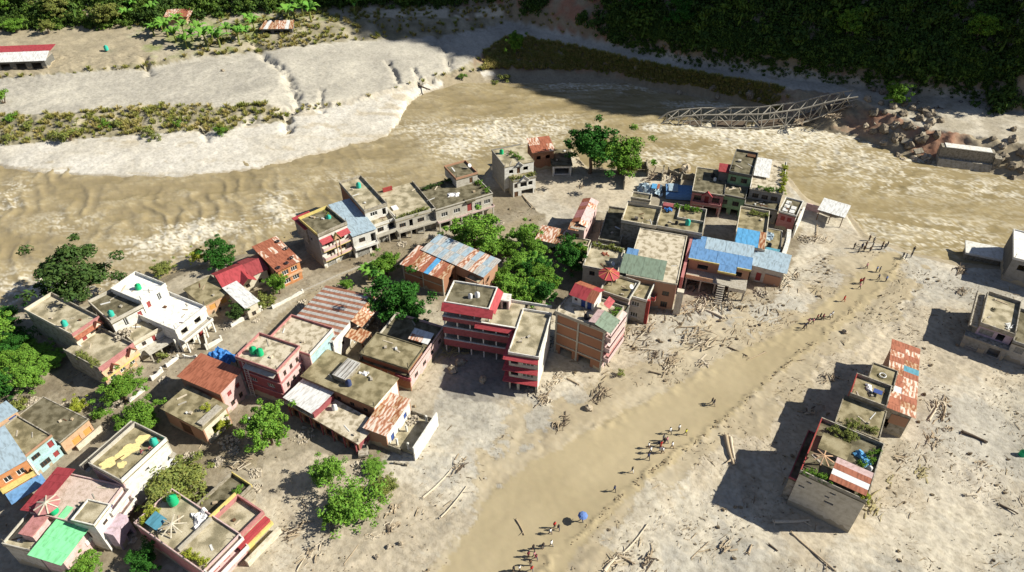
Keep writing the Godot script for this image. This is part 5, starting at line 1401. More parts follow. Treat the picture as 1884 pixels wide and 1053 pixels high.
	bx(T, "gallery_rail", "peach", .0, W * .45, 3.36, 4.2, 3.2, 3.36)
	bx(T, "gallery_rail", "cream", W * .72, W, 2.4, 3.3, 3.42, 3.6)
	columns(T, spread(.3, W - .3, 5), 3.1, -.4, 3.1, .32, "concrete")
	add(T, "gable_wall", "rose", func(g): g.hexa([Vector3(-.9, -.4, 5.2), Vector3(-.3, -.4, 5.2), Vector3(-.3, -.4, -D), Vector3(-.9, -.4, -D), Vector3(-.9, 4.6, 5.2), Vector3(-.3, 4.6, 5.2), Vector3(-.3, 7.3, -D), Vector3(-.9, 7.3, -D)]))
	add(T, "stair", "concrete", func(g):
		for i in 9: g.span(W * .54, W * .66, 3.1 - i * .36, 3.3 - i * .36, 3.6 + i * .3, 3.95 + i * .3))
	B = [[52.79, -121.55, -24.56], [0, -0, 6.62, 5.34, 4.5]]
	T = house("small_house", "small pale blue house with blue tin roof beside the long hall", B)
	W = B[1][2]
	D = B[1][3]
	block(T, B[1], {m = "paleblue", mf = "plaster", par = 0.0, roof = "concrete", over = .0, f = [[1.2, .2, 1.1, 2.2, "r"], [3.8, 1.0, 1.2, 1.2, "w"]]})
	sheets(T, [Vector3(-.4, 4.55, .9), Vector3(W + .6, 4.55, .9), Vector3(W + .6, 5.1, -D - .3), Vector3(-.4, 5.1, -D - .3)], 5, 2, ["tin_paleblue", "tin_paleblue", "tin_paleblue"])
	bx(T, "brick_patch", "brick_pale", 3.0, W - .2, .0, 2.6, .01, .2)
	B = [[75.42, -144.81, -33.18], [0, -0, 5.82, 5.11, 3]]
	T = house("open_shed", "open shed with bright white tin roof at the river's edge", B)
	W = B[1][2]
	D = B[1][3]
	sheets(T, [Vector3(-.3, 3.0, .3), Vector3(W + .3, 3.0, .3), Vector3(W + .3, 3.4, -D - .3), Vector3(-.3, 3.4, -D - .3)], 5, 1, ["tin_white"])
	for q in [[.1, 0], [W * .5, 0], [W - .1, 0], [.1, -D], [W - .1, -D]]: bx(T, "post", "wood_brown", q[0] - .09, q[0] + .09, -.4, 2.98, q[1] - .09, q[1] + .09)
	bx(T, "wall", "plaster", .1, W - .1, -.4, 1.6, -D + .2, -D + .4)
	bx(T, "wall", "palepink", -3.6, -.4, -.4, 1.8, -D + 1.6, -D + 1.9)
	# small roofs in the middle
	B = [[5.78, -131.85, -20.19], [0, -0, 5.99, 4.64, 3.5]]
	T = house("tin_roofed_hut", "hut under rusty tan tin among the garden trees", B)
	block(T, B[1], {m = "plaster", par = 0.0, roof = "concrete", over = .0, f = [[1.0, .2, .9, 1.9, "d"], [3.2, 1.0, 1.2, 1.0, "w"]]})
	sheets(T, [Vector3(-.4, 3.6, .4), Vector3(B[1][2] + .4, 3.6, .4), Vector3(B[1][2] + .4, 4.1, -B[1][3] - .4), Vector3(-.4, 4.1, -B[1][3] - .4)], 5, 1, ["tin_red", "tin_rust", "tin_tan"])
	B = [[13.44, -133.56, -19.18], [0, -0, 3.35, 12.44, 5.5]]
	T = house("long_hut", "narrow house with pinkish red tin roof running back from the street", B)
	W = B[1][2]
	D = B[1][3]
	block(T, B[1], {m = "palepink", par = 0.0, roof = "concrete", over = .0, f = [[.8, 3.2, 1.4, 1.0, "w"]], r = row(D, 3.2, 1.0, 3, 1.0, "w")})
	sheets(T, [Vector3(-.3, 5.6, -2.2), Vector3(W * .5, 6.3, -2.2), Vector3(W * .5, 6.3, -D - .3), Vector3(-.3, 5.6, -D - .3)], 1, 6, ["tin_red", "rose"])
	sheets(T, [Vector3(W * .5, 6.3, -1.2), Vector3(W + .3, 5.6, -1.2), Vector3(W + .3, 5.6, -D - .3), Vector3(W * .5, 6.3, -D - .3)], 1, 6, ["tin_rust", "palepink", "palepink"])
	sheets(T, [Vector3(-.4, 5.3, .5), Vector3(W * .6, 5.3, .5), Vector3(W * .6, 5.7, -2.1), Vector3(-.4, 5.7, -2.1)], 2, 1, ["tin_tan"])
	block(T, [-1.0, 2.4, W + 2.6, 2.38, 3.2], {m = "cream", roof = "roof_moss", par = .3, f = row(W, 1.2, 1.1, 2, 1.2, "w")})
	B = [[19.88, -131.03, -15.64], [0, -0, 4.95, 14.1, 4.2]]
	T = house("roofless_yard", "dark walled yard beside the grey concrete house", B)
	block(T, B[1], {m = "stained", roof = "roof_dark", par = .5, pm = "stained"})
	for k in 4: bx(T, "rebar_post", "iron", -6.5 + k * 1.9, -6.4 + k * 1.9, 0, 5.0 - (k % 2), -6.0 - k * .8, -5.9 - k * .8)
	# fallen blue roofs and broken walls by the water
	tb = thing("collapsed_roof", "crumpled pale blue tin roof lying on the mud by ruined walls", "roof", Vector3(36.3, 0.9, -157.98), -15)
	crumple(tb, 6.4, 4.6, 1.2, "tin_paleblue")
	bx(tb, "loose_sheet", "tin_red", 1.6, 2.2, .9, .96, -1.0, 1.4)
	bx(tb, "loose_sheet", "tin_skyblue", .2, 1.5, .95, 1.0, -.8, 1.6)
	tb = thing("collapsed_roof", "arched dark blue tin roof sunk beside ruined walls", "roof", Vector3(43.54, 0.4, -156.38), -8)
	add(tb, "arched_sheet", "tin_blue", func(g):
		for i in 8:
			var a := PI * i / 8.0
			var b := PI * (i + 1) / 8.0
			g.slab([Vector3(-3.6, sin(a) * 1.6, cos(a) * 3.2), Vector3(3.6, sin(a) * 1.6, cos(a) * 3.2), Vector3(3.6, sin(b) * 1.6, cos(b) * 3.2), Vector3(-3.6, sin(b) * 1.6, cos(b) * 3.2)], .05))
	bx(tb, "pale_sheet", "tin_paleblue", -3.0, -.6, 1.55, 1.75, -1.6, 2.0)
	for q in [[Vector3(31.56, 0, -169.9), Vector3(36.85, 0, -169.9), 2.2], [Vector3(36.85, 0, -169.9), Vector3(36.48, 0, -165.03), 2.4], [Vector3(41.24, 0, -167.6), Vector3(40.01, 0, -163.13), 2.0], [Vector3(42.54, 0, -167.28), Vector3(45.39, 0, -164.39), 1.6], [Vector3(45.72, 0, -164.39), Vector3(49.2, 0, -163.44), 2.0], [Vector3(31.01, 0, -169.57), Vector3(29.37, 0, -158.81), 2.6], [Vector3(45.72, 0, -164.39), Vector3(44.65, 0, -161.26), 1.6]]:
		free_wall(q[0], q[1], q[2], "raw", "broken grey wall of a wrecked house at the river's edge", "wrecked walls at the river's edge")
	debris_pile(Vector3(38.48, 0, -165.03), 3.2, 40, "log_dark", "dark heap of beams between the wrecked riverside walls")
	debris_pile(Vector3(43.33, 0, -164.07), 2.6, 30, "log", "pale heap of beams between the wrecked riverside walls")

func houses_bottom_left() -> void:
	var B := [[-78.86, -70, 62.17], [0, -0, 4.6, 8.89, 5.5]]
	var T := house("row_house", "pale blue fronted house with mossy flat roof and brown windows", B)
	var W: float = B[1][2]
	block(T, B[1], {m = "stained", mf = "cyan", roof = "roof_moss", par = .3, pm = "stained", pmf = "brick_pale", f = [[.4, 3.3, 1.4, 1.0, "w"], [3.4, 3.2, .9, 1.4, "r"], [.9, .8, 1.7, 1.2, "w"], [3.3, .8, .9, 1.2, "r"]], floors = [2.6]})
	bx(T, "band", "cyan", -.1, W + .1, 2.5, 2.75, .01, .5)
	columns(T, [-.2], .4, -.3, 5.0, .22, "white")
	ring(T.to_global(Vector3(.6, 5.25, -5.6)), "yellow coil of hose lying on the mossy roof")
	B = [[-76.1, -74.13, 63.92], [0, -0, 5.56, 11.56, 3.5]]
	T = house("low_house", "low orange-fronted house with wide dark mossy roof", B)
	W = B[1][2]
	block(T, B[1], {m = "stained", mf = "peach", mr = "cream", roof = "roof_dark", par = .12, pm = "stained", f = [[1.6, .6, 1.5, 1.4, "y"], [3.8, .6, 1.4, 1.4, "y"]]})
	bx(T, "front_wall", "cream", 1.4, W + .8, -.3, 1.3, .9, 1.15)
	B = [[-81.36, -65.44, 47.36], [0, -0, 4.79, 8.91, 5.8]]
	T = house("row_house", "orange and yellow fronted house with blue tin roof and blue awning", B)
	W = B[1][2]
	var D: float = B[1][3]
	block(T, B[1], {m = "plaster", mf = "orange", par = 0.0, roof = "concrete", over = .0, f = row(W, 3.4, 1.2, 2, 1.1, "b"), floors = [2.8]})
	sheets(T, [Vector3(-.6, 5.9, .4), Vector3(W + .2, 5.9, .4), Vector3(W + .2, 6.4, -D - .3), Vector3(-.6, 6.4, -D - .3)], 4, 2, ["tin_paleblue", "tin_paleblue"])
	balcony(T, -.2, W, 3.0, 0, 1.2, "yellow", "yellow", .8)
	awning(T, "tin_blue", .0, W + .6, 2.7, 1.3, 2.2, .5)
	columns(T, [W + .3], 1.4, -.3, 5.2, .2, "white")
	B = [[-87.07, -76.51, 55.75], [0, -0, 3.27, 3.49, 5.6]]
	T = house("small_house", "small peach-walled house with blue window and grey roof", B)
	block(T, B[1], {m = "peach", roof = "tin_paleblue", par = 0.0, over = .2, f = [[B[1][2] - 1.6, 3.9, 1.2, 1.0, "u"]]})
	# white house with maize drying on the roof
	B = [[-65.79, -66.46, -26.43], [0, -0, 7, 8.81, 8.45]]
	T = house("white_house", "tall white-walled house with yellow grain drying on its roof", B)
	W = B[1][2]
	D = B[1][3]
	block(T, B[1], {m = "plaster", mr = "white", mf = "palepink", roof = "roof_moss", par = .75, pm = "plaster", pmr = "white", r = [[3.4, 5.6, .8, .6, "o"], [5.3, 3.9, .7, .6, "b"]], floors = [2.8, 5.4]})
	bx(T, "balcony_slab", "concrete", -1.7, -.2, 6.6, 6.75, -D - .4, .8)
	bx(T, "balcony_rail", "plaster", -1.7, -1.55, 6.76, 7.6, -D - .4, .8)
	bx(T, "balcony_rail", "iron", -1.0, -.9, 6.76, 7.9, -D - .4, .8)
	for q in [[3.0, -4.6, 3.3, 1.9], [2.2, -1.6, 2.3, 1.6], [4.3, -2.2, 1.1, 1.1], [3.2, -7.3, 1.9, 1.4]]:
		var gr := thing("grain_sheet", "yellow grain spread to dry on the white-walled house's roof", "grain", T.to_global(Vector3(q[0], 7.72, q[1])), T.rotation_degrees.y + 70, "sheets of drying grain")
		grain(gr, q[2], q[3])
	tank(T.to_global(Vector3(W - 1.2, 7.72, -7.4)), "teal", "white-topped teal water tank behind the drying grain", 1.1)
	for q in [[5.6, -5.0], [6.1, -6.3]]:
		person(T.to_global(Vector3(q[0], 7.72, q[1])), rng.randf() * 360, 2, "deep_pink", "darkgrey", "person in dark red crouching over the drying grain", "people on the grain roof")
	bx(T, "ledge", "concrete", W + .01, W + .8, 4.6, 4.8, -D, -D + 1.0)
	# pink house
	B = [[-71.92, -59.14, -13.3], [0, -0, 10.54, 7.1, 6.5], [7.67, 0.16, 3.73, 3.48, 7.4]]
	T = house("pink_house", "pale pink house with crimson tin strip, ribbed fan canopy and stair tower", B)
	W = B[1][2]
	D = B[1][3]
	block(T, B[1], {m = "palepink", mr = "white", roof = "roof_pinkish", par = .35, pm = "palepink", r = [[1.0, 4.2, .8, 1.0, "r"], [3.0, 4.2, 1.0, 1.8, "u"], [1.2, 1.6, .8, 1.0, "r"], [3.2, 1.2, 1.2, 1.9, "d"]], floors = [3.0], f = row(W, 3.6, 1.2, 3, 1.4, "w") + row(W, .8, 1.2, 3, 1.4, "w")})
	for y in [2.9, 5.4]:
		balcony_r(T, -2.6, -D, y, W, 1.3, "white", "palepink", .8)
		balcony(T, 3.6, W - 1.6, y - .6, 0, 1.2, "white", "palepink", .8)
	block(T, B[2], {m = "white", roof = "roof_pale", par = .3, r = [[.9, 5.2, .9, .7, "w"], [1.6, 2.2, 1.1, .8, "w"]], f = [[1.0, 3.0, .8, 1.6, "w"]]})
	block(T, [B[2][0] + B[2][2] + .02, B[2][1] - .6, 1.5, 3.2, 4.4], {m = "lilac", roof = "lilac", par = 0.0, over = .1, r = [[1.4, -.2, 1.1, 1.8, "o"]]})
	sheets(T, [Vector3(-1.6, 6.5, .2), Vector3(1.9, 7.1, .2), Vector3(1.9, 7.1, -D - .6), Vector3(-1.6, 6.5, -D - .6)], 1, 6, ["tin_crimson"])
	fan_canopy(T, Vector3(2.9, 6.2, -.9), 1.8, "cream", "rose")
	rubble_heap(T.to_global(Vector3(W - 2.8, 6.2, -2.4)), 1.7, .9, "heap of grey rubble and sacks on the pale pink house's roof")
	# green roof house
	B = [[-73.64, -54.3, -13.05], [0, -0, 5.08, 4.98, 6]]
	T = house("green_roofed_house", "terrace house with large bright green tin roof in the pink house's shade", B)
	W = B[1][2]
	D = B[1][3] + 2.2
	block(T, [0, 0, W, D, 6.0], {m = "plaster", roof = "roof_pale", par = .5, pm = "plaster", pmb = "tin_green", floors = [3.0]})
	sheets(T, [Vector3(W + .1, 6.3, .9), Vector3(W + 5.2, 5.5, .9), Vector3(W + 5.2, 5.5, -D - .1), Vector3(W + .1, 6.3, -D - .1)], 4, 5, ["tin_green"])
	block(T, [W + .3, 0, 4.0, D, 4.7], {m = "palepink", roof = "concrete", par = 0.0, over = .0})
	block(T, [2.4, -1.4, 2.0, 3.0, 7.3], {m = "palepink", roof = "rose", par = 0.0, over = .15, y0 = 5.4})
	tank(T.to_global(Vector3(W - 1.0, 6.3, -D + 1.3)), "green", "green water tank between the green-roofed house and the fan canopy", 1.2)
	# pink and yellow houses at the bottom
	B = [[-56.23, -57.92, -30.85], [0, -0, 14.86, 6.74, 5.5]]
	T = house("terrace_house", "dark pink walled house with cluttered terrace, bare fan canopy and white balconies", B)
	W = B[1][2]
	D = B[1][3]
	block(T, B[1], {m = "rose", mf = "rose", mr = "palepink", roof = "roof_pale", par = .45, pm = "palepink", r = row(D, 3.0, 1.2, 3, 1.2, "r") + row(D, .4, 1.3, 3, 1.2, "r"), floors = [2.7]})
	balcony_r(T, -.1, -D + .1, 2.8, W, 1.3, "white", "palepink", .9)
	balcony_r(T, -.1, -D + .1, 4.9, W, .9, "white", "palepink", .6)
	fan_canopy(T, Vector3(6.4, 5.05, -2.2), 2.0, "cream", "")
	sheets(T, [Vector3(2.0, 6.2, -.6), Vector3(4.6, 6.2, -.6), Vector3(4.6, 6.6, -2.6), Vector3(2.0, 6.6, -2.6)], 2, 1, ["tin_teal"])
	for q in [[2.1, -.7], [4.5, -.7], [2.1, -2.5], [4.5, -2.5]]: bx(T, "post", "iron", q[0] - .05, q[0] + .05, 5.0, 6.15, q[1] - .05, q[1] + .05)
	tank(T.to_global(Vector3(2.2, 5.3, -5.3)), "green", "bright green water tank behind the teal sheet roof", 1.4)
	tarp_heap(T.to_global(Vector3(7.6, 5.1, -5.4)), 1.7, "cloth_white", "white cloths and sacks heaped on the dark pink house's terrace")
	plant_row(T, Vector3(W - 4.0, 5.1, -.7), Vector3(W - .8, 5.1, -.9), 5, "potted_shrub", "leaf_yellow", "yellow-green shrub on the dark pink house's terrace corner", "shrubs on the dark pink house's terrace")
	plant_row(T, Vector3(.8, 5.1, -1.0), Vector3(1.4, 5.1, -3.2), 4, "potted_shrub", "leaf_yellow", "small shrub by the teal sheet roof", "shrubs by the teal sheet roof")
	add(T, "low_wall", "concrete", func(g): g.span(W * .62, W * .64, 5.07, 5.9, -D + .4, -.4))
	B = [[-45.47, -58.31, -32.17], [0, -0, 5.57, 5.59, 5]]
	T = house("terrace_house", "house with yellow inner wall and red and yellow balcony front", B)
	W = B[1][2]
	D = B[1][3]
	block(T, B[1], {m = "plaster", mr = "yellow", ml = "raw", roof = "roof_pale", par = .9, pm = "rose", pt = .25, r = row(D, 1.0, 1.4, 3, 1.0, "w")})
	bx(T, "band", "tin_crimson", W + .01, W + 1.1, 3.2, 3.9, -D, .2)
	bx(T, "band", "yellow", W + .8, W + 1.3, 2.3, 3.0, -D - .2, .2)
	bx(T, "step", "cream", W + 1.4, W + 2.0, -.2, 1.2, -D - .6, .4)
	block(T, [-4.6, -1.0, 4.4, D + 1.6, 4.2], {m = "raw", roof = "roof_dark", par = .7, pm = "raw", pmb = "yellow"})
	bx(T, "yellow_wall", "yellow", -.24, -.02, 4.1, 5.6, -D + .2, -.4)
	bx(T, "emblem", "iron", -.01, .03, 4.7, 5.2, -3.2, -2.2)
	plant_row(T, Vector3(-1.2, 3.55, -D - .8), Vector3(-1.0, 3.55, -D - .9), 1, "potted_shrub", "leaf_bright", "round bright green plant in the dark roofless corner")

func houses_right() -> void:
	var B := [[44.23, -64.66, -33.18], [0, -0, 9.58, 12.21, 9]]
	var T := house("plastered_house", "tall mud-stained plaster house with rooftop plants and rusty striped shelter", B)
	var W: float = B[1][2]
	var D: float = B[1][3]
	block(T, B[1], {m = "stained", mf = "cream", ml = "deep_pink", roof = "roof_dark", par = .7, pm = "stained", pml = "red", floors = [3.0, 6.0], f = [[1.3, 6.9, .8, .35, "o"], [.5, 5.3, .9, .35, "o"], [4.8, 6.8, .9, .35, "o"], [4.4, 5.6, .7, .35, "o"], [4.6, 4.4, 1.4, .4, "o"]]})
	block(T, [-1.1, -.6, 1.08, D - 1.4, 5.8], {m = "stained", roof = "roof_dark", par = .4, pm = "deep_pink", l = row(D, 2.6, 1.6, 4, 1.4, "o")})
	sheets(T, [Vector3(4.0, 9.4, -.3), Vector3(W - .3, 9.4, -.3), Vector3(W - .3, 10.0, -4.6), Vector3(4.0, 10.0, -4.6)], 1, 4, ["tin_red", "cloth_white", "tin_red", "palepink"], func(i, j): return j)
	for q in [[4.2, -.5], [W - .5, -.5], [4.2, -4.4], [W - .5, -4.4]]: bx(T, "post", "iron", q[0] - .06, q[0] + .06, 8.3, 9.35, q[1] - .06, q[1] + .06)
	bx(T, "terrace_slab", "roof_moss", 1.0, 5.4, 8.9, 9.05, -9.2, -5.6)
	bx(T, "store_wall", "plaster", 1.1, 5.3, 8.3, 8.89, -9.1, -5.7)
	fan_canopy(T, Vector3(2.2, 8.3, -3.2), 1.6, "peach", "")
	tarp_heap(T.to_global(Vector3(7.6, 8.6, -8.0)), 1.4, "tin_skyblue", "sky-blue sheet spread on the plaster house's roof")
	tank(T.to_global(Vector3(8.7, 8.32, -6.2)), "white", "open white drum on the plaster house's roof", .8)
	plant_row(T, Vector3(.8, 8.35, -.6), Vector3(3.6, 8.35, -.7), 5, "roof_shrub", "leaf", "bushy plant above the plaster house's stained front", "plants on the plaster house's front edge")
	plant_row(T, Vector3(7.4, 8.35, -5.0), Vector3(8.8, 8.35, -10.4), 6, "roof_shrub", "leaf", "bushy plant beside the plaster house's white drum", "plants on the plaster house's right edge")
	plant_row(T, Vector3(2.0, 8.35, -10.8), Vector3(5.4, 8.35, -11.4), 5, "roof_shrub", "leaf_olive", "leggy plant at the back of the plaster house's roof", "plants on the plaster house's back edge")
	plant_row(T, Vector3(W - .2, 8.35, -.4), Vector3(W - .1, 8.35, -.9), 2, "roof_shrub", "leaf_yellow", "yellow-green vine at the plaster house's front right corner", "vines on the plaster house's corner")
	B = [[58.26, -81.16, -31.56], [0, -0, 5.71, 5.32, 8]]
	T = house("concrete_house", "concrete house with stepped dark terraces beside the patched rust roof", B)
	W = B[1][2]
	D = B[1][3]
	block(T, B[1], {m = "raw", ml = "deep_pink", roof = "roof_moss", par = .7, pm = "stained", pml = "red", floors = [3.6]})
	block(T, [2.0, -D - .02, W - 1.6, 5.0, 7.4], {m = "raw", roof = "roof_moss", par = .3})
	block(T, [-.6, 6.6, W + .8, 6.58, 6.8], {m = "raw", ml = "darkgrey", roof = "roof_moss", par = .15, over = .3})
	bx(T, "solar_panel", "door_blue", 3.2, 4.6, 7.9, 7.98, -3.2, -2.2)
	tarp_heap(T.to_global(Vector3(2.4, 7.35, -3.4)), 1.0, "cloth_white", "long pale sheet inside the concrete house's walled roof")
	ring(T.to_global(Vector3(4.0, 7.15, -D - 2.6)), "white ring lying on the concrete house's back roof", "tank_white")
	plant_row(T, Vector3(1.2, 6.7, 6.2), Vector3(4.0, 6.7, 5.6), 4, "roof_shrub", "leaf_olive", "wild bush spilling from the concrete house's front terrace", "wild bushes on the concrete house's terrace")
	B = [[64.36, -79.59, -26.02], [0, -0, 4.15, 17.57, 6]]
	T = house("tin_roofed_house", "long narrow house under patched rust, cream and teal tin sheets", B)
	W = B[1][2]
	D = B[1][3]
	block(T, B[1], {m = "brick_pale", mf = "stained", par = 0.0, roof = "concrete", over = .0, f = [[.5, 1.2, 1.0, 2.2, "o"]], r = row(D, 2.4, 1.4, 5, 1.4, "w")})
	bx(T, "brick_panel", "brick_pale", 1.2, W - .2, 2.8, 5.0, .01, .12)
	sheets(T, [Vector3(-.4, 6.5, .5), Vector3(W + .5, 6.0, .5), Vector3(W + .5, 6.0, -D - .4), Vector3(-.4, 6.5, -D - .4)], 2, 12, ["tin_red", "tin_rust", "tin_tan", "tin_teal", "tin_white"], func(i, j): return [0, 1, 0, 2, 1, 0, 4, 1, 0, 1, 0, 1, 2, 0, 1, 3, 0, 2, 1, 0, 0, 1, 0, 0][(j * 2 + i) % 24])
	B = [[91.61, -101.04, -33.84], [0, -0, 5.89, 11.35, 6]]
	T = house("mauve_house", "grey and mauve house with mud-covered roof terrace and ledge", B)
	W = B[1][2]
	D = B[1][3]
	block(T, [0, 0, W, D, 6.0], {m = "plaster", mf = "lilac", ml = "grey", roof = "roof_pale", par = .7, pm = "stained", floors = [2.8], f = [[.4, 3.4, 2.4, 1.3, "s"], [3.4, 3.2, 1.3, 1.6, "o"]]})
	bx(T, "ledge", "stained", -1.6, -.2, 4.6, 4.85, -D - .3, .4)
	bx(T, "ledge_rail", "stained", -1.75, -1.6, 4.3, 5.6, -D - .3, .4)
	block(T, [-1.5, 1.6, W + 1.6, 1.58, 3.0], {m = "grey", roof = "stained", par = .2, f = [[1.0, .4, 2.0, 1.6, "s"], [4.6, .3, 2.0, 1.8, "o"]]})
	block(T, [W + .2, .8, 7.5, D, 5.0], {m = "grey", mf = "plaster", roof = "roof_dark", par = .6, f = row(7.5, 2.4, 1.4, 3, 1.5, "s")})
	tarp_heap(T.to_global(Vector3(1.6, 5.35, -6.6)), .7, "roof_dark", "dark heap of wet bedding on the mauve house's mud-covered roof")
	debris_pile(T.to_global(Vector3(W - 1.2, 5.35, -2.4)), 1.1, 16, "iron_white", "white bent frame lying on the mauve house's mud-covered roof")
	B = [[108.75, -121.16, -28.54], [0, -0, 4.67, 3.36, 6.5]]
	T = house("dark_house", "dark grey house at the water's edge beside a bright concrete slab", B)
	block(T, [0, 0, 12, 12, 6.5], {m = "darkgrey", mf = "grey", roof = "roof_white", par = .3, pm = "white", f = row(12, 3.6, 1.4, 3, 1.6, "o")})
	var s := thing("concrete_slab", "bright tilted concrete slab at the water's edge beside the dark house", "slab", Vector3(110.69, 0.4, -129.57), -22)
	add(s, "slab_top", "white", func(g): g.slab([Vector3(-5.4, .3, 1.2), Vector3(5.4, .2, 1.2), Vector3(5.4, .9, -3.0), Vector3(-5.4, 1.0, -3.0)], .5))
	add(s, "footing", "raw", func(g): g.span(-5.0, 5.0, -2.2, .0, -2.4, .6))

# ---------------------------------------------------------------- plants
func leaf_cloud(g: G, at: Vector3, r: Vector3, n: int, size: float, rn: RandomNumberGenerator) -> void: # leaf-sized faces spread through a clump
	for i in n:
		var d := Vector3(rn.randfn(), rn.randfn(), rn.randfn()).normalized()
		var p := at + d * r * pow(rn.randf(), .45)
		var f := (d + Vector3(rn.randfn(), rn.randfn() + .6, rn.randfn()) * .7).normalized()
		var a := f.cross(Vector3(rn.randfn(), rn.randfn(), rn.randfn())).normalized()
		var b := f.cross(a)
		var s := size * rn.randf_range(.6, 1.35)
		var k := rn.randf_range(.65, 1.3)
		g.col = Color(k * rn.randf_range(.85, 1.25), k, k * rn.randf_range(.7, 1.1))
		var q := [p - a * s, p + b * s * .5 - f * s * .12, p + a * s, p - b * s * .5 - f * s * .12]
		var m := f
		var base := g.v.size()
		for v in q:
			g.v.append(v); g.n.append(m); g.c.append(g.col); g.t.append(Vector2.ZERO)
		g.k.append_array(PackedInt32Array([base, base + 1, base + 2, base, base + 2, base + 3]))

var crowns := {}
func tree_parts(kind: int) -> Array: # [trunk mesh, crown mesh] of a tree about one unit wide and one high
	if crowns.has(kind): return crowns[kind]
	var rn := RandomNumberGenerator.new()
	rn.seed = 900 + kind
	var w := G.new()
	var c := G.new()
	c.tinted = true
	var nb := 9 + kind % 4
	w.tube([Vector3(0, -.06, 0), Vector3(.012, .14, .01), Vector3(-.01, .32, .015), Vector3(.01, .55, 0)], [.040, .030, .024, .014], 8)
	var full := .42 if kind >= 6 else 1.0
	for i in nb:
		var a := TAU * (i + rn.randf() * .7) / nb
		var y := rn.randf_range(.36, .88)
		var rr := rn.randf_range(.14, .36) * (1.05 - absf(y - .58))
		var tip := Vector3(cos(a) * rr, y, sin(a) * rr)
		w.tube([Vector3(0, .26 + .03 * i, 0), tip * Vector3(.5, .9, .5), tip], [.016, .011, .004], 5, false)
		var s := rn.randf_range(.12, .19)
		leaf_cloud(c, tip, Vector3(s, s * .72, s), int(300 * full), .027, rn)
		for q in 6:
			var e := tip + Vector3(rn.randfn() * s * .9, rn.randfn() * s * .6, rn.randfn() * s * .9)
			leaf_cloud(c, e, Vector3(s, s * .7, s) * .55, int(80 * full), .025, rn)
	leaf_cloud(c, Vector3(0, .66, 0), Vector3(.26, .26, .26), int(550 * full), .027, rn)
	crowns[kind] = [w.mesh(), c.mesh()]
	return crowns[kind]

func bush_mesh(kind: int) -> ArrayMesh:
	var key := "bush%d" % kind
	if not cache.has(key):
		var rn := RandomNumberGenerator.new()
		rn.seed = 400 + kind
		var c := G.new()
		c.tinted = true
		for i in 9:
			var p := Vector3(rn.randfn() * .26, rn.randf_range(.12, .62), rn.randfn() * .26)
			leaf_cloud(c, p, Vector3(.22, .2, .22), 70, .06, rn)
		cache[key] = c.mesh()
	return cache[key]

func stems_mesh() -> ArrayMesh:
	if not cache.has("stems"):
		var g := G.new()
		for i in 5:
			var a := TAU * i / 5
			g.tube([Vector3(cos(a) * .03, -.05, sin(a) * .03), Vector3(cos(a) * .12, .25, sin(a) * .12), Vector3(cos(a) * .24, .5, sin(a) * .24)], [.03, .02, .008], 5, false)
		cache["stems"] = g.mesh()
	return cache["stems"]

func tree(at: Vector3, width: float, high: float, leaf: String, label: String, group := "", kind := -1) -> Node3D:
	if kind < 0: kind = rng.randi() % 6
	var T := thing("tree", label, "tree", at, rng.randf() * 360, group)
	var m := tree_parts(kind)
	var a := part(T, "trunk", m[0], "trunk")
	var b := part(T, "crown", m[1], leaf)
	for o in [a, b]: o.scale = Vector3(width * 1.22, high * 1.08, width * 1.22)
	return T

func bush(at: Vector3, w: float, h: float, leaf: String, called: String, label: String, group := "") -> void:
	var T := thing(called, label, "shrub" if called != "vine" else "vine", at, rng.randf() * 360, group)
	var a := part(T, "stem", stems_mesh(), "trunk")
	var b := part(T, "foliage", bush_mesh(rng.randi() % 4), leaf)
	a.scale = Vector3(w, h, w)
	b.scale = Vector3(w, h, w)

func plant_row(T: Node3D, a: Vector3, b: Vector3, n: int, called: String, leaf: String, label: String, group := "") -> void:
	for i in n:
		var p := a.lerp(b, float(i) / maxf(n - 1, 1)) + Vector3(rng.randfn() * .15, 0, rng.randfn() * .15)
		var s := rng.randf_range(.9, 1.6)
		bush(T.to_global(p), s * 1.15, s, leaf, called, label, group)

func banana(at: Vector3, h: float, label: String, group: String) -> void:
	var key := "banana%d" % (rng.randi() % 3)
	if not cache.has(key):
		var rn := RandomNumberGenerator.new()
		rn.seed = key.hash()
		var g := G.new()
		g.tinted = true
		for i in 9:
			var a := TAU * i / 9.0 + rn.randf() * .5
			var d := Vector3(cos(a), 0, sin(a))
			var s := Vector3(-sin(a), 0, cos(a))
			var lean := rn.randf_range(.25, .75)
			g.col = Color(rn.randf_range(.8, 1.4), rn.randf_range(.9, 1.2), rn.randf_range(.8, 1.1))
			var pts := []
			for j in 6:
				var u := j / 5.0
				pts.append(Vector3(0, .45, 0) + d * (u * .55 * (.4 + lean)) + Vector3.UP * (sin(u * 2.4) * .42 * (1.2 - lean)))
			for j in 5:
				var w0: float = [.02, .085, .105, .09, .055, .0][j]
				var w1: float = [.02, .085, .105, .09, .055, .0][j + 1]
				for e in [-1, 1]:
					var dn := Vector3(0, -.03, 0)
					g.quad(pts[j], pts[j] + s * w0 * e + dn, pts[j + 1] + s * w1 * e + dn, pts[j + 1])
		cache[key] = g.mesh()
		var st := G.new()
		st.tube([Vector3(0, -.05, 0), Vector3(.01, .25, 0), Vector3(0, .47, 0)], [.06, .045, .03], 7)
		cache[key + "s"] = st.mesh()
	var T := thing("banana_plant", label, "banana plant", at, rng.randf() * 360, group)
	var o := part(T, "stem", cache[key + "s"], "leaf_olive")
	var l := part(T, "leaves", cache[key], "banana")
	o.scale = Vector3.ONE * h
	l.scale = Vector3.ONE * h

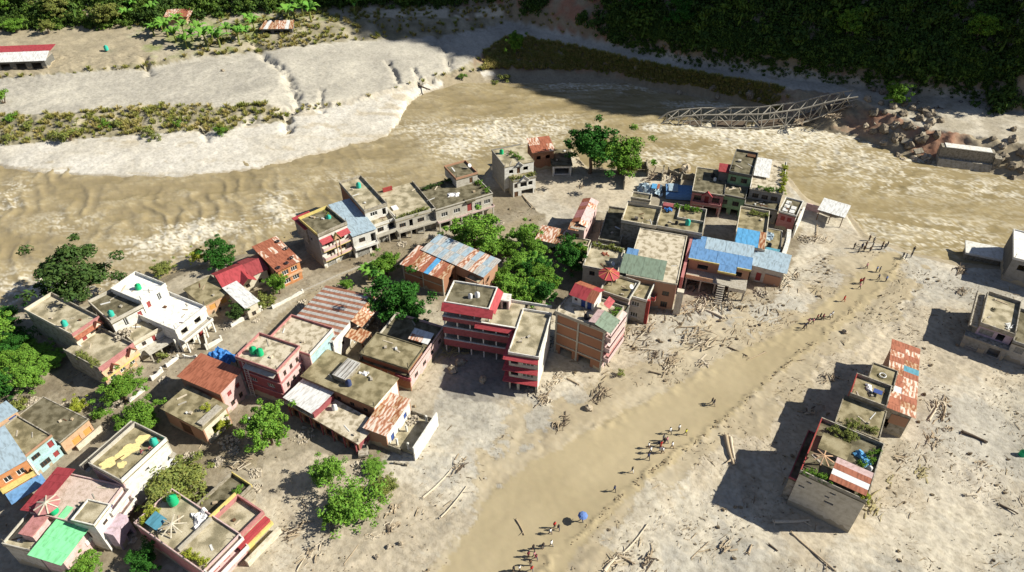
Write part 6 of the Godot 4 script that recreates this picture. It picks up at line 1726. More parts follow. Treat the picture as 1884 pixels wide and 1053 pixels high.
func scatter(called: String, label: String, category: String, mesh: Mesh, mk: String, places: Array, kind := "stuff") -> void:
	var mm := MultiMesh.new()
	mm.transform_format = MultiMesh.TRANSFORM_3D
	mm.use_colors = true
	mm.mesh = mesh
	mm.instance_count = places.size()
	for i in places.size():
		mm.set_instance_transform(i, places[i][0])
		mm.set_instance_color(i, places[i][1])
	var o := MultiMeshInstance3D.new()
	o.name = numbered(self, called)
	o.multimesh = mm
	o.material_override = M[mk]
	add_child(o)
	tag(o, label, category, "", kind)

# ---------------------------------------------------------------- loose things
var landmarks := [[Vector3(-2.29, 0, -92.7), "the red and white hotel"], [Vector3(14.96, 0, -100.04), "the brick tower house"], [Vector3(26.91, 0, -108), "the red-pillared street house"], [Vector3(45.86, 0, -116.69), "the blue-roofed hall"], [Vector3(58.75, 0, -120.39), "the small pale blue house"], [Vector3(80.12, 0, -143.46), "the white-roofed open shed"], [Vector3(88.5, 0, -128.22), "the road's river end"], [Vector3(94.57, 0, -103.14), "the mauve house"], [Vector3(112.59, 0, -124.23), "the dark waterside house"], [Vector3(72.75, 0, -83.37), "the patched rust roof"], [Vector3(49.83, 0, -62.38), "the tall plaster house"], [Vector3(40.83, 0, -67.38), "the tall plaster house's shaded side"], [Vector3(69.65, 0, -62.38), "the open flat beyond the plaster house"], [Vector3(20.5, 0, -83.37), "the road's middle bend"], [Vector3(17.36, 0, -57.7), "the blue umbrella's walker"], [Vector3(-17.98, 0, -74.97), "the roofless white-walled house"], [Vector3(-25.68, 0, -65.34), "the half buried feathery tree"], [Vector3(-12.24, 0, -62.38), "the open flat left of the road"], [Vector3(-42.29, 0, -78.46), "the tree before the pink house"], [Vector3(-38.55, 0, -57.7), "the red and yellow balcony front"], [Vector3(-52.78, 0, -67.38), "the wide olive shrub"], [Vector3(-53.43, 0, -83.37), "the small brick house"], [Vector3(-65.25, 0, -78.46), "the drying-grain house"], [Vector3(-81.03, 0, -83.37), "the wide mossy roof"], [Vector3(-72.48, 0, -91.31), "the orange-yellow gabled front"], [Vector3(-64.17, 0, -100.04), "the white house's porch"], [Vector3(-54.32, 0, -111.39), "the pale grey tin roof"], [Vector3(-45.16, 0, -116.69), "the orange house"], [Vector3(-38.11, 0, -130.27), "the yellow-parapet house"], [Vector3(-20.85, 0, -134.49), "the cream row house"], [Vector3(-5.69, 0, -145.82), "the wide row house's end"], [Vector3(2.54, 0, -155.76), "the battered grey house"], [Vector3(19.92, 0, -161.06), "the big riverside trees"], [Vector3(35.8, 0, -161.06), "the wrecked riverside walls"], [Vector3(55.43, 0, -141.15), "the green-fronted tall house"], [Vector3(4.75, 0, -128.22), "the garden grove"], [Vector3(-25.11, 0, -108), "the striped hall"], [Vector3(89.54, 0, -198.54), "the fallen bridge"], [Vector3(111.89, 0, -188.13), "the abutment rocks"], [Vector3(129.56, 0, -178.47), "the retaining block"], [Vector3(69.8, 0, -213.72), "the dark bank under the forest"], [Vector3(-17.3, 0, -235.15), "the sloping field's tip"], [Vector3(-60.8, 0, -217.77), "the sloping field's gully"], [Vector3(-113.72, 0, -194.98), "the far bank's long grassy step"], [Vector3(-143.15, 0, -191.51), "the far bank's leftmost bushes"], [Vector3(-123.99, 0, -259.91), "the rust-brown hut"], [Vector3(-92.42, 0, -270.92), "the pinkish hut"]]
func near(p: Vector3) -> String:
	var best := 1e9
	var r := ""
	for q in landmarks:
		var d := Vector2(p.x - q[0].x, p.z - q[0].z).length()
		if d < best:
			best = d
			r = q[1]
	return r

func free_wall(a: Vector3, b: Vector3, h: float, mk: String, label: String, group := "") -> void:
	var d := b - a
	var T := thing("broken_wall", label, "wall", a, rad_to_deg(atan2(-d.z, d.x)), group)
	var L := Vector2(d.x, d.z).length()
	var n := maxi(2, int(L / .9))
	var g := G.new()
	var prev := h * rng.randf_range(.75, 1.0)
	for i in n:
		var nx := h * rng.randf_range(.55, 1.05)
		var x0 := L * i / n
		var x1 := L * (i + 1) / n
		g.hexa([Vector3(x0, -.5, .13), Vector3(x1, -.5, .13), Vector3(x1, -.5, -.13), Vector3(x0, -.5, -.13), Vector3(x0, prev, .13), Vector3(x1, nx, .13), Vector3(x1, nx, -.13), Vector3(x0, prev, -.13)])
		prev = nx
	part(T, "wall_panel", g, mk)
	columns(T, [0.0, L], 0, -.5, h + .15, .32, mk)

func lump(g: G, at: Vector3, s: Vector3, rn: RandomNumberGenerator) -> void: # an uneven stone
	var b := Basis(Vector3(rn.randfn(), rn.randfn(), rn.randfn()).normalized(), rn.randf() * TAU)
	var p := []
	for y in [-1, 1]:
		for q in [[-1, 1], [1, 1], [1, -1], [-1, -1]]:
			p.append(at + b * (Vector3(q[0] * rn.randf_range(.6, 1), y * rn.randf_range(.6, 1), q[1] * rn.randf_range(.6, 1)) * s))
	g.hexa(p)

func rubble_heap(at: Vector3, r: float, h: float, label: String, group := "") -> void:
	var T := thing("rubble_heap", label, "rubble", at, 0, group)
	var g := G.new()
	for i in 46:
		var a := rng.randf() * TAU
		var d := r * sqrt(rng.randf())
		lump(g, Vector3(cos(a) * d, h * (1.0 - d / r) * rng.randf(), sin(a) * d), Vector3(rng.randf_range(.1, .42), rng.randf_range(.06, .2), rng.randf_range(.1, .35)), rng)
	var o := part(T, "broken_pieces", g, "rubble")
	o.set_meta("kind", "stuff")

func debris_pile(at: Vector3, r: float, n: int, mk: String, label: String, group := "") -> void: # pieces mostly lie along the flow
	var T := thing("driftwood_pile", label, "debris", at, rng.randf_range(15, 65), group)
	var kin := {"log": ["log", "log", "log_pale", "log_dark"], "log_pale": ["log_pale", "log_pale", "log"], "log_dark": ["log_dark", "log_dark", "log"]}
	for i in n:
		var c := Vector3(clampf(rng.randfn(), -2, 2) * r * .62, 0, clampf(rng.randfn(), -2, 2) * r * .34)
		c.y = rng.randf_range(.0, .20) * r * exp(-c.length_squared() / (r * r))
		var L := rng.randf_range(.25, 1.0) * r * (1.0 if rng.randf() < .8 else 1.5)
		var t := rng.randfn() * .55
		var v := Vector3(cos(t), rng.randfn() * .10, sin(t)) * L * .5
		var g := G.new()
		var w := rng.randf_range(.035, .12)
		if rng.randf() < .3: g.bar(c - v + Vector3(0, .05, 0), c + v + Vector3(0, .05, 0), w * 2.6, w * .5)
		else: g.tube([c - v, c + Vector3(rng.randfn(), absf(rng.randfn()), rng.randfn()) * .07 * L, c + v], [w, w * .85, w * .5], 5)
		var set_: Array = kin.get(mk, [mk])
		part(T, "branch", g, set_[rng.randi() % set_.size()])

func log_(at: Vector3, to: Vector3, r: float, mk: String, label: String, group: String) -> void:
	var d := to - at
	var L := d.length()
	var T := thing("log", label, "log", at, rad_to_deg(atan2(-d.z, d.x)), group)
	var g := G.new()
	var p := []
	var q := []
	for i in 6:
		var u := i / 5.0
		p.append(Vector3(L * u, r * .55 + rng.randf() * .05, sin(u * 3.0 + L) * L * .03))
		q.append(r * (1.0 - .45 * u))
	g.tube(p, q, 8)
	part(T, "trunk", g, mk)
	var k := G.new()
	k.tube([p[4], p[4] + Vector3(.1 * L, .12, .12 * L), p[4] + Vector3(.16 * L, .22, .2 * L)], [r * .4, r * .28, r * .1], 5)
	part(T, "branch", k, mk)
	var e := G.new()
	for i in 5:
		var a := TAU * i / 5
		e.bar(Vector3(.05, r * .6, 0), Vector3(-.22 - .1 * (i % 2), r * .6 + sin(a) * r * 1.2, cos(a) * r * 1.6), r * .4, r * .3)
	part(T, "roots", e, mk)

func boulder(at: Vector3, s: float, mk: String, label: String, group: String) -> void:
	var o := MeshInstance3D.new()
	o.name = numbered(self, "boulder")
	var key := "boulder%d" % (rng.randi() % 4)
	if not cache.has(key):
		var g := G.new()
		var f := noise(key.hash() % 1000, .9, 3)
		for i in 10:
			for j in 6:
				var q := []
				for c in [[i, j], [i + 1, j], [i + 1, j + 1], [i, j + 1]]:
					var a: float = TAU * (c[0] % 10) / 10.0
					var b: float = PI * c[1] / 6.0
					var d := Vector3(cos(a) * sin(b), cos(b), sin(a) * sin(b))
					q.append(d * (.85 + f.get_noise_3dv(d * 1.1) * .55) * Vector3(1, .75, .9))
				g.quad(q[0], q[1], q[2], q[3])
		cache[key] = g.mesh()
	o.mesh = cache[key]
	o.material_override = M[mk]
	add_child(o)
	o.position = at
	o.rotation = Vector3(rng.randf(), rng.randf() * TAU, rng.randf() * .5)
	o.scale = Vector3.ONE * s
	tag(o, label, "boulder", group)

func tyre(at: Vector3, label: String) -> void:
	var T := thing("tyre", label, "tyre", at, 0, "tyres on the rusty roof")
	var g := G.new()
	torus(g, .36, .13, 14)
	part(T, "tread", g, "tank_black")

func ring(at: Vector3, label: String, mk := "tarp_yellow") -> void:
	var T := thing("hose_coil" if mk == "tarp_yellow" else "ring", label, "hose" if mk == "tarp_yellow" else "ring", at, 0)
	for k in 2 if mk == "tarp_yellow" else 1:
		var g := G.new()
		torus(g, .55 - k * .1, .09, 14)
		var o := part(T, "loop", g, mk)
		o.position = Vector3(k * .12, .08 + k * .12, k * .1)

func torus(g: G, R: float, r: float, n: int) -> void:
	for i in n:
		for j in 6:
			var q := []
			for c in [[i, j], [i + 1, j], [i + 1, j + 1], [i, j + 1]]:
				var a: float = TAU * c[0] / n
				var b: float = TAU * c[1] / 6
				q.append(Vector3(cos(a) * (R + r * cos(b)), r * sin(b) + r, sin(a) * (R + r * cos(b))))
			g.quad(q[3], q[2], q[1], q[0])

func crumple(T: Node3D, w: float, d: float, amp: float, mk: String) -> void: # a creased sheet
	var g := G.new()
	var f := noise(int(w * 10 + d * 7), .55, 3)
	var nx := 14
	var nz := 12
	var at := func(i: int, j: int) -> Vector3:
		var x := w * (float(i) / nx - .5)
		var z := d * (float(j) / nz - .5)
		var e := maxf(absf(float(i) / nx - .5), absf(float(j) / nz - .5)) * 2.0
		return Vector3(x + f.get_noise_2d(x * 2, z + 40) * .5, f.get_noise_2d(x * 1.6, z * 1.6) * amp + amp * .3 - pow(e, 4.0) * amp * .8, z + f.get_noise_2d(x + 90, z * 2) * .5)
	for i in nx:
		for j in nz:
			g.quad(at.call(i, j + 1), at.call(i + 1, j + 1), at.call(i + 1, j), at.call(i, j))
	part(T, "sheet", g, mk)

func tarp_heap(at: Vector3, s: float, mk: String, label: String) -> void:
	var T := thing("cloth_heap", label, "cloth", at, rng.randf() * 360)
	crumple(T, s * 2.0, s * 1.2, s * .35, mk)
	var g := G.new()
	for i in 4: lump(g, Vector3(rng.randfn() * s * .4, s * .1, rng.randfn() * s * .25), Vector3(.3, .14, .22) * s, rng)
	part(T, "bundle", g, mk)

func grain(T: Node3D, w: float, d: float) -> void:
	var g := G.new()
	var f := noise(int(w * 31), .6, 2)
	var n := 26
	for i in n:
		var p := func(k: int, r: float) -> Vector3:
			var a := TAU * (k % n) / n
			var e := 1.0 + f.get_noise_2d(cos(a) * 1.6, sin(a) * 1.6) * .45
			return Vector3(cos(a) * w * r * e * .6, .10 - r * r * .09, sin(a) * d * r * e * .6)
		g.quad(p.call(i, .5), p.call(i + 1, .5), p.call(i + 1, 1.0), p.call(i, 1.0))
		g.tri(Vector3(0, .10, 0), p.call(i + 1, .5), p.call(i, .5))
	for i in range(0, g.n.size()): g.n[i] = Vector3.UP
	part(T, "grain_layer", g, "tarp_yellow")

func fan_canopy(T: Node3D, at: Vector3, r: float, rib: String, cover: String) -> void:
	bx(T, "canopy_post", "concrete", at.x - .1, at.x + .1, at.y - .3, at.y + 2.0, at.z - .1, at.z + .1)
	var g := G.new()
	for i in 8:
		var a := TAU * i / 8
		var b := TAU * (i + 1) / 8
		var p := at + Vector3(cos(a) * r, 1.65, -sin(a) * r)
		var q := at + Vector3(cos(b) * r, 1.65, -sin(b) * r)
		var t := at + Vector3(0, 2.25, 0)
		if cover: g.tri(p, q, t)
		var e := G.new()
		e.bar(p + Vector3(0, .06, 0), t + Vector3(0, .06, 0), .16, .12)
		part(T, "canopy_rib", e, rib)
	if cover: part(T, "canopy_cover", g, cover)

func vehicle(T: Node3D) -> void:
	add(T, "body", "stained", func(g):
		g.hexa([Vector3(-.85, .45, 2.0), Vector3(.85, .45, 2.0), Vector3(.85, .45, -2.0), Vector3(-.85, .45, -2.0), Vector3(-.8, .95, 2.0), Vector3(.8, .95, 2.0), Vector3(.8, 1.0, -2.0), Vector3(-.8, 1.0, -2.0)])
		g.hexa([Vector3(-.78, .97, .6), Vector3(.78, .97, .6), Vector3(.78, 1.0, -1.0), Vector3(-.78, 1.0, -1.0), Vector3(-.66, 1.6, .25), Vector3(.66, 1.6, .25), Vector3(.66, 1.6, -.8), Vector3(-.66, 1.6, -.8)]))
	add(T, "windscreen", "glass", func(g): g.quad(Vector3(-.7, 1.06, .59), Vector3(.7, 1.06, .59), Vector3(.6, 1.52, .33), Vector3(-.6, 1.52, .33)))
	for q in [[-.82, 1.3], [.82, 1.3], [-.82, -1.3], [.82, -1.3]]:
		add(T, "wheel", "tank_black", func(g): g.tube([Vector3(q[0] - .1, .3, q[1]), Vector3(q[0] + .1, .3, q[1])], [.33, .33], 12))

# ---------------------------------------------------------------- people
func smooth_field(bones: Array, p: Vector3, k: float) -> float:
	var d := 9.0
	for b in bones:
		var pa: Vector3 = p - b[0]
		var ba: Vector3 = b[1] - b[0]
		var h := clampf(pa.dot(ba) / maxf(ba.length_squared(), 1e-6), 0, 1)
		var e := (pa - ba * h).length() - lerpf(b[2], b[3], h)
		var m := maxf(k - absf(d - e), 0.0) / k
		d = minf(d, e) - m * m * k * .25
	return d

func skin_mesh(bones: Array, cell: float, grow := 0.0, cut := -9.0) -> G: # surface nets round tapered capsules
	var lo := Vector3(9, 9, 9)
	var hi := -lo
	for b in bones:
		for e in [0, 1]:
			var r: float = b[2 + e] + grow + cell * 2
			lo = lo.min(b[e] - Vector3.ONE * r)
			hi = hi.max(b[e] + Vector3.ONE * r)
	var n := Vector3i(((hi - lo) / cell).ceil()) + Vector3i.ONE
	var f := PackedFloat32Array()
	f.resize(n.x * n.y * n.z)
	for z in n.z:
		for y in n.y:
			for x in n.x:
				f[x + n.x * (y + n.y * z)] = smooth_field(bones, lo + Vector3(x, y, z) * cell, .05) - grow
	var g := G.new()
	var id := {}
	for z in n.z - 1:
		for y in n.y - 1:
			for x in n.x - 1:
				var s := Vector3.ZERO
				var c := 0
				for e in [[0, 1], [2, 3], [4, 5], [6, 7], [0, 2], [1, 3], [4, 6], [5, 7], [0, 4], [1, 5], [2, 6], [3, 7]]:
					var pa := Vector3i(e[0] & 1, (e[0] >> 1) & 1, (e[0] >> 2) & 1)
					var pb := Vector3i(e[1] & 1, (e[1] >> 1) & 1, (e[1] >> 2) & 1)
					var fa := f[x + pa.x + n.x * (y + pa.y + n.y * (z + pa.z))]
					var fb := f[x + pb.x + n.x * (y + pb.y + n.y * (z + pb.z))]
					if (fa < 0) != (fb < 0):
						s += Vector3(pa).lerp(Vector3(pb), fa / (fa - fb))
						c += 1
				if c > 0:
					id[x + n.x * (y + n.y * z)] = g.v.size()
					var p := lo + (Vector3(x, y, z) + s / c) * cell
					var h := .012
					g.v.append(p)
					g.n.append(Vector3(smooth_field(bones, p + Vector3(h, 0, 0), .05) - smooth_field(bones, p - Vector3(h, 0, 0), .05), smooth_field(bones, p + Vector3(0, h, 0), .05) - smooth_field(bones, p - Vector3(0, h, 0), .05), smooth_field(bones, p + Vector3(0, 0, h), .05) - smooth_field(bones, p - Vector3(0, 0, h), .05)).normalized())
					g.c.append(Color.WHITE); g.t.append(Vector2.ZERO)
	var st := [1, n.x, n.x * n.y]
	for z in range(1, n.z - 1):
		for y in range(1, n.y - 1):
			for x in range(1, n.x - 1):
				var i := x + n.x * (y + n.y * z)
				for ax in 3:
					var fa := f[i]
					var fb := f[i + st[ax]]
					if (fa < 0) == (fb < 0): continue
					var u: int = st[(ax + 1) % 3]
					var w: int = st[(ax + 2) % 3]
					var q := [id.get(i - u - w), id.get(i - w), id.get(i), id.get(i - u)]
					if null in q: continue
					if fa < 0: g.k.append_array(PackedInt32Array([q[0], q[2], q[1], q[0], q[3], q[2]]))
					else: g.k.append_array(PackedInt32Array([q[0], q[1], q[2], q[0], q[2], q[3]]))
	return g

func pose(kind: int) -> Dictionary:
	var key := "pose%d" % kind
	if cache.has(key): return cache[key]
	var hip := .92
	var s: float = [.0, .26, .05][kind]
	var crouch := kind == 2
	if crouch: hip = .42
	var L := {}
	for e in [-1, 1]:
		var st: float = s * e
		var knee := Vector3(.10 * e, hip * .54, st * .55 + .03)
		var foot := Vector3(.10 * e, .07, st + (-.08 if st < 0 else .0))
		if crouch:
			knee = Vector3(.18 * e, .48, .34)
			foot = Vector3(.14 * e, .07, .05)
		L[e] = [Vector3(.085 * e, hip, 0), knee, foot, foot + Vector3(0, -.03, .16)]
	var chest := Vector3(0, hip + .42, .14 if crouch else .02)
	var neck := chest + Vector3(0, .14, .02)
	var head := neck + Vector3(0, .14, .03)
	var A := {}
	for e in [-1, 1]:
		var sh := chest + Vector3(.17 * e, .07, 0)
		var el := sh + Vector3(.06 * e, -.27, -.25 * s * e * 1.6)
		var wr := el + Vector3(.0, -.2, .10 - .3 * s * e)
		if crouch:
			el = sh + Vector3(.04 * e, -.16, .22)
			wr = el + Vector3(-.04 * e, -.14, .16)
		A[e] = [sh, el, wr]
	var body := []
	var shirt := []
	var legs := []
	for e in [-1, 1]:
		legs.append([L[e][0], L[e][1], .085, .06]); legs.append([L[e][1], L[e][2], .058, .042])
		body.append([L[e][0], L[e][1], .08, .055]); body.append([L[e][1], L[e][2], .052, .036]); body.append([L[e][2], L[e][3], .04, .032])
		shirt.append([A[e][0], A[e][1], .06, .05])
		body.append([A[e][0], A[e][1], .05, .04]); body.append([A[e][1], A[e][2], .038, .028])
		var pm: Vector3 = A[e][2] + (A[e][2] - A[e][1]).normalized() * .08
		body.append([A[e][2], pm, .03, .034])
	var torso := [[Vector3(0, hip, 0), chest, .13, .15], [chest + Vector3(-.11, .05, 0), chest + Vector3(.11, .05, 0), .085, .085]]
	body += torso + [[chest, neck, .09, .052], [neck, head, .05, .075], [head + Vector3(0, .02, 0), head + Vector3(0, .06, -.01), .088, .085], [head + Vector3(0, -.05, .05), head + Vector3(0, -.02, .06), .04, .04], [head + Vector3(0, .01, .08), head + Vector3(0, -.015, .10), .012, .016]]
	shirt += torso
	legs.append([Vector3(-.05, hip + .03, 0), Vector3(.05, hip + .03, 0), .12, .12])
	var g := skin_mesh(body, .045)
	for e in [-1, 1]: # fingers and thumb
		var d: Vector3 = (A[e][2] - A[e][1]).normalized()
		var pm: Vector3 = A[e][2] + d * .09
		var fw := Vector3(0, 0, 1)
		for i in 4: g.bar(pm + fw * (.03 - i * .02), pm + fw * (.032 - i * .021) + d * [.07, .08, .075, .06][i] + Vector3(-.012 * e, 0, .004), .016, .016)
		g.bar(A[e][2] + d * .04 + fw * .03, A[e][2] + d * .08 + fw * .065, .018, .018)
	var hair := skin_mesh([[head + Vector3(0, .06, -.02), head + Vector3(0, .02, -.05), .088, .08], [head + Vector3(-.06, .06, -.01), head + Vector3(.06, .06, -.01), .055, .055]], .035, .006)
	var legs_g := skin_mesh(legs, .045, .014)
	var shirt_g := skin_mesh(shirt, .045, .018)
	cache[key] = {body = g.mesh(), hair = hair.mesh(), trousers = legs_g.mesh(), shirt = shirt_g.mesh(), hand = A[1][2]}
	return cache[key]

func person(at: Vector3, yaw: float, kind: int, top: String, low: String, label: String, group: String) -> Node3D:
	if not M.has("skin"):
		mat("skin", [.28, .16, .10], .6)
		mat("hair", [.02, .018, .015], .7)
		for q in [["c_white", [.7, .7, .7]], ["c_red", [.5, .03, .03]], ["c_black", [.03, .03, .035]], ["c_navy", [.03, .04, .10]], ["c_yellow", [.6, .6, .05]], ["c_pink", [.5, .22, .25]], ["c_maroon", [.2, .03, .05]], ["c_blue", [.12, .2, .45]], ["c_grey", [.2, .2, .2]], ["c_brown", [.18, .11, .07]]]: mat(q[0], q[1], .9)
	var T := thing("person", label, "person", at, yaw, group)
	var p := pose(kind)
	part(T, "body", p.body, "skin")
	part(T, "shirt", p.shirt, top)
	part(T, "trousers", p.trousers, low)
	part(T, "hair", p.hair, "hair")
	T.scale = Vector3.ONE * rng.randf_range(.93, 1.05)
	return T

func build_rest() -> void:
	build_bridge()
	build_far_bank()
	build_trees()
	build_forest()
	build_people()
	build_debris()

func build_bridge() -> void:
	var T := thing("truss_bridge", "collapsed grey steel truss bridge lying half sunk in the river", "bridge", Vector3.ZERO)
	var nodes := [] # rows of points along the fallen deck: near bottom, near top, far bottom, far top
	var spine := [Vector3(44.1, -3.2, -198), Vector3(57.69, -1.5, -196.14), Vector3(75.3, -0.8, -194.43), Vector3(90.15, 0.4, -195.61), Vector3(103.67, 2.6, -196.21)]
	var n := 17
	for i in n:
		var u := float(i) / (n - 1) * (spine.size() - 1)
		var k := mini(int(u), spine.size() - 2)
		var p: Vector3 = spine[k].lerp(spine[k + 1], u - k)
		var d: Vector3 = (spine[k + 1] - spine[k]).normalized()
		var side := d.cross(Vector3.UP).normalized()
		var lean := lerpf(-.42, -.15, float(i) / n)
		if i > 11: # the landward end is wrenched round and lifted on to the bank
			lean += (i - 11) * .16
			p += Vector3(-.3, .42, -.5) * (i - 11)
		var up := (Vector3.UP * cos(lean) + side * sin(lean)).normalized()
		var h := lerpf(3.4, 5.0, float(i) / n)
		if i == 0: h = .6
		if i == 1: h = 2.8
		var acr := -side * 3.6 + Vector3(0, .5, 0)
		nodes.append([p, p + up * h, p + acr, p + acr + up * h])
	for i in n - 1:
		for f in [0, 2]:
			add(T, "bottom_chord", "steel", func(g): g.bar(nodes[i][f], nodes[i + 1][f], .34, .34))
			add(T, "top_chord", "steel", func(g): g.bar(nodes[i][f + 1], nodes[i + 1][f + 1], .34, .34))
			add(T, "vertical", "steel", func(g): g.bar(nodes[i][f], nodes[i][f + 1], .22, .22))
			var a: int = f if i % 2 == 0 else f + 1
			add(T, "diagonal", "steel", func(g): g.bar(nodes[i][a], nodes[i + 1][f + 1 if a == f else f], .22, .22))
		add(T, "cross_beam", "steel", func(g): g.bar(nodes[i][0], nodes[i][2], .24, .3))
		if i > 0: add(T, "top_brace", "steel", func(g): g.bar(nodes[i][1], nodes[i + 1][3], .16, .16))
		if i % 3 != 1:
			add(T, "deck_plank", "log_dark", func(g): g.slab([nodes[i][0].lerp(nodes[i][2], .1) + Vector3(0, .3, 0), nodes[i + 1][0].lerp(nodes[i + 1][2], .1) + Vector3(0, .3, 0), nodes[i + 1][0].lerp(nodes[i + 1][2], .9) + Vector3(0, .3, 0), nodes[i][0].lerp(nodes[i][2], .9) + Vector3(0, .3, 0)], .12))
	for q in [[Vector3(86.01, 1.5, -193.8), 2.2], [Vector3(96.35, 3, -194.34), 2.8], [Vector3(101.46, 4.5, -198.48), 2.2]]:
		debris_pile(q[0], q[1], 38, "log", "straw-coloured driftwood caught in the broken truss bridge", "driftwood caught in the bridge")
	log_(Vector3(95.83, 5.2, -197.03), Vector3(111.97, 6.5, -205.16), .2, "log_pale", "long pale trunk jutting from the broken bridge's landward end", "")
	# abutment: boulders, retaining wall
	var spots := [[105.17, -191.51, 1.2], [106.54, -188.8, 1.4], [110.4, -193.24, 1.0], [108.37, -184.18, 1.3], [111.89, -188.13, 1.5], [112.64, -184.18, 1.4], [111.12, -176.92, 1.2], [114.2, -176.92, 1.4], [118.96, -184.18, 1.3], [110.9, -197.82, 1.1], [114.85, -201.45, 1.0], [117.42, -196.75, 1.3], [120.85, -193.24, 1.2], [122.24, -190.49, 1.4], [117.66, -175.39, 1.2], [124.09, -187.47, 1.3], [112.47, -191.51, .9], [115.88, -185.49, 1.0], [133.34, -170.92, 1.3], [136.69, -166.6, 1.2], [139.25, -168.02, 1.5], [136.45, -175.39, 1.2], [107.71, -200.35, 1.5], [107.86, -194.28, 1.8], [113.69, -204.04, 1.6], [109.01, -188.13, 2.0], [113.68, -195.69, 1.7], [111.06, -184.18, 1.9], [114.91, -191.51, 1.7], [114.71, -186.47, 2.0], [113.94, -180.98, 1.8], [118.6, -188.8, 1.6], [117.03, -181.61, 2.2], [120.77, -186.47, 1.6], [117.43, -176.92, 1.7], [110.5, -179.09, 1.3], [120.94, -181.61, 1.5], [116.92, -200.35, 1.2], [119.01, -194.28, 1.2], [111.53, -205.93, 1.3], [65.24, -216.95, 1.5], [66.65, -215.32, 1.1], [75.85, -211.34, 1.9], [78.39, -209.77, 1.2], [73.11, -212.92, 1.0], [135.63, -172.39, 1.8], [137.06, -169.46, 1.6], [140.91, -172.39, 2.0], [139.56, -176.92, 1.5], [41.71, -229.28, 1.0], [55.13, -219.84, 1.1], [142.41, -182.25, 1.1], [134.65, -177.85, 1.2]]
	for s in spots:
		var y := ground_h(s[0], s[1])
		boulder(Vector3(s[0], y + s[2] * .3, s[1]), s[2], ["rock", "rock_pale", "rock"][rng.randi() % 3], "%s boulder near %s" % ["large rough brown" if s[2] > 1.5 else ("middling brown" if s[2] > 1.15 else "small brown"), near(Vector3(s[0], 0, s[1]))], "boulders on the far bank")
	var r := thing("retaining_wall", "pale concrete retaining block on the far bank beyond the bridge", "wall", Vector3(119.37, -1.5, -175.89) + Vector3(0, 0, 1.5), -16)
	for k in 2:
		add(r, "wall_block", "stained" if k == 0 else "raw", func(g): g.hexa([Vector3(0, -1.0 + k * 3.0, 1.5 - k * 2.0), Vector3(13.5, -1.0 + k * 3.0, 1.5 - k * 2.0), Vector3(13.5, -1.0 + k * 3.0, -3.2), Vector3(0, -1.0 + k * 3.0, -3.2), Vector3(0, 1.98 + k * 3.0, .4 - k * 1.2), Vector3(13.5, 1.98 + k * 3.0, .4 - k * 1.2), Vector3(13.5, 1.98 + k * 3.0, -3.2), Vector3(0, 1.98 + k * 3.0, -3.2)]))
	bx(r, "coping", "white", 1.0, 12.6, 5.0, 5.2, -3.3, -.7)
	bx(r, "wing", "raw", 13.6, 15.4, -1.0, 4.0, -3.0, .2)
	for q in [[Vector3(111.02, 2, -187.68), 3.2, 20], [Vector3(113.54, 1, -182.34), 2.6, -35], [Vector3(117.87, 3, -182.49), 3.0, 60], [Vector3(115.65, 0, -178.47), 2.4, 10], [Vector3(136.6, 1, -173.64), 3.6, -20], [Vector3(139.35, 0, -170.92), 3.0, 40], [Vector3(108.18, 2, -191.77), 2.4, 75]]:
		var sl := thing("concrete_slab", "%s broken concrete slab tilted among the boulders near %s" % ["large" if q[1] > 2.8 else "small", near(q[0])], "slab", q[0], q[2], "broken slabs on the far bank")
		var bs := Basis(Vector3(1, 0, .4).normalized(), rng.randf_range(.3, .8))
		add(sl, "slab_piece", "raw", func(g): g.box(Vector3(0, .3, 0), Vector3(q[1], .45, q[1] * .7), bs))
	boulder(Vector3(122.42, 5.2, -191.67), 2.6, "rock", "large grey boulder on the sunlit shelf above the abutment", "")
	ring(Vector3(134.44, 6.2, -197.5), "dark ring lying on the sandy shelf above the abutment", "tank_black")

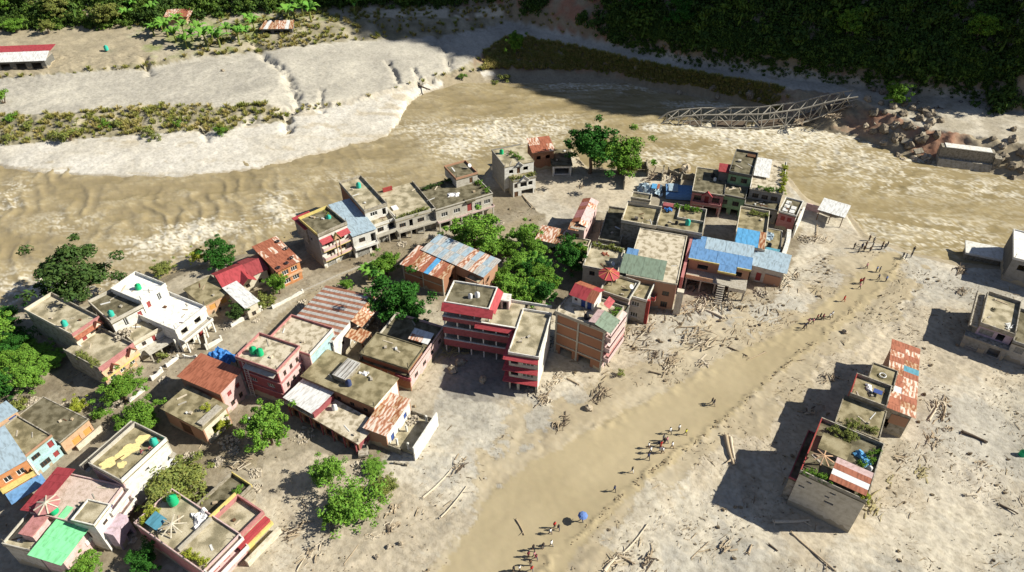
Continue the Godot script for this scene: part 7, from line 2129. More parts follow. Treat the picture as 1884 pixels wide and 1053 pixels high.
func build_far_bank() -> void:
	# red and white shed at the left edge
	var T := thing("long_shed", "long shed with red and white tin roof on the far terrace", "building", Vector3(-153.78, 4.5, -225.45), 6)
	block(T, [-40, 0, 40, 6.6, 3.2], {m = "darkgrey", par = 0.0, roof = "concrete", over = .0, f = row(40, .2, 2.2, 8, 3.0, "o"), y0 = -1.5})
	sheets(T, [Vector3(-40, 3.4, 1.0), Vector3(1.0, 3.4, 1.0), Vector3(1.0, 5.0, -3.4), Vector3(-40, 5.0, -3.4)], 20, 1, ["tin_white"])
	sheets(T, [Vector3(-40, 5.02, -3.4), Vector3(1.4, 5.02, -3.4), Vector3(1.4, 5.3, -8.4), Vector3(-40, 5.3, -8.4)], 20, 1, ["tin_crimson"])
	bx(T, "timber_rack", "log", 2.0, 24.0, .1, .3, -2.2, -1.9)
	bx(T, "timber_rack", "log_pale", 2.0, 22.0, .1, .3, -6.2, -5.9)
	var h := thing("hut", "hut with rust-brown tin roof among the banana plants", "building", Vector3(-127.48, 6.3, -262.6), 4)
	block(h, [0, 0, 7, 5, 2.6], {m = "brick_pale", par = 0.0, roof = "concrete", over = 0.0})
	sheets(h, [Vector3(-.5, 2.7, .6), Vector3(9, 2.7, .6), Vector3(9, 3.6, -5.4), Vector3(-.5, 3.6, -5.4)], 7, 1, ["tin_red", "tin_rust", "tin_tan"])
	h = thing("hut", "small dark hut with pinkish tin roof at the edge of the sloping field", "building", Vector3(-89.74, 5.6, -252.56), 2)
	block(h, [0, 0, 11, 4, 2.6], {m = "darkgrey", par = 0.0, roof = "concrete", over = 0.0, f = row(11, .1, 1.8, 3, 2.2, "o")})
	sheets(h, [Vector3(-.5, 2.7, .8), Vector3(11.5, 2.7, .8), Vector3(11.0, 3.8, -5.0), Vector3(.6, 3.8, -5.0)], 8, 1, ["tin_tan", "tin_rust", "tin_white"])
	tank(Vector3(-140.07, 5.6, -239.42), "teal", "small teal drum standing on the far terrace", 1.3)
	# gullies' dark banks are in the land; shrubs and grass on the scarps
	var tuft := G.new()
	tuft.tinted = true
	var rn := RandomNumberGenerator.new()
	rn.seed = 77
	for i in 34:
		var a := rn.randf() * TAU
		var d := Vector3(cos(a), 0, sin(a))
		var s := Vector3(-sin(a), 0, cos(a)) * .05
		var b := d * rn.randf() * .25
		var k := rn.randf_range(.6, 1.3)
		tuft.col = Color(k, k, k * .9)
		var m := b + d * .22 + Vector3(0, rn.randf_range(.4, .8), 0)
		var e := m + d * .3 + Vector3(0, rn.randf_range(-.15, .2), 0)
		tuft.quad(b - s, b + s, m + s * .8, m - s * .8)
		tuft.tri(m - s * .8, m + s * .8, e)
	var tm := tuft.mesh()
	var grass := []
	for q in 26000:
		var x := rn.randf_range(-170, 150)
		var z := rn.randf_range(-330, -165)
		var c := column(x)
		land(x, z, c)
		var ok := false
		if (zone == 5 or zone == 7) and x < -8.0: ok = rn.randf() < (.95 if x < -72.0 else .35)
		elif zone == 8 and x > -110.0 and x < -8.0: ok = rn.randf() < .16 + (.6 if n_mid.get_noise_2d(x, z) > .05 else 0.0)
		elif (zone == 5 or zone == 7 or zone == 8) and x >= -8.0 and x < 86.0: ok = rn.randf() < .75
		elif zone == 9 and x < 5.0: ok = rn.randf() < .25
		if not ok: continue
		var sc := rn.randf_range(.8, 2.0)
		var green := rn.randf()
		grass.append([Transform3D(Basis(Vector3.UP, rn.randf() * TAU).scaled(Vector3(sc, sc * .8, sc)), Vector3(x, ground_h(x, z), z)), Color(1.15, 1.08, .8).lerp(Color(.62, .84, .32), green)])
	for q in 2600:
		var x := rn.randf_range(-10, 84)
		var cl := column(x)
		var z: float = lerpf(cl[4].y - .3, cl[5].y, rn.randf())
		var sc := rn.randf_range(.8, 2.0)
		grass.append([Transform3D(Basis(Vector3.UP, rn.randf() * TAU).scaled(Vector3(sc, sc * .8, sc)), Vector3(x, ground_h(x, z), z)), Color(1.15, 1.08, .8).lerp(Color(.7, .85, .35), rn.randf())])
	scatter("grass", "dry yellow-green grass and reeds on the far terraces' banks", "grass", tm, "dry", grass)
	for q in [[-128.35, -184.37, 5.5], [-133.09, -186.02, 3.5], [-106.88, -187.68, 4], [-104.64, -186.02, 3], [-86.75, -189.37, 4], [-84.66, -190.4, 3], [-142.76, -189.37, 4], [-149.43, -192.81, 4], [-145.63, -184.37, 3.5], [-121.11, -191.08, 3.5], [-117.38, -191.77, 3.5], [-99.19, -192.81, 3], [-157.02, -203.68, 6], [-16.95, -230.45, 3], [-2.22, -231.35, 4], [-5.85, -228.21, 3]]:
		bush(Vector3(q[0], ground_h(q[0], q[1]), q[1]), q[2], q[2] * .8, ["leaf_olive", "leaf", "leaf_olive"][rng.randi() % 3], "shrub", "%s straggly shrub near %s" % ["tall" if q[2] > 3.6 else "low", near(Vector3(q[0], 0, q[1]))], "shrubs along the far bank")
	for q in [[-123.56, -252.06], [-118.75, -246.91], [-118.63, -254.7], [-113.33, -247.93], [-122.55, -260.1], [-112.22, -252.06], [-107.33, -244.4], [-113.15, -241.92], [-127.52, -257.37], [-132.7, -265.67], [-106.69, -249.47], [-102.09, -242.91], [-102.05, -252.06], [-128.45, -252.06], [-94.47, -249.47], [-93.46, -256.3], [-96.62, -246.91], [-96.52, -260.1], [-80.14, -262.86], [-78.13, -267.38], [-81.5, -260.1], [-73.85, -261.75], [-140.98, -268.53], [-140.22, -274.39], [-141.71, -262.86], [-58.84, -274.39], [-58.89, -268.53]]:
		banana(Vector3(q[0], ground_h(q[0], q[1]), q[1]), rng.randf_range(5.5, 8.5), "broad-leaved banana plant on the far terrace near %s" % near(Vector3(q[0], 0, q[1])), "banana plants on the far terrace")
	for q in [[-187.21, -265.7, 9], [-178.54, -268.58, 10], [-165.54, -262.88, 9], [-160.42, -271.5, 10], [-148.21, -260.1, 9], [-148.25, -274.47, 10], [-191.05, -280.57, 10], [-179.9, -283.7, 11], [-169.81, -284.97, 11], [-146.22, -284.97, 11], [-132.43, -282.44, 9], [-120.49, -284.97, 8], [-179.25, -254.67, 6], [-166.92, -253.6, 5], [-73.33, -284.97, 6], [-56.37, -286.25, 7], [-43.61, -287.53, 7], [-30.45, -284.97, 7], [-110.55, -287.53, 6], [-95.26, -286.89, 6], [-82.19, -286.25, 6], [-156.4, -283.7, 11], [-140.77, -287.53, 10]]:
		tree_of(Vector3(q[0], ground_h(q[0], q[1]), q[1]), q[2], q[2] * .9, ["leaf", "leaf_olive", "leaf_bright"][rng.randi() % 3], "tree on the sunny slope above the far terrace", "trees above the far terrace", 7.0)

func tree_of(at: Vector3, w: float, h: float, leaf: String, what: String, group: String, tall: float) -> void:
	var kin: String = {"leaf": "mid green", "leaf_bright": "bright green", "leaf_deep": "deep green", "leaf_olive": "olive"}[leaf]
	tree(at, w, h, leaf, "%s %s %s" % ["tall" if h > tall else "low", kin, what], group)

func build_trees() -> void:
	# [pixel-free ground places] one by one: x, z, width, height
	var t := func(p: Vector3, w: float, h: float, leaf: String, label: String, group := "", kind := -1): tree(Vector3(p.x, 0, p.z), w, h, leaf, label, group, kind)
	t.call(Vector3(-92.71, 0, -115.25), 14.0, 11.5, "leaf_dark", "tall dark sparse tree leaning over the river behind the long grey house")
	t.call(Vector3(-65.99, 0, -126.61), 6.8, 5.2, "leaf_deep", "round dense green tree behind the red-gabled house")
	t.call(Vector3(-72, 0, -128.22), 3.2, 3.0, "leaf_yellow", "small yellow-green tree on the river bank beside the round dense tree")
	t.call(Vector3(-78.37, 0, -123.26), 4.2, 2.8, "leaf_olive", "low olive tree on the river bank behind the white house")
	t.call(Vector3(-8.58, 0, -133.42), 10.5, 9.0, "leaf_bright", "large bright green tree beside the wide cream row house")
	t.call(Vector3(-11.61, 0, -130.27), 6.5, 4.5, "leaf_bright", "low bright tree at the foot of the large bright green tree")
	for q in [[-4.68, -130.68, 6, 5], [-0.88, -130.27, 5.5, 4.5], [2.95, -133.42, 6.5, 6.5], [5.4, -129.24, 5.5, 5], [1.59, -124.23, 6, 5], [5.2, -121.34, 6, 5], [-0.24, -115.79, 6.5, 5.5], [2.67, -113.12, 7, 5.5], [6.15, -113.12, 6.5, 5.5], [7.52, -118.53, 6, 5], [-2.65, -120.39, 5, 4], [13.25, -124.23, 6, 6.5], [12.37, -130.27, 5, 5.5], [14.75, -128.22, 4.5, 4.5]]:
		tree_of(Vector3(q[0], 0, q[1]), q[2], q[3], ["leaf", "leaf_bright", "leaf_deep"][rng.randi() % 3], "garden tree in the grove behind the hotel", "garden trees in the grove", 4.8)
	t.call(Vector3(-24.65, 0, -108.84), 10.5, 9.5, "leaf_deep", "large dense green tree beside the striped tin roof", "", 2)
	t.call(Vector3(-21.15, 0, -108), 6.0, 5.5, "leaf_deep", "smaller dense tree at the right of the striped hall's large tree")
	t.call(Vector3(-28.08, 0, -123.26), 6.0, 4.8, "leaf", "small leafy tree by the street near the rust and blue brick house")
	t.call(Vector3(-36.2, 0, -118.16), 2.6, 2.6, "leaf_bright", "tiny round tree at the top edge of the striped tin roof")
	for q in [[-30.34, -120.39], [-29.35, -121.91], [-31.69, -121.34]]: banana(Vector3(q[0], 0, q[1]), 5.0, "banana plant by the street beside the striped hall", "banana plants beside the hall")
	for q in [[3.42, -123.26], [5.3, -125.21], [7.08, -123.26], [3.97, -120.39]]: banana(Vector3(q[0], 0, q[1]), 5.2, "banana plant in the grove beside the tin-roofed shed", "banana plants in the grove")
	t.call(Vector3(21.16, 0, -167.17), 12.5, 12.5, "leaf_deep", "big dark green tree on the river bank beside the pale mud flat", "", 1)
	t.call(Vector3(28.93, 0, -166.6), 12.0, 11.5, "leaf", "big paler green tree next to the dark riverside tree", "", 4)
	t.call(Vector3(32.18, 0, -166.6), 4.0, 4.0, "leaf_olive", "drooping olive tree at the wrecked riverside walls")
	# left side
	for q in [[-103.19, -100.04, 8.5, 7], [-103.93, -106.36, 6, 5], [-100.12, -92.7, 8, 7], [-96.4, -92, 6, 5.5], [-98.85, -100.04, 7, 3], [-94.43, -97.77, 6, 2.2], [-89.58, -95.57, 5, 2], [-94.5, -87.25, 6, 5]]:
		tree_of(Vector3(q[0], 0, q[1]), q[2], q[3], ["leaf", "leaf_bright", "leaf_deep"][rng.randi() % 3], "tree in the thicket beside the long grey wall", "thicket beside the long grey wall", 5.5)
	t.call(Vector3(-90, 0, -89.66), 5.5, 5.0, "leaf_bright", "small bright tree standing alone before the long grey wall")
	t.call(Vector3(-71.33, 0, -86.59), 6.5, 5.0, "leaf", "leafy tree before the orange and yellow gabled front")
	t.call(Vector3(-65.54, 0, -79.66), 7.0, 4.8, "leaf", "rounded tree behind the drying-grain house")
	t.call(Vector3(-56.53, 0, -108.34), 4.0, 4.0, "leaf_dark", "small dark tree before the pale grey tin roof")
	t.call(Vector3(-50.47, 0, -116.69), 3.6, 5.6, "leaf_bright", "slim green tree against the orange house's corner")
	t.call(Vector3(-41.74, 0, -76.35), 6.6, 8.0, "leaf_bright", "bright green tree before the tall pink house", "", 3)
	t.call(Vector3(-30.16, 0, -68.42), 5.0, 5.8, "leaf_bright", "leaning bright tree with bare trunk on the mud flat", "", 5)
	t.call(Vector3(-24.56, 0, -62.86), 8.6, 5.0, "leaf_bright", "wide low feathery tree half buried in the mud flat", "", 6)
	t.call(Vector3(-27.59, 0, -62.38), 4.6, 2.6, "leaf", "low green tree beside the half buried feathery tree")
	t.call(Vector3(-21.06, 0, -66.86), 4.2, 2.4, "leaf_olive", "small dull bush right of the half buried feathery tree")
	t.call(Vector3(-23.02, 0, -71.08), 3.4, 1.4, "leaf_bright", "thin green weed patch above the half buried feathery tree")
	t.call(Vector3(-53.75, 0, -66.35), 9.0, 5.5, "leaf_olive", "wide olive shrub tree behind the bright green tank")
	t.call(Vector3(-54.51, 0, -64.34), 6.0, 3.6, "leaf_olive", "lower olive shrub beside the wide olive tree")
	t.call(Vector3(-63.24, 0, -53.32), 4.0, 3.2, "leaf_bright", "small bright shrub in the shade below the bright green roof")
	t.call(Vector3(-54.68, 0, -54.17), 4.5, 3.2, "leaf_deep", "dark shrub in the lane below the dark pink wall")
	t.call(Vector3(-51.28, 0, -79.66), 3.0, 2.8, "leaf_yellow", "small yellow-green tree by the small brick house's mud mound")
	t.call(Vector3(-74.06, 0, -82.11), 2.4, 2.2, "leaf_bright", "thin bright sapling in the muddy yard above the orange-fronted house")
	t.call(Vector3(-78.86, 0, -84), 3.2, 2.4, "leaf_yellow", "yellow-green sapling behind the wide mossy roof")
	for q in [[-52.48, -113.12, 2.6], [-51.69, -114.54, 2.2], [-54.03, -114.54, 2.2], [-73.65, -94.12, 2.0], [-68.45, -97.03, 2.0], [-90.24, -84, 2.2], [-89.43, -85.28, 2.0], [20.61, -92.7, 1.4]]:
		bush(Vector3(q[0], 0, q[1]), q[2] * 1.2, q[2], "leaf_olive", "shrub", "small muddy shrub near %s" % near(Vector3(q[0], 0, q[1])), "small street shrubs")

func build_forest() -> void:
	var rn := RandomNumberGenerator.new()
	rn.seed = 5
	var c := G.new()
	c.tinted = true
	for i in 7:
		leaf_cloud(c, Vector3(rn.randfn() * .42, rn.randf_range(.1, .9), rn.randfn() * .42), Vector3(.42, .34, .42), 40, .13, rn)
	var m := c.mesh()
	var places := []
	while places.size() < 15000:
		var x := rn.randf_range(-190, 210)
		var z := rn.randf_range(-345, -176)
		var y := ground_h(x, z)
		if zone != 9 and not (zone == 8 and x > 2.0 and rn.randf() < .8): continue
		var cc: float = n_mid.get_noise_2d(x * .6, z * .6)
		if x > -5 and x < 30 and y < 34 and cc > -.20: continue
		if x < -5.0 and cc > .25 and y < 30: continue
		var s := rn.randf_range(1.4, 3.6) * (1.0 if rn.randf() < .85 else 1.6)
		var tint: Color = [Color(.9, .95, .9), Color(1.1, 1.1, .9), Color(1.5, 1.45, 1.0)][rn.randi() % 3] # three kinds of plant, mixed at random
		places.append([Transform3D(Basis(Vector3.UP, rn.randf() * TAU).scaled(Vector3(s, s * rn.randf_range(.8, 1.4), s)), Vector3(x, y - .2 * s, z)), tint])
	for i in 3200: # undergrowth between the track and the forest
		var x := rn.randf_range(34, 152)
		var cl := column(x)
		var z: float = lerpf(cl[7].y + .6, cl[8].y - 5.0, rn.randf())
		var s := rn.randf_range(.7, 1.9)
		places.append([Transform3D(Basis(Vector3.UP, rn.randf() * TAU).scaled(Vector3(s, s * rn.randf_range(.8, 1.4), s)), Vector3(x, ground_h(x, z) - .15 * s, z)), [Color(.9, .95, .9), Color(1.1, 1.1, .9), Color(1.5, 1.45, 1.0)][rn.randi() % 3]])
	scatter("forest", "dense dark green forest covering the steep valley side", "forest", m, "forest_green", places)
	for q in [[73.96, -235.46, 9, 11], [74.24, -248.4, 8, 10], [139.66, -240.5, 10, 12], [150.74, -248.4, 10, 12], [148.28, -235.46, 8, 9], [164.9, -248.4, 9, 12], [113.64, -196.42, 6, 7], [129.32, -221.24, 7, 7], [96.74, -232.99, 9, 11], [104.32, -219, 8, 9], [120.25, -237.96, 9, 11], [55.38, -232.99, 8, 10], [44.21, -243.09, 8, 10], [34.2, -253.88, 8, 10], [158.21, -223.52, 9, 10], [139.51, -210.37, 8, 9]]:
		tree_of(Vector3(q[0], ground_h(q[0], q[1]), q[1]), q[2], q[3], ["leaf_deep", "leaf"][rng.randi() % 2], "tree standing out of the dark forested slope", "trees standing out of the forest", 10.0)
	t_shade(Vector3(1.52, 5, -242.91))

func t_shade(p: Vector3) -> void:
	tree(Vector3(p.x, ground_h(p.x, p.z), p.z), 6.0, 8.0, "leaf", "lone sunlit-topped tree on the track at the forest's edge")

func build_people() -> void:
	var tops := ["c_white", "c_red", "c_black", "c_navy", "c_pink", "c_maroon", "c_blue", "c_grey", "c_brown"]
	var lows := ["c_black", "c_navy", "c_grey", "c_brown"]
	var k := 0
	for q in [[27.8, -78.6, 0], [29.52, -79.27, 0], [23.54, -75.51, 0], [26.48, -76.54, 2], [26.94, -76.69, 4], [27.63, -75.51, 0], [23.75, -74.48, 0], [25.85, -74.48, 0], [25.44, -74.63, 0], [23.2, -73.19, 3], [25.41, -75.95, 3], [26.38, -77.14, 7], [6.02, -57.2, 0], [4.72, -56.81, 2], [3.23, -56.47, 2], [2.47, -55.45, 5], [3.37, -55.45, 4], [3.61, -55, 5], [2.76, -54.11, 8], [1.12, -53.24, 0], [0.25, -53.13, 2], [2.94, -53.13, 1], [6.63, -60.34, 1], [7.22, -59.93, 2], [5.93, -59.26, 0]]:
		var dark: String = tops[q[2]]
		person(Vector3(q[0], 0, q[1]), 35 + rng.randfn() * 25 + (180 if rng.randf() < .4 else 0), 1 if rng.randf() < .7 else 0, dark, lows[rng.randi() % 4], "person in %s top on the muddy road near %s" % [{"c_white": "white", "c_red": "red", "c_black": "black", "c_navy": "navy", "c_pink": "pink", "c_maroon": "maroon", "c_blue": "blue", "c_grey": "grey", "c_brown": "brown"}[dark], near(Vector3(q[0], 0, q[1]))], "people walking along the muddy road")
	person(Vector3(30.52, 0, -78.41), 40, 1, "c_yellow", "c_black", "person in yellow top walking on the muddy road", "")
	person(Vector3(25.75, 0, -75.8), 40, 0, "c_red", "c_red", "person dressed all in red within the road's largest group", "")
	person(Vector3(20.07, 0, -70.52), 40, 1, "c_black", "c_white", "lone person in black top and pale trousers on the muddy road", "")
	person(Vector3(16.73, 0, -66.88), 210, 1, "c_navy", "c_black", "lone person in dark clothes on the muddy road", "")
	person(Vector3(36.65, 0, -85.47), 40, 1, "c_black", "c_grey", "person in black beside a companion on the muddy road's left half", "pair walking together")
	person(Vector3(36.87, 0, -85.04), 40, 1, "c_black", "c_grey", "person in black beside a companion on the muddy road's left half", "pair walking together")
	person(Vector3(71.1, 0, -113.98), 50, 1, "c_red", "c_red", "lone person in bright red far up the muddy road", "")
	var u := person(Vector3(10.91, 0, -61.38), 215, 1, "c_white", "c_navy", "person walking under a blue umbrella on the muddy road", "")
	umbrella(u.position + Vector3(.15, 1.25, 0), "c_blue", "open blue umbrella held over a walker on the muddy road")
	for q in [[66.83, -109.08, 0], [66.09, -108.47, 0], [64.64, -108.22, 5], [63.48, -108.22, 5], [62.11, -106.94, 4], [61.22, -106.86, 4], [60.27, -105.69, 3], [59.56, -104.98, 2], [64.15, -108.47, 2]]:
		person(Vector3(q[0], 0, q[1]), 40 + rng.randfn() * 20, 1, tops[q[2]], "c_black", "person in a column of walkers carrying loads up the muddy road", "column of walkers")
	for q in [[80.34, -125.29], [82.75, -124.03], [82.16, -124.13], [81.45, -121.31], [77.49, -120.1], [76.73, -119.72], [82.9, -120.68], [76.09, -118.19]]:
		person(Vector3(q[0], 0, q[1]), rng.randf() * 360, rng.randi() % 2, tops[rng.randi() % 9], "c_black", "person standing near the river end of the muddy road", "people near the road's river end")
	for q in [[83.56, -131.55], [85.77, -135.1], [87.25, -133.45], [88.34, -133.45], [85.1, -135.94], [82.26, -131.82], [80.76, -131.28], [82.02, -132.63], [83.31, -133.45], [80.32, -132.9], [87.42, -132.63], [86.49, -132.36], [84.58, -132.9]]:
		person(Vector3(q[0], 0, q[1]), rng.randf() * 360, 0, tops[[2, 3, 7, 8][rng.randi() % 4]], "c_black", "onlooker in dark clothes crowding the broken river bank", "onlookers at the river bank")
	for q in [[93.54, -131.28], [92.24, -129.42], [90.62, -128.64], [90.24, -129.26]]:
		person(Vector3(q[0], 0, q[1]), rng.randf() * 360, 0, tops[[2, 7, 8][rng.randi() % 3]], "c_grey", "onlooker on the dark mud spur at the road's end", "onlookers on the mud spur")

func umbrella(at: Vector3, mk: String, label: String) -> void:
	var T := thing("umbrella", label, "umbrella", at, 0)
	add(T, "shaft", "iron", func(g): g.bar(Vector3(0, -.2, 0), Vector3(0, .95, 0), .025, .025))
	var g := G.new()
	for i in 8:
		var f := func(k: int, r: float, y: float) -> Vector3: return Vector3(cos(TAU * k / 8) * r, y, -sin(TAU * k / 8) * r)
		g.tri(f.call(i, .45, .78), f.call(i + 1, .45, .78), Vector3(0, .9, 0))
		g.quad(f.call(i, .8, .5), f.call(i + 1, .8, .5), f.call(i + 1, .45, .78), f.call(i, .45, .78))
	part(T, "canopy", g, mk)

func build_debris() -> void:
	# single trunks lying on the mud
	var far_g := "logs stranded on the mud flats"
	for q in [[Vector3(-11.38, 0, -62.16), Vector3(-7.35, 0, -67.81), .14, "log_pale"], [Vector3(-14.49, 0, -65.71), Vector3(-10.3, 0, -70.8), .2, "log_pale"], [Vector3(40.99, 0, -110.95), Vector3(44.56, 0, -108.56), .28, "log_pale"], [Vector3(37.49, 0, -78.05), Vector3(37.49, 0, -71.91), .42, "log"], [Vector3(38.16, 0, -77.74), Vector3(38.03, 0, -72.19), .3, "log_pale"], [Vector3(41.25, 0, -61.18), Vector3(46.89, 0, -61.67), .32, "log_pale"], [Vector3(43.59, 0, -59.5), Vector3(47.84, 0, -53.06), .2, "log"], [Vector3(79.46, 0, -78.81), Vector3(82.79, 0, -76.69), .32, "log_dark"], [Vector3(16.75, 0, -56.01), Vector3(21.39, 0, -60.94), .16, "log_pale"], [Vector3(13.71, 0, -53.13), Vector3(15.83, 0, -55.34), .3, "log_pale"], [Vector3(16.08, 0, -55.67), Vector3(18.41, 0, -54.22), .22, "log"], [Vector3(35.78, 0, -56.01), Vector3(36.77, 0, -57.39), .22, "log"], [Vector3(10.66, 0, -91.56), Vector3(12.67, 0, -89.97), .2, "log"], [Vector3(26.57, 0, -93.36), Vector3(28.6, 0, -92.63), .2, "log_dark"], [Vector3(25.57, 0, -99.57), Vector3(28.83, 0, -99.18), .16, "log_pale"], [Vector3(78.48, 0, -64.42), Vector3(80.43, 0, -62.66), .18, "log_dark"], [Vector3(73.88, 0, -66.23), Vector3(75.52, 0, -66.1), .22, "log_pale"], [Vector3(2.9, 0, -155.78), Vector3(5.8, 0, -149.17), .18, "log"], [Vector3(74.96, 0, -81.64), Vector3(78.7, 0, -86.2), .2, "log_pale"], [Vector3(78.44, 0, -86.2), Vector3(80.38, 0, -84.87), .2, "log_pale"], [Vector3(77.34, 0, -81.64), Vector3(80.3, 0, -86.87), .18, "log"], [Vector3(37.99, 0, -106.23), Vector3(34.18, 0, -105.81), .15, "log"], [Vector3(43.12, 0, -99.96), Vector3(46.42, 0, -97.64), .16, "log_dark"], [Vector3(39.53, 0, -57.39), Vector3(40.41, 0, -56.35), .16, "log_dark"], [Vector3(0.71, 0, -61.67), Vector3(1.88, 0, -59.02), .12, "log"], [Vector3(-32.14, 0, -224), Vector3(-27.05, 0, -219.14), .35, "log_dark"], [Vector3(-25.06, 0, -54.22), Vector3(-22.95, 0, -59.26), .08, "log"], [Vector3(27.14, 0, -55.11), Vector3(30.3, 0, -58.08), .08, "log"], [Vector3(72.94, 0, -137.34), Vector3(75.03, 0, -143.16), .14, "log"], [Vector3(50.03, 0, -98.79), Vector3(46.13, 0, -96.5), .14, "log"]]:
		log_(q[0], q[1], q[2], q[3], "%s %s lying near %s" % ["thick" if q[2] > .24 else "thin", {"log": "brown rooted tree trunk", "log_pale": "pale barkless tree trunk", "log_dark": "dark wet tree trunk"}[q[3]], near(q[0])], far_g)
	# tangled piles
	for q in [[Vector3(43.29, 0, -114.76), 3.4, 60, "log"], [Vector3(40.91, 0, -113.39), 2.6, 36, "log_pale"], [Vector3(46.81, 0, -115.67), 2.4, 30, "log"], [Vector3(60.76, 0, -121.07), 3.0, 44, "log_pale"], [Vector3(64.16, 0, -123.04), 1.8, 20, "log"], [Vector3(78.34, 0, -84.87), 2.4, 20, "log"], [Vector3(78.03, 0, -82.59), 1.8, 14, "log_dark"], [Vector3(38.45, 0, -101.54), 3.0, 44, "log"], [Vector3(36.44, 0, -102.74), 2.2, 30, "log_pale"], [Vector3(32.09, 0, -97.26), 2.2, 28, "log"], [Vector3(37.52, 0, -95.75), 1.8, 22, "log_pale"], [Vector3(30.15, 0, -93.9), 1.8, 22, "log"], [Vector3(28.1, 0, -98.02), 1.4, 20, "log_dark"], [Vector3(16.67, 0, -87.89), 2.2, 30, "log_dark"], [Vector3(9.03, 0, -81.01), 2.0, 26, "log_dark"], [Vector3(5.98, 0, -86.54), 1.6, 24, "log"], [Vector3(-33.88, 0, -59.74), 1.8, 30, "log"], [Vector3(-19.16, 0, -63.41), 1.4, 20, "log"], [Vector3(-18.84, 0, -60.94), 1.5, 20, "log"], [Vector3(-21.58, 0, -58.79), 1.3, 16, "log_pale"], [Vector3(-30.41, 0, -55.79), 1.6, 18, "log_pale"], [Vector3(-9.18, 0, -71.63), 1.8, 26, "log"], [Vector3(-27.89, 0, -60.22), 1.4, 16, "log"], [Vector3(15.75, 0, -54.67), 2.2, 22, "log_pale"], [Vector3(20.6, 0, -54.89), 1.6, 20, "log_dark"], [Vector3(32.87, 0, -57.16), 1.8, 26, "log"], [Vector3(73.78, 0, -77.14), 1.5, 16, "log"], [Vector3(66.33, 0, -73.33), 1.3, 16, "log"], [Vector3(68.88, 0, -70.52), 1.4, 30, "dry_wood"], [Vector3(62.6, 0, -68.88), 1.0, 14, "dry_wood"], [Vector3(80, 0, -72.19), 1.2, 12, "log"], [Vector3(58.21, 0, -64.17), 2.0, 26, "dry_wood"], [Vector3(77.36, 0, -79.58), .9, 12, "log"], [Vector3(60.15, 0, -92.09), 1.6, 20, "log_dark"], [Vector3(54.2, 0, -83.56), 1.5, 16, "log"], [Vector3(104.28, 0, -112.05), 1.5, 16, "log"], [Vector3(97.8, 0, -117.37), 1.8, 26, "log"], [Vector3(101.98, 0, -125.35), 1.8, 22, "log_dark"], [Vector3(-10.59, 0, -99.14), 2.8, 40, "dry_wood"], [Vector3(72.75, 0, -136.78), 2.6, 20, "log"], [Vector3(-46.08, 0, -72.19), 2.0, 22, "log"], [Vector3(17.53, 0, -142.56), 1.8, 20, "log_dark"], [Vector3(38.77, 0, -118.8), 2.4, 24, "log_dark"], [Vector3(-74.47, 0, -83.46), 1.4, 14, "log_pale"], [Vector3(17.7, 0, -159.99), 1.6, 14, "log"], [Vector3(101.47, 0, -124.53), 1.6, 20, "log_dark"], [Vector3(120.38, 0, -197.43), 2.4, 26, "log"], [Vector3(126.37, 0, -194.71), 2.0, 20, "log_dark"], [Vector3(17.99, 0, -97.77), 2.2, 34, "log"], [Vector3(21.73, 0, -102.36), 2.0, 30, "log_pale"], [Vector3(27.57, 0, -104.74), 2.4, 36, "log"], [Vector3(36.6, 0, -111.39), 2.2, 34, "log"], [Vector3(5.83, 0, -86.59), 1.6, 24, "log"], [Vector3(8.57, 0, -91.31), 1.6, 24, "log_pale"], [Vector3(60.79, 0, -123.26), 2.0, 30, "log_pale"]]:
		var mk: String = "dry" if q[3] == "dry_wood" else q[3]
		var p: Vector3 = q[0]
		p.y = ground_h(p.x, p.z)
		debris_pile(p, q[1], q[2], mk, "%s %s near %s" % ["wide" if q[1] > 1.9 else "small", {"log": "brown tangle of branches and planks", "log_pale": "pale tangle of bare wood", "log_dark": "dark wet tangle of branches", "dry": "mat of straw-coloured brush"}[mk], near(p)], "driftwood piles stranded on the mud")
	for q in [[Vector3(-11.35, 0, -93.79), 1.2], [Vector3(-10.03, 0, -95.76), 1.3], [Vector3(-5.54, 0, -91.22), 1.0], [Vector3(-18.86, 0, -57.04), .5], [Vector3(-17.12, 0, -57.62), .5], [Vector3(-20.44, 0, -55.45), .5], [Vector3(14.04, 0, -84.38), .9], [Vector3(67.9, 0, -104.37), .7], [Vector3(-48.47, 0, -253.46), .6], [Vector3(-96.82, 0, -227.33), .8], [Vector3(47.82, 0, -170.23), 2.2], [Vector3(-86.17, 0, -133.45), 1.2]]:
		var p: Vector3 = q[0]
		boulder(Vector3(p.x, ground_h(p.x, p.z) + q[1] * .25, p.z), q[1], "rock_pale", "%s pale grey stone on the mud near %s" % ["large" if q[1] > 1.0 else "small", near(p)], "single stones on the mud")
	# uncountable litter of sticks and clods
	var rn := RandomNumberGenerator.new()
	rn.seed = 31
	var st := G.new()
	st.tube([Vector3(-.5, 0, 0), Vector3(-.1, .04, .03), Vector3(.5, .0, -.03)], [.035, .04, .02], 5)
	st.bar(Vector3(.1, .03, 0), Vector3(.35, .10, .18), .03, .03)
	var sticks := []
	var clods := []
	var litter_poly := PackedVector2Array([Vector2(8.12, -92.7), Vector2(17.42, -103.14), Vector2(33.44, -113.12), Vector2(57.55, -120.39), Vector2(70.42, -130.27), Vector2(82.11, -134.49), Vector2(88.09, -130.27), Vector2(94.75, -128.22), Vector2(104.01, -124.23), Vector2(113.24, -116.69), Vector2(80.82, -50.81), Vector2(4.6, -50.81), Vector2(18.54, -67.38), Vector2(37.96, -82.11), Vector2(31.31, -88.58)])
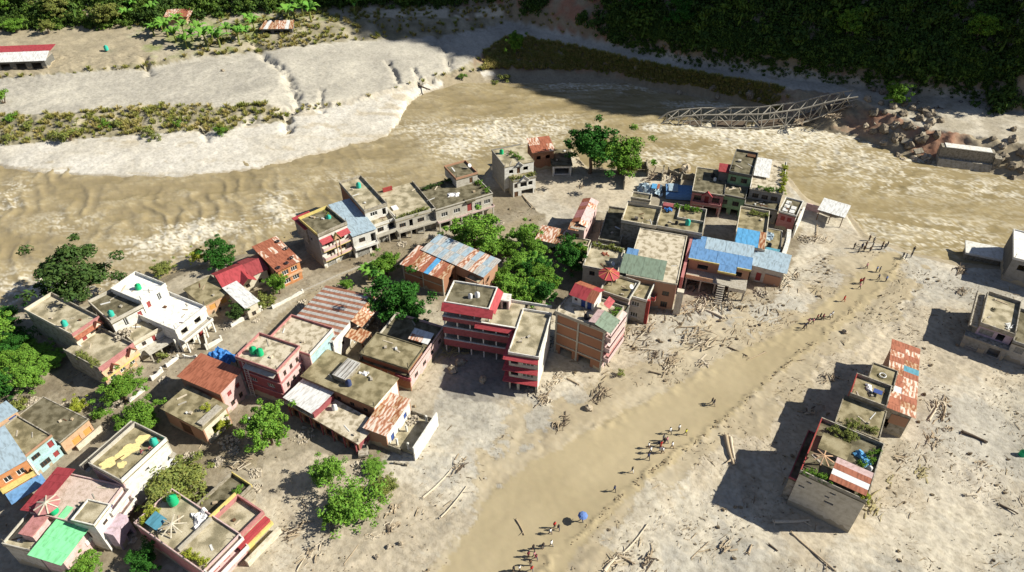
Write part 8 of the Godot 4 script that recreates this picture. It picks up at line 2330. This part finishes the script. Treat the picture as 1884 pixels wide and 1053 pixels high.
	var left_poly := PackedVector2Array([Vector2(-12.03, -83.37), Vector2(1.73, -79.66), Vector2(-3.82, -70.54), Vector2(-6.98, -60.47), Vector2(-11.27, -50.81), Vector2(-36.68, -50.81), Vector2(-39.4, -67.38), Vector2(-20.35, -71.62)])
	var field_a := PackedVector2Array([Vector2(14.71, -97.03), Vector2(17.56, -104.74), Vector2(33.44, -113.12), Vector2(57.55, -120.39), Vector2(67.9, -130.27), Vector2(79.14, -133.42), Vector2(64.79, -113.12), Vector2(50.91, -104.74), Vector2(38.49, -98.52), Vector2(27.07, -94.12), Vector2(17.35, -91.31)])
	for i in 56000:
		var x := rn.randf_range(-85, 110)
		var z := rn.randf_range(-150, -45)
		var p := Vector2(x, z)
		var inl := Geometry2D.is_point_in_polygon(p, litter_poly)
		var inw := Geometry2D.is_point_in_polygon(p, left_poly)
		if not inl and not (inw and rn.randf() < .5) and not (rn.randf() < .35 and Geometry2D.is_point_in_polygon(p, yard_poly)): continue
		if Geometry2D.is_point_in_polygon(p, road_poly): continue
		if n_mid.get_noise_2d(x * .7, z * .7) < rn.randf_range(-.25, .25): continue
		var s := rn.randf_range(.2, .7) * (1.0 if rn.randf() < .95 else 2.6)
		if rn.randf() < .35 and Geometry2D.is_point_in_polygon(p, field_a): s = rn.randf_range(.7, 2.0)
		var ang := .7 + n_flow.get_noise_2d(x * .6, z * .6) * 2.5 + rn.randfn() * .5
		var tint := Color(.85, .78, .68).lerp(Color(.35, .30, .25), rn.randf())
		if rn.randf() < .75: sticks.append([Transform3D(Basis(Vector3.UP, ang).scaled(Vector3(s, s, s)), Vector3(x, .06, z)), tint])
		else: clods.append([Transform3D(Basis(Vector3.UP, ang).scaled(Vector3.ONE * s * .55), Vector3(x, .04, z)), tint])
	for q in [ridges[0]]: # crumbs along the broken edge of the road
		var P: Array = q[0]
		for i in P.size() - 1:
			for e in 70:
				var u: Vector3 = P[i].lerp(P[i + 1], rn.randf())
				if n_warp.get_noise_2d(u.x * 5.0, u.z * 5.0) < -.05: continue
				var sc := rn.randf_range(.10, .42)
				clods.append([Transform3D(Basis(Vector3.UP, rn.randf() * TAU).scaled(Vector3(sc, sc * .8, sc)), Vector3(u.x + rn.randfn() * .25, .12, u.z + rn.randfn() * .25)), Color(.5, .42, .32).lerp(Color(.8, .72, .6), rn.randf())])
	M.log.vertex_color_use_as_albedo = true
	mat("clod", [.5, .45, .37], .95, "dirty", 2.0, true, true)
	mat("twig", [.52, .45, .34], .95, null, 2.0, true, true)
	scatter("twigs", "scattered twigs and splinters littering the flood mud", "twigs", st.mesh(), "twig", sticks)
	var cl := G.new()
	for i in 3: lump(cl, Vector3(rn.randfn() * .3, .08, rn.randfn() * .3), Vector3(.3, .16, .24), rn)
	scatter("clods", "clods and stones littering the flood mud", "clods", cl.mesh(), "clod", clods)
	for q in [[-92.42, -85.28], [-88.27, -85.93], [-80.77, -84.9], [-79.14, -85.67], [-75.97, -85.28], [-72.48, -85.28], [-66.29, -91.31], [-66.87, -98.52], [-64.17, -100.04], [-58.52, -106.36], [-58.49, -92.7], [-60.68, -88.58], [-53.38, -108], [-44.35, -113.12], [-40.64, -130.27], [-33.23, -131.31], [-26, -134.49], [-17.92, -130.27], [-31.74, -83.37], [-25.85, -71.62], [-36.55, -78.46], [-47.93, -74.97], [-50.03, -72.72], [-42.96, -70.54], [-55.03, -73.84], [-66.66, -74.97], [-76.57, -76.12], [9.16, -92.7], [6.97, -89.93], [5.8, -85.93], [4.37, -88.58], [-5.69, -145.82], [-2.95, -143.46], [-21.13, -113.12], [-17.04, -106.36], [-27.13, -106.36], [19.38, -124.23], [7.69, -108], [46.21, -113.12], [54.14, -116.69], [69.93, -136.67], [-58.96, -58.62], [-42.08, -67.38]]:
		rubble_heap(Vector3(q[0], -.05, q[1]), rng.randf_range(.7, 1.9), rng.randf_range(.15, .5), "%s scatter of broken bricks and mud near %s" % [["low", "lumpy"][rng.randi() % 2], near(Vector3(q[0], 0, q[1]))], "rubble between the houses")
	tank(Vector3(87.32, 0, -74.06), "green", "green drum lying out on the grey flat beyond the plaster house")
	tank(Vector3(-47.17, 0, -81.13), "white", "white drum in the shade by the small brick house's mound")
	tank(Vector3(-45.64, 0, -80.88), "teal", "teal barrel in the shade beside the tree before the pink house")
	# street kerb and wet yard edge
	var kb := thing("kerb", "pale kerb line along the muddy street below the river row", "kerb", Vector3.ZERO)
	var kl := [Vector3(-50.51, 0, -112.25), Vector3(-45.36, 0, -117.61), Vector3(-39.2, 0, -122.68), Vector3(-30.37, 0, -129.03)]
	for i in kl.size() - 1: add(kb, "kerb_stone", "concrete", func(g): g.bar(kl[i] + Vector3(0, .05, 0), kl[i + 1] + Vector3(0, .05, 0), .45, .3))

func _ready() -> void:
	rng.seed = 20240
	build_camera_and_light()
	build_materials()
	build_land()
	build_river()
	build_houses()
	build_rest()

func build_camera_and_light() -> void:
	var cam := Camera3D.new()
	cam.name = "camera"
	cam.position = Vector3(0, 100, 0)
	cam.rotation_degrees = Vector3(-40, 0, 0)
	cam.fov = rad_to_deg(2.0 * atan(526.5 / 1300.0))
	cam.near = 0.5
	cam.far = 3000.0
	add_child(cam)
	cam.current = true
	var e := Environment.new()
	e.background_mode = Environment.BG_SKY
	var s := ProceduralSkyMaterial.new()
	s.sky_top_color = Color(.40, .47, .60)
	s.sky_horizon_color = Color(.60, .65, .71)
	s.sky_curve = 0.12
	s.ground_bottom_color = Color(.3, .27, .2)
	s.ground_horizon_color = Color(.6, .62, .62)
	var sky := Sky.new()
	sky.sky_material = s
	e.sky = sky
	e.tonemap_mode = Environment.TONE_MAPPER_LINEAR
	e.tonemap_exposure = 1.66
	e.background_energy_multiplier = 0.55
	e.sdfgi_enabled = true
	e.ssao_enabled = true
	e.ssil_enabled = true
	var we := WorldEnvironment.new()
	we.name = "world_environment"
	we.environment = e
	add_child(we)
	var sun := DirectionalLight3D.new()
	sun.name = "sun"
	sun.light_color = Color(1.0, .98, .92)
	sun.light_energy = 1.6
	sun.light_angular_distance = 0.5
	sun.shadow_enabled = true
	add_child(sun)
	sun.look_at_from_position(Vector3(1.325, 1.0, 0.03) * 100.0, Vector3.ZERO)
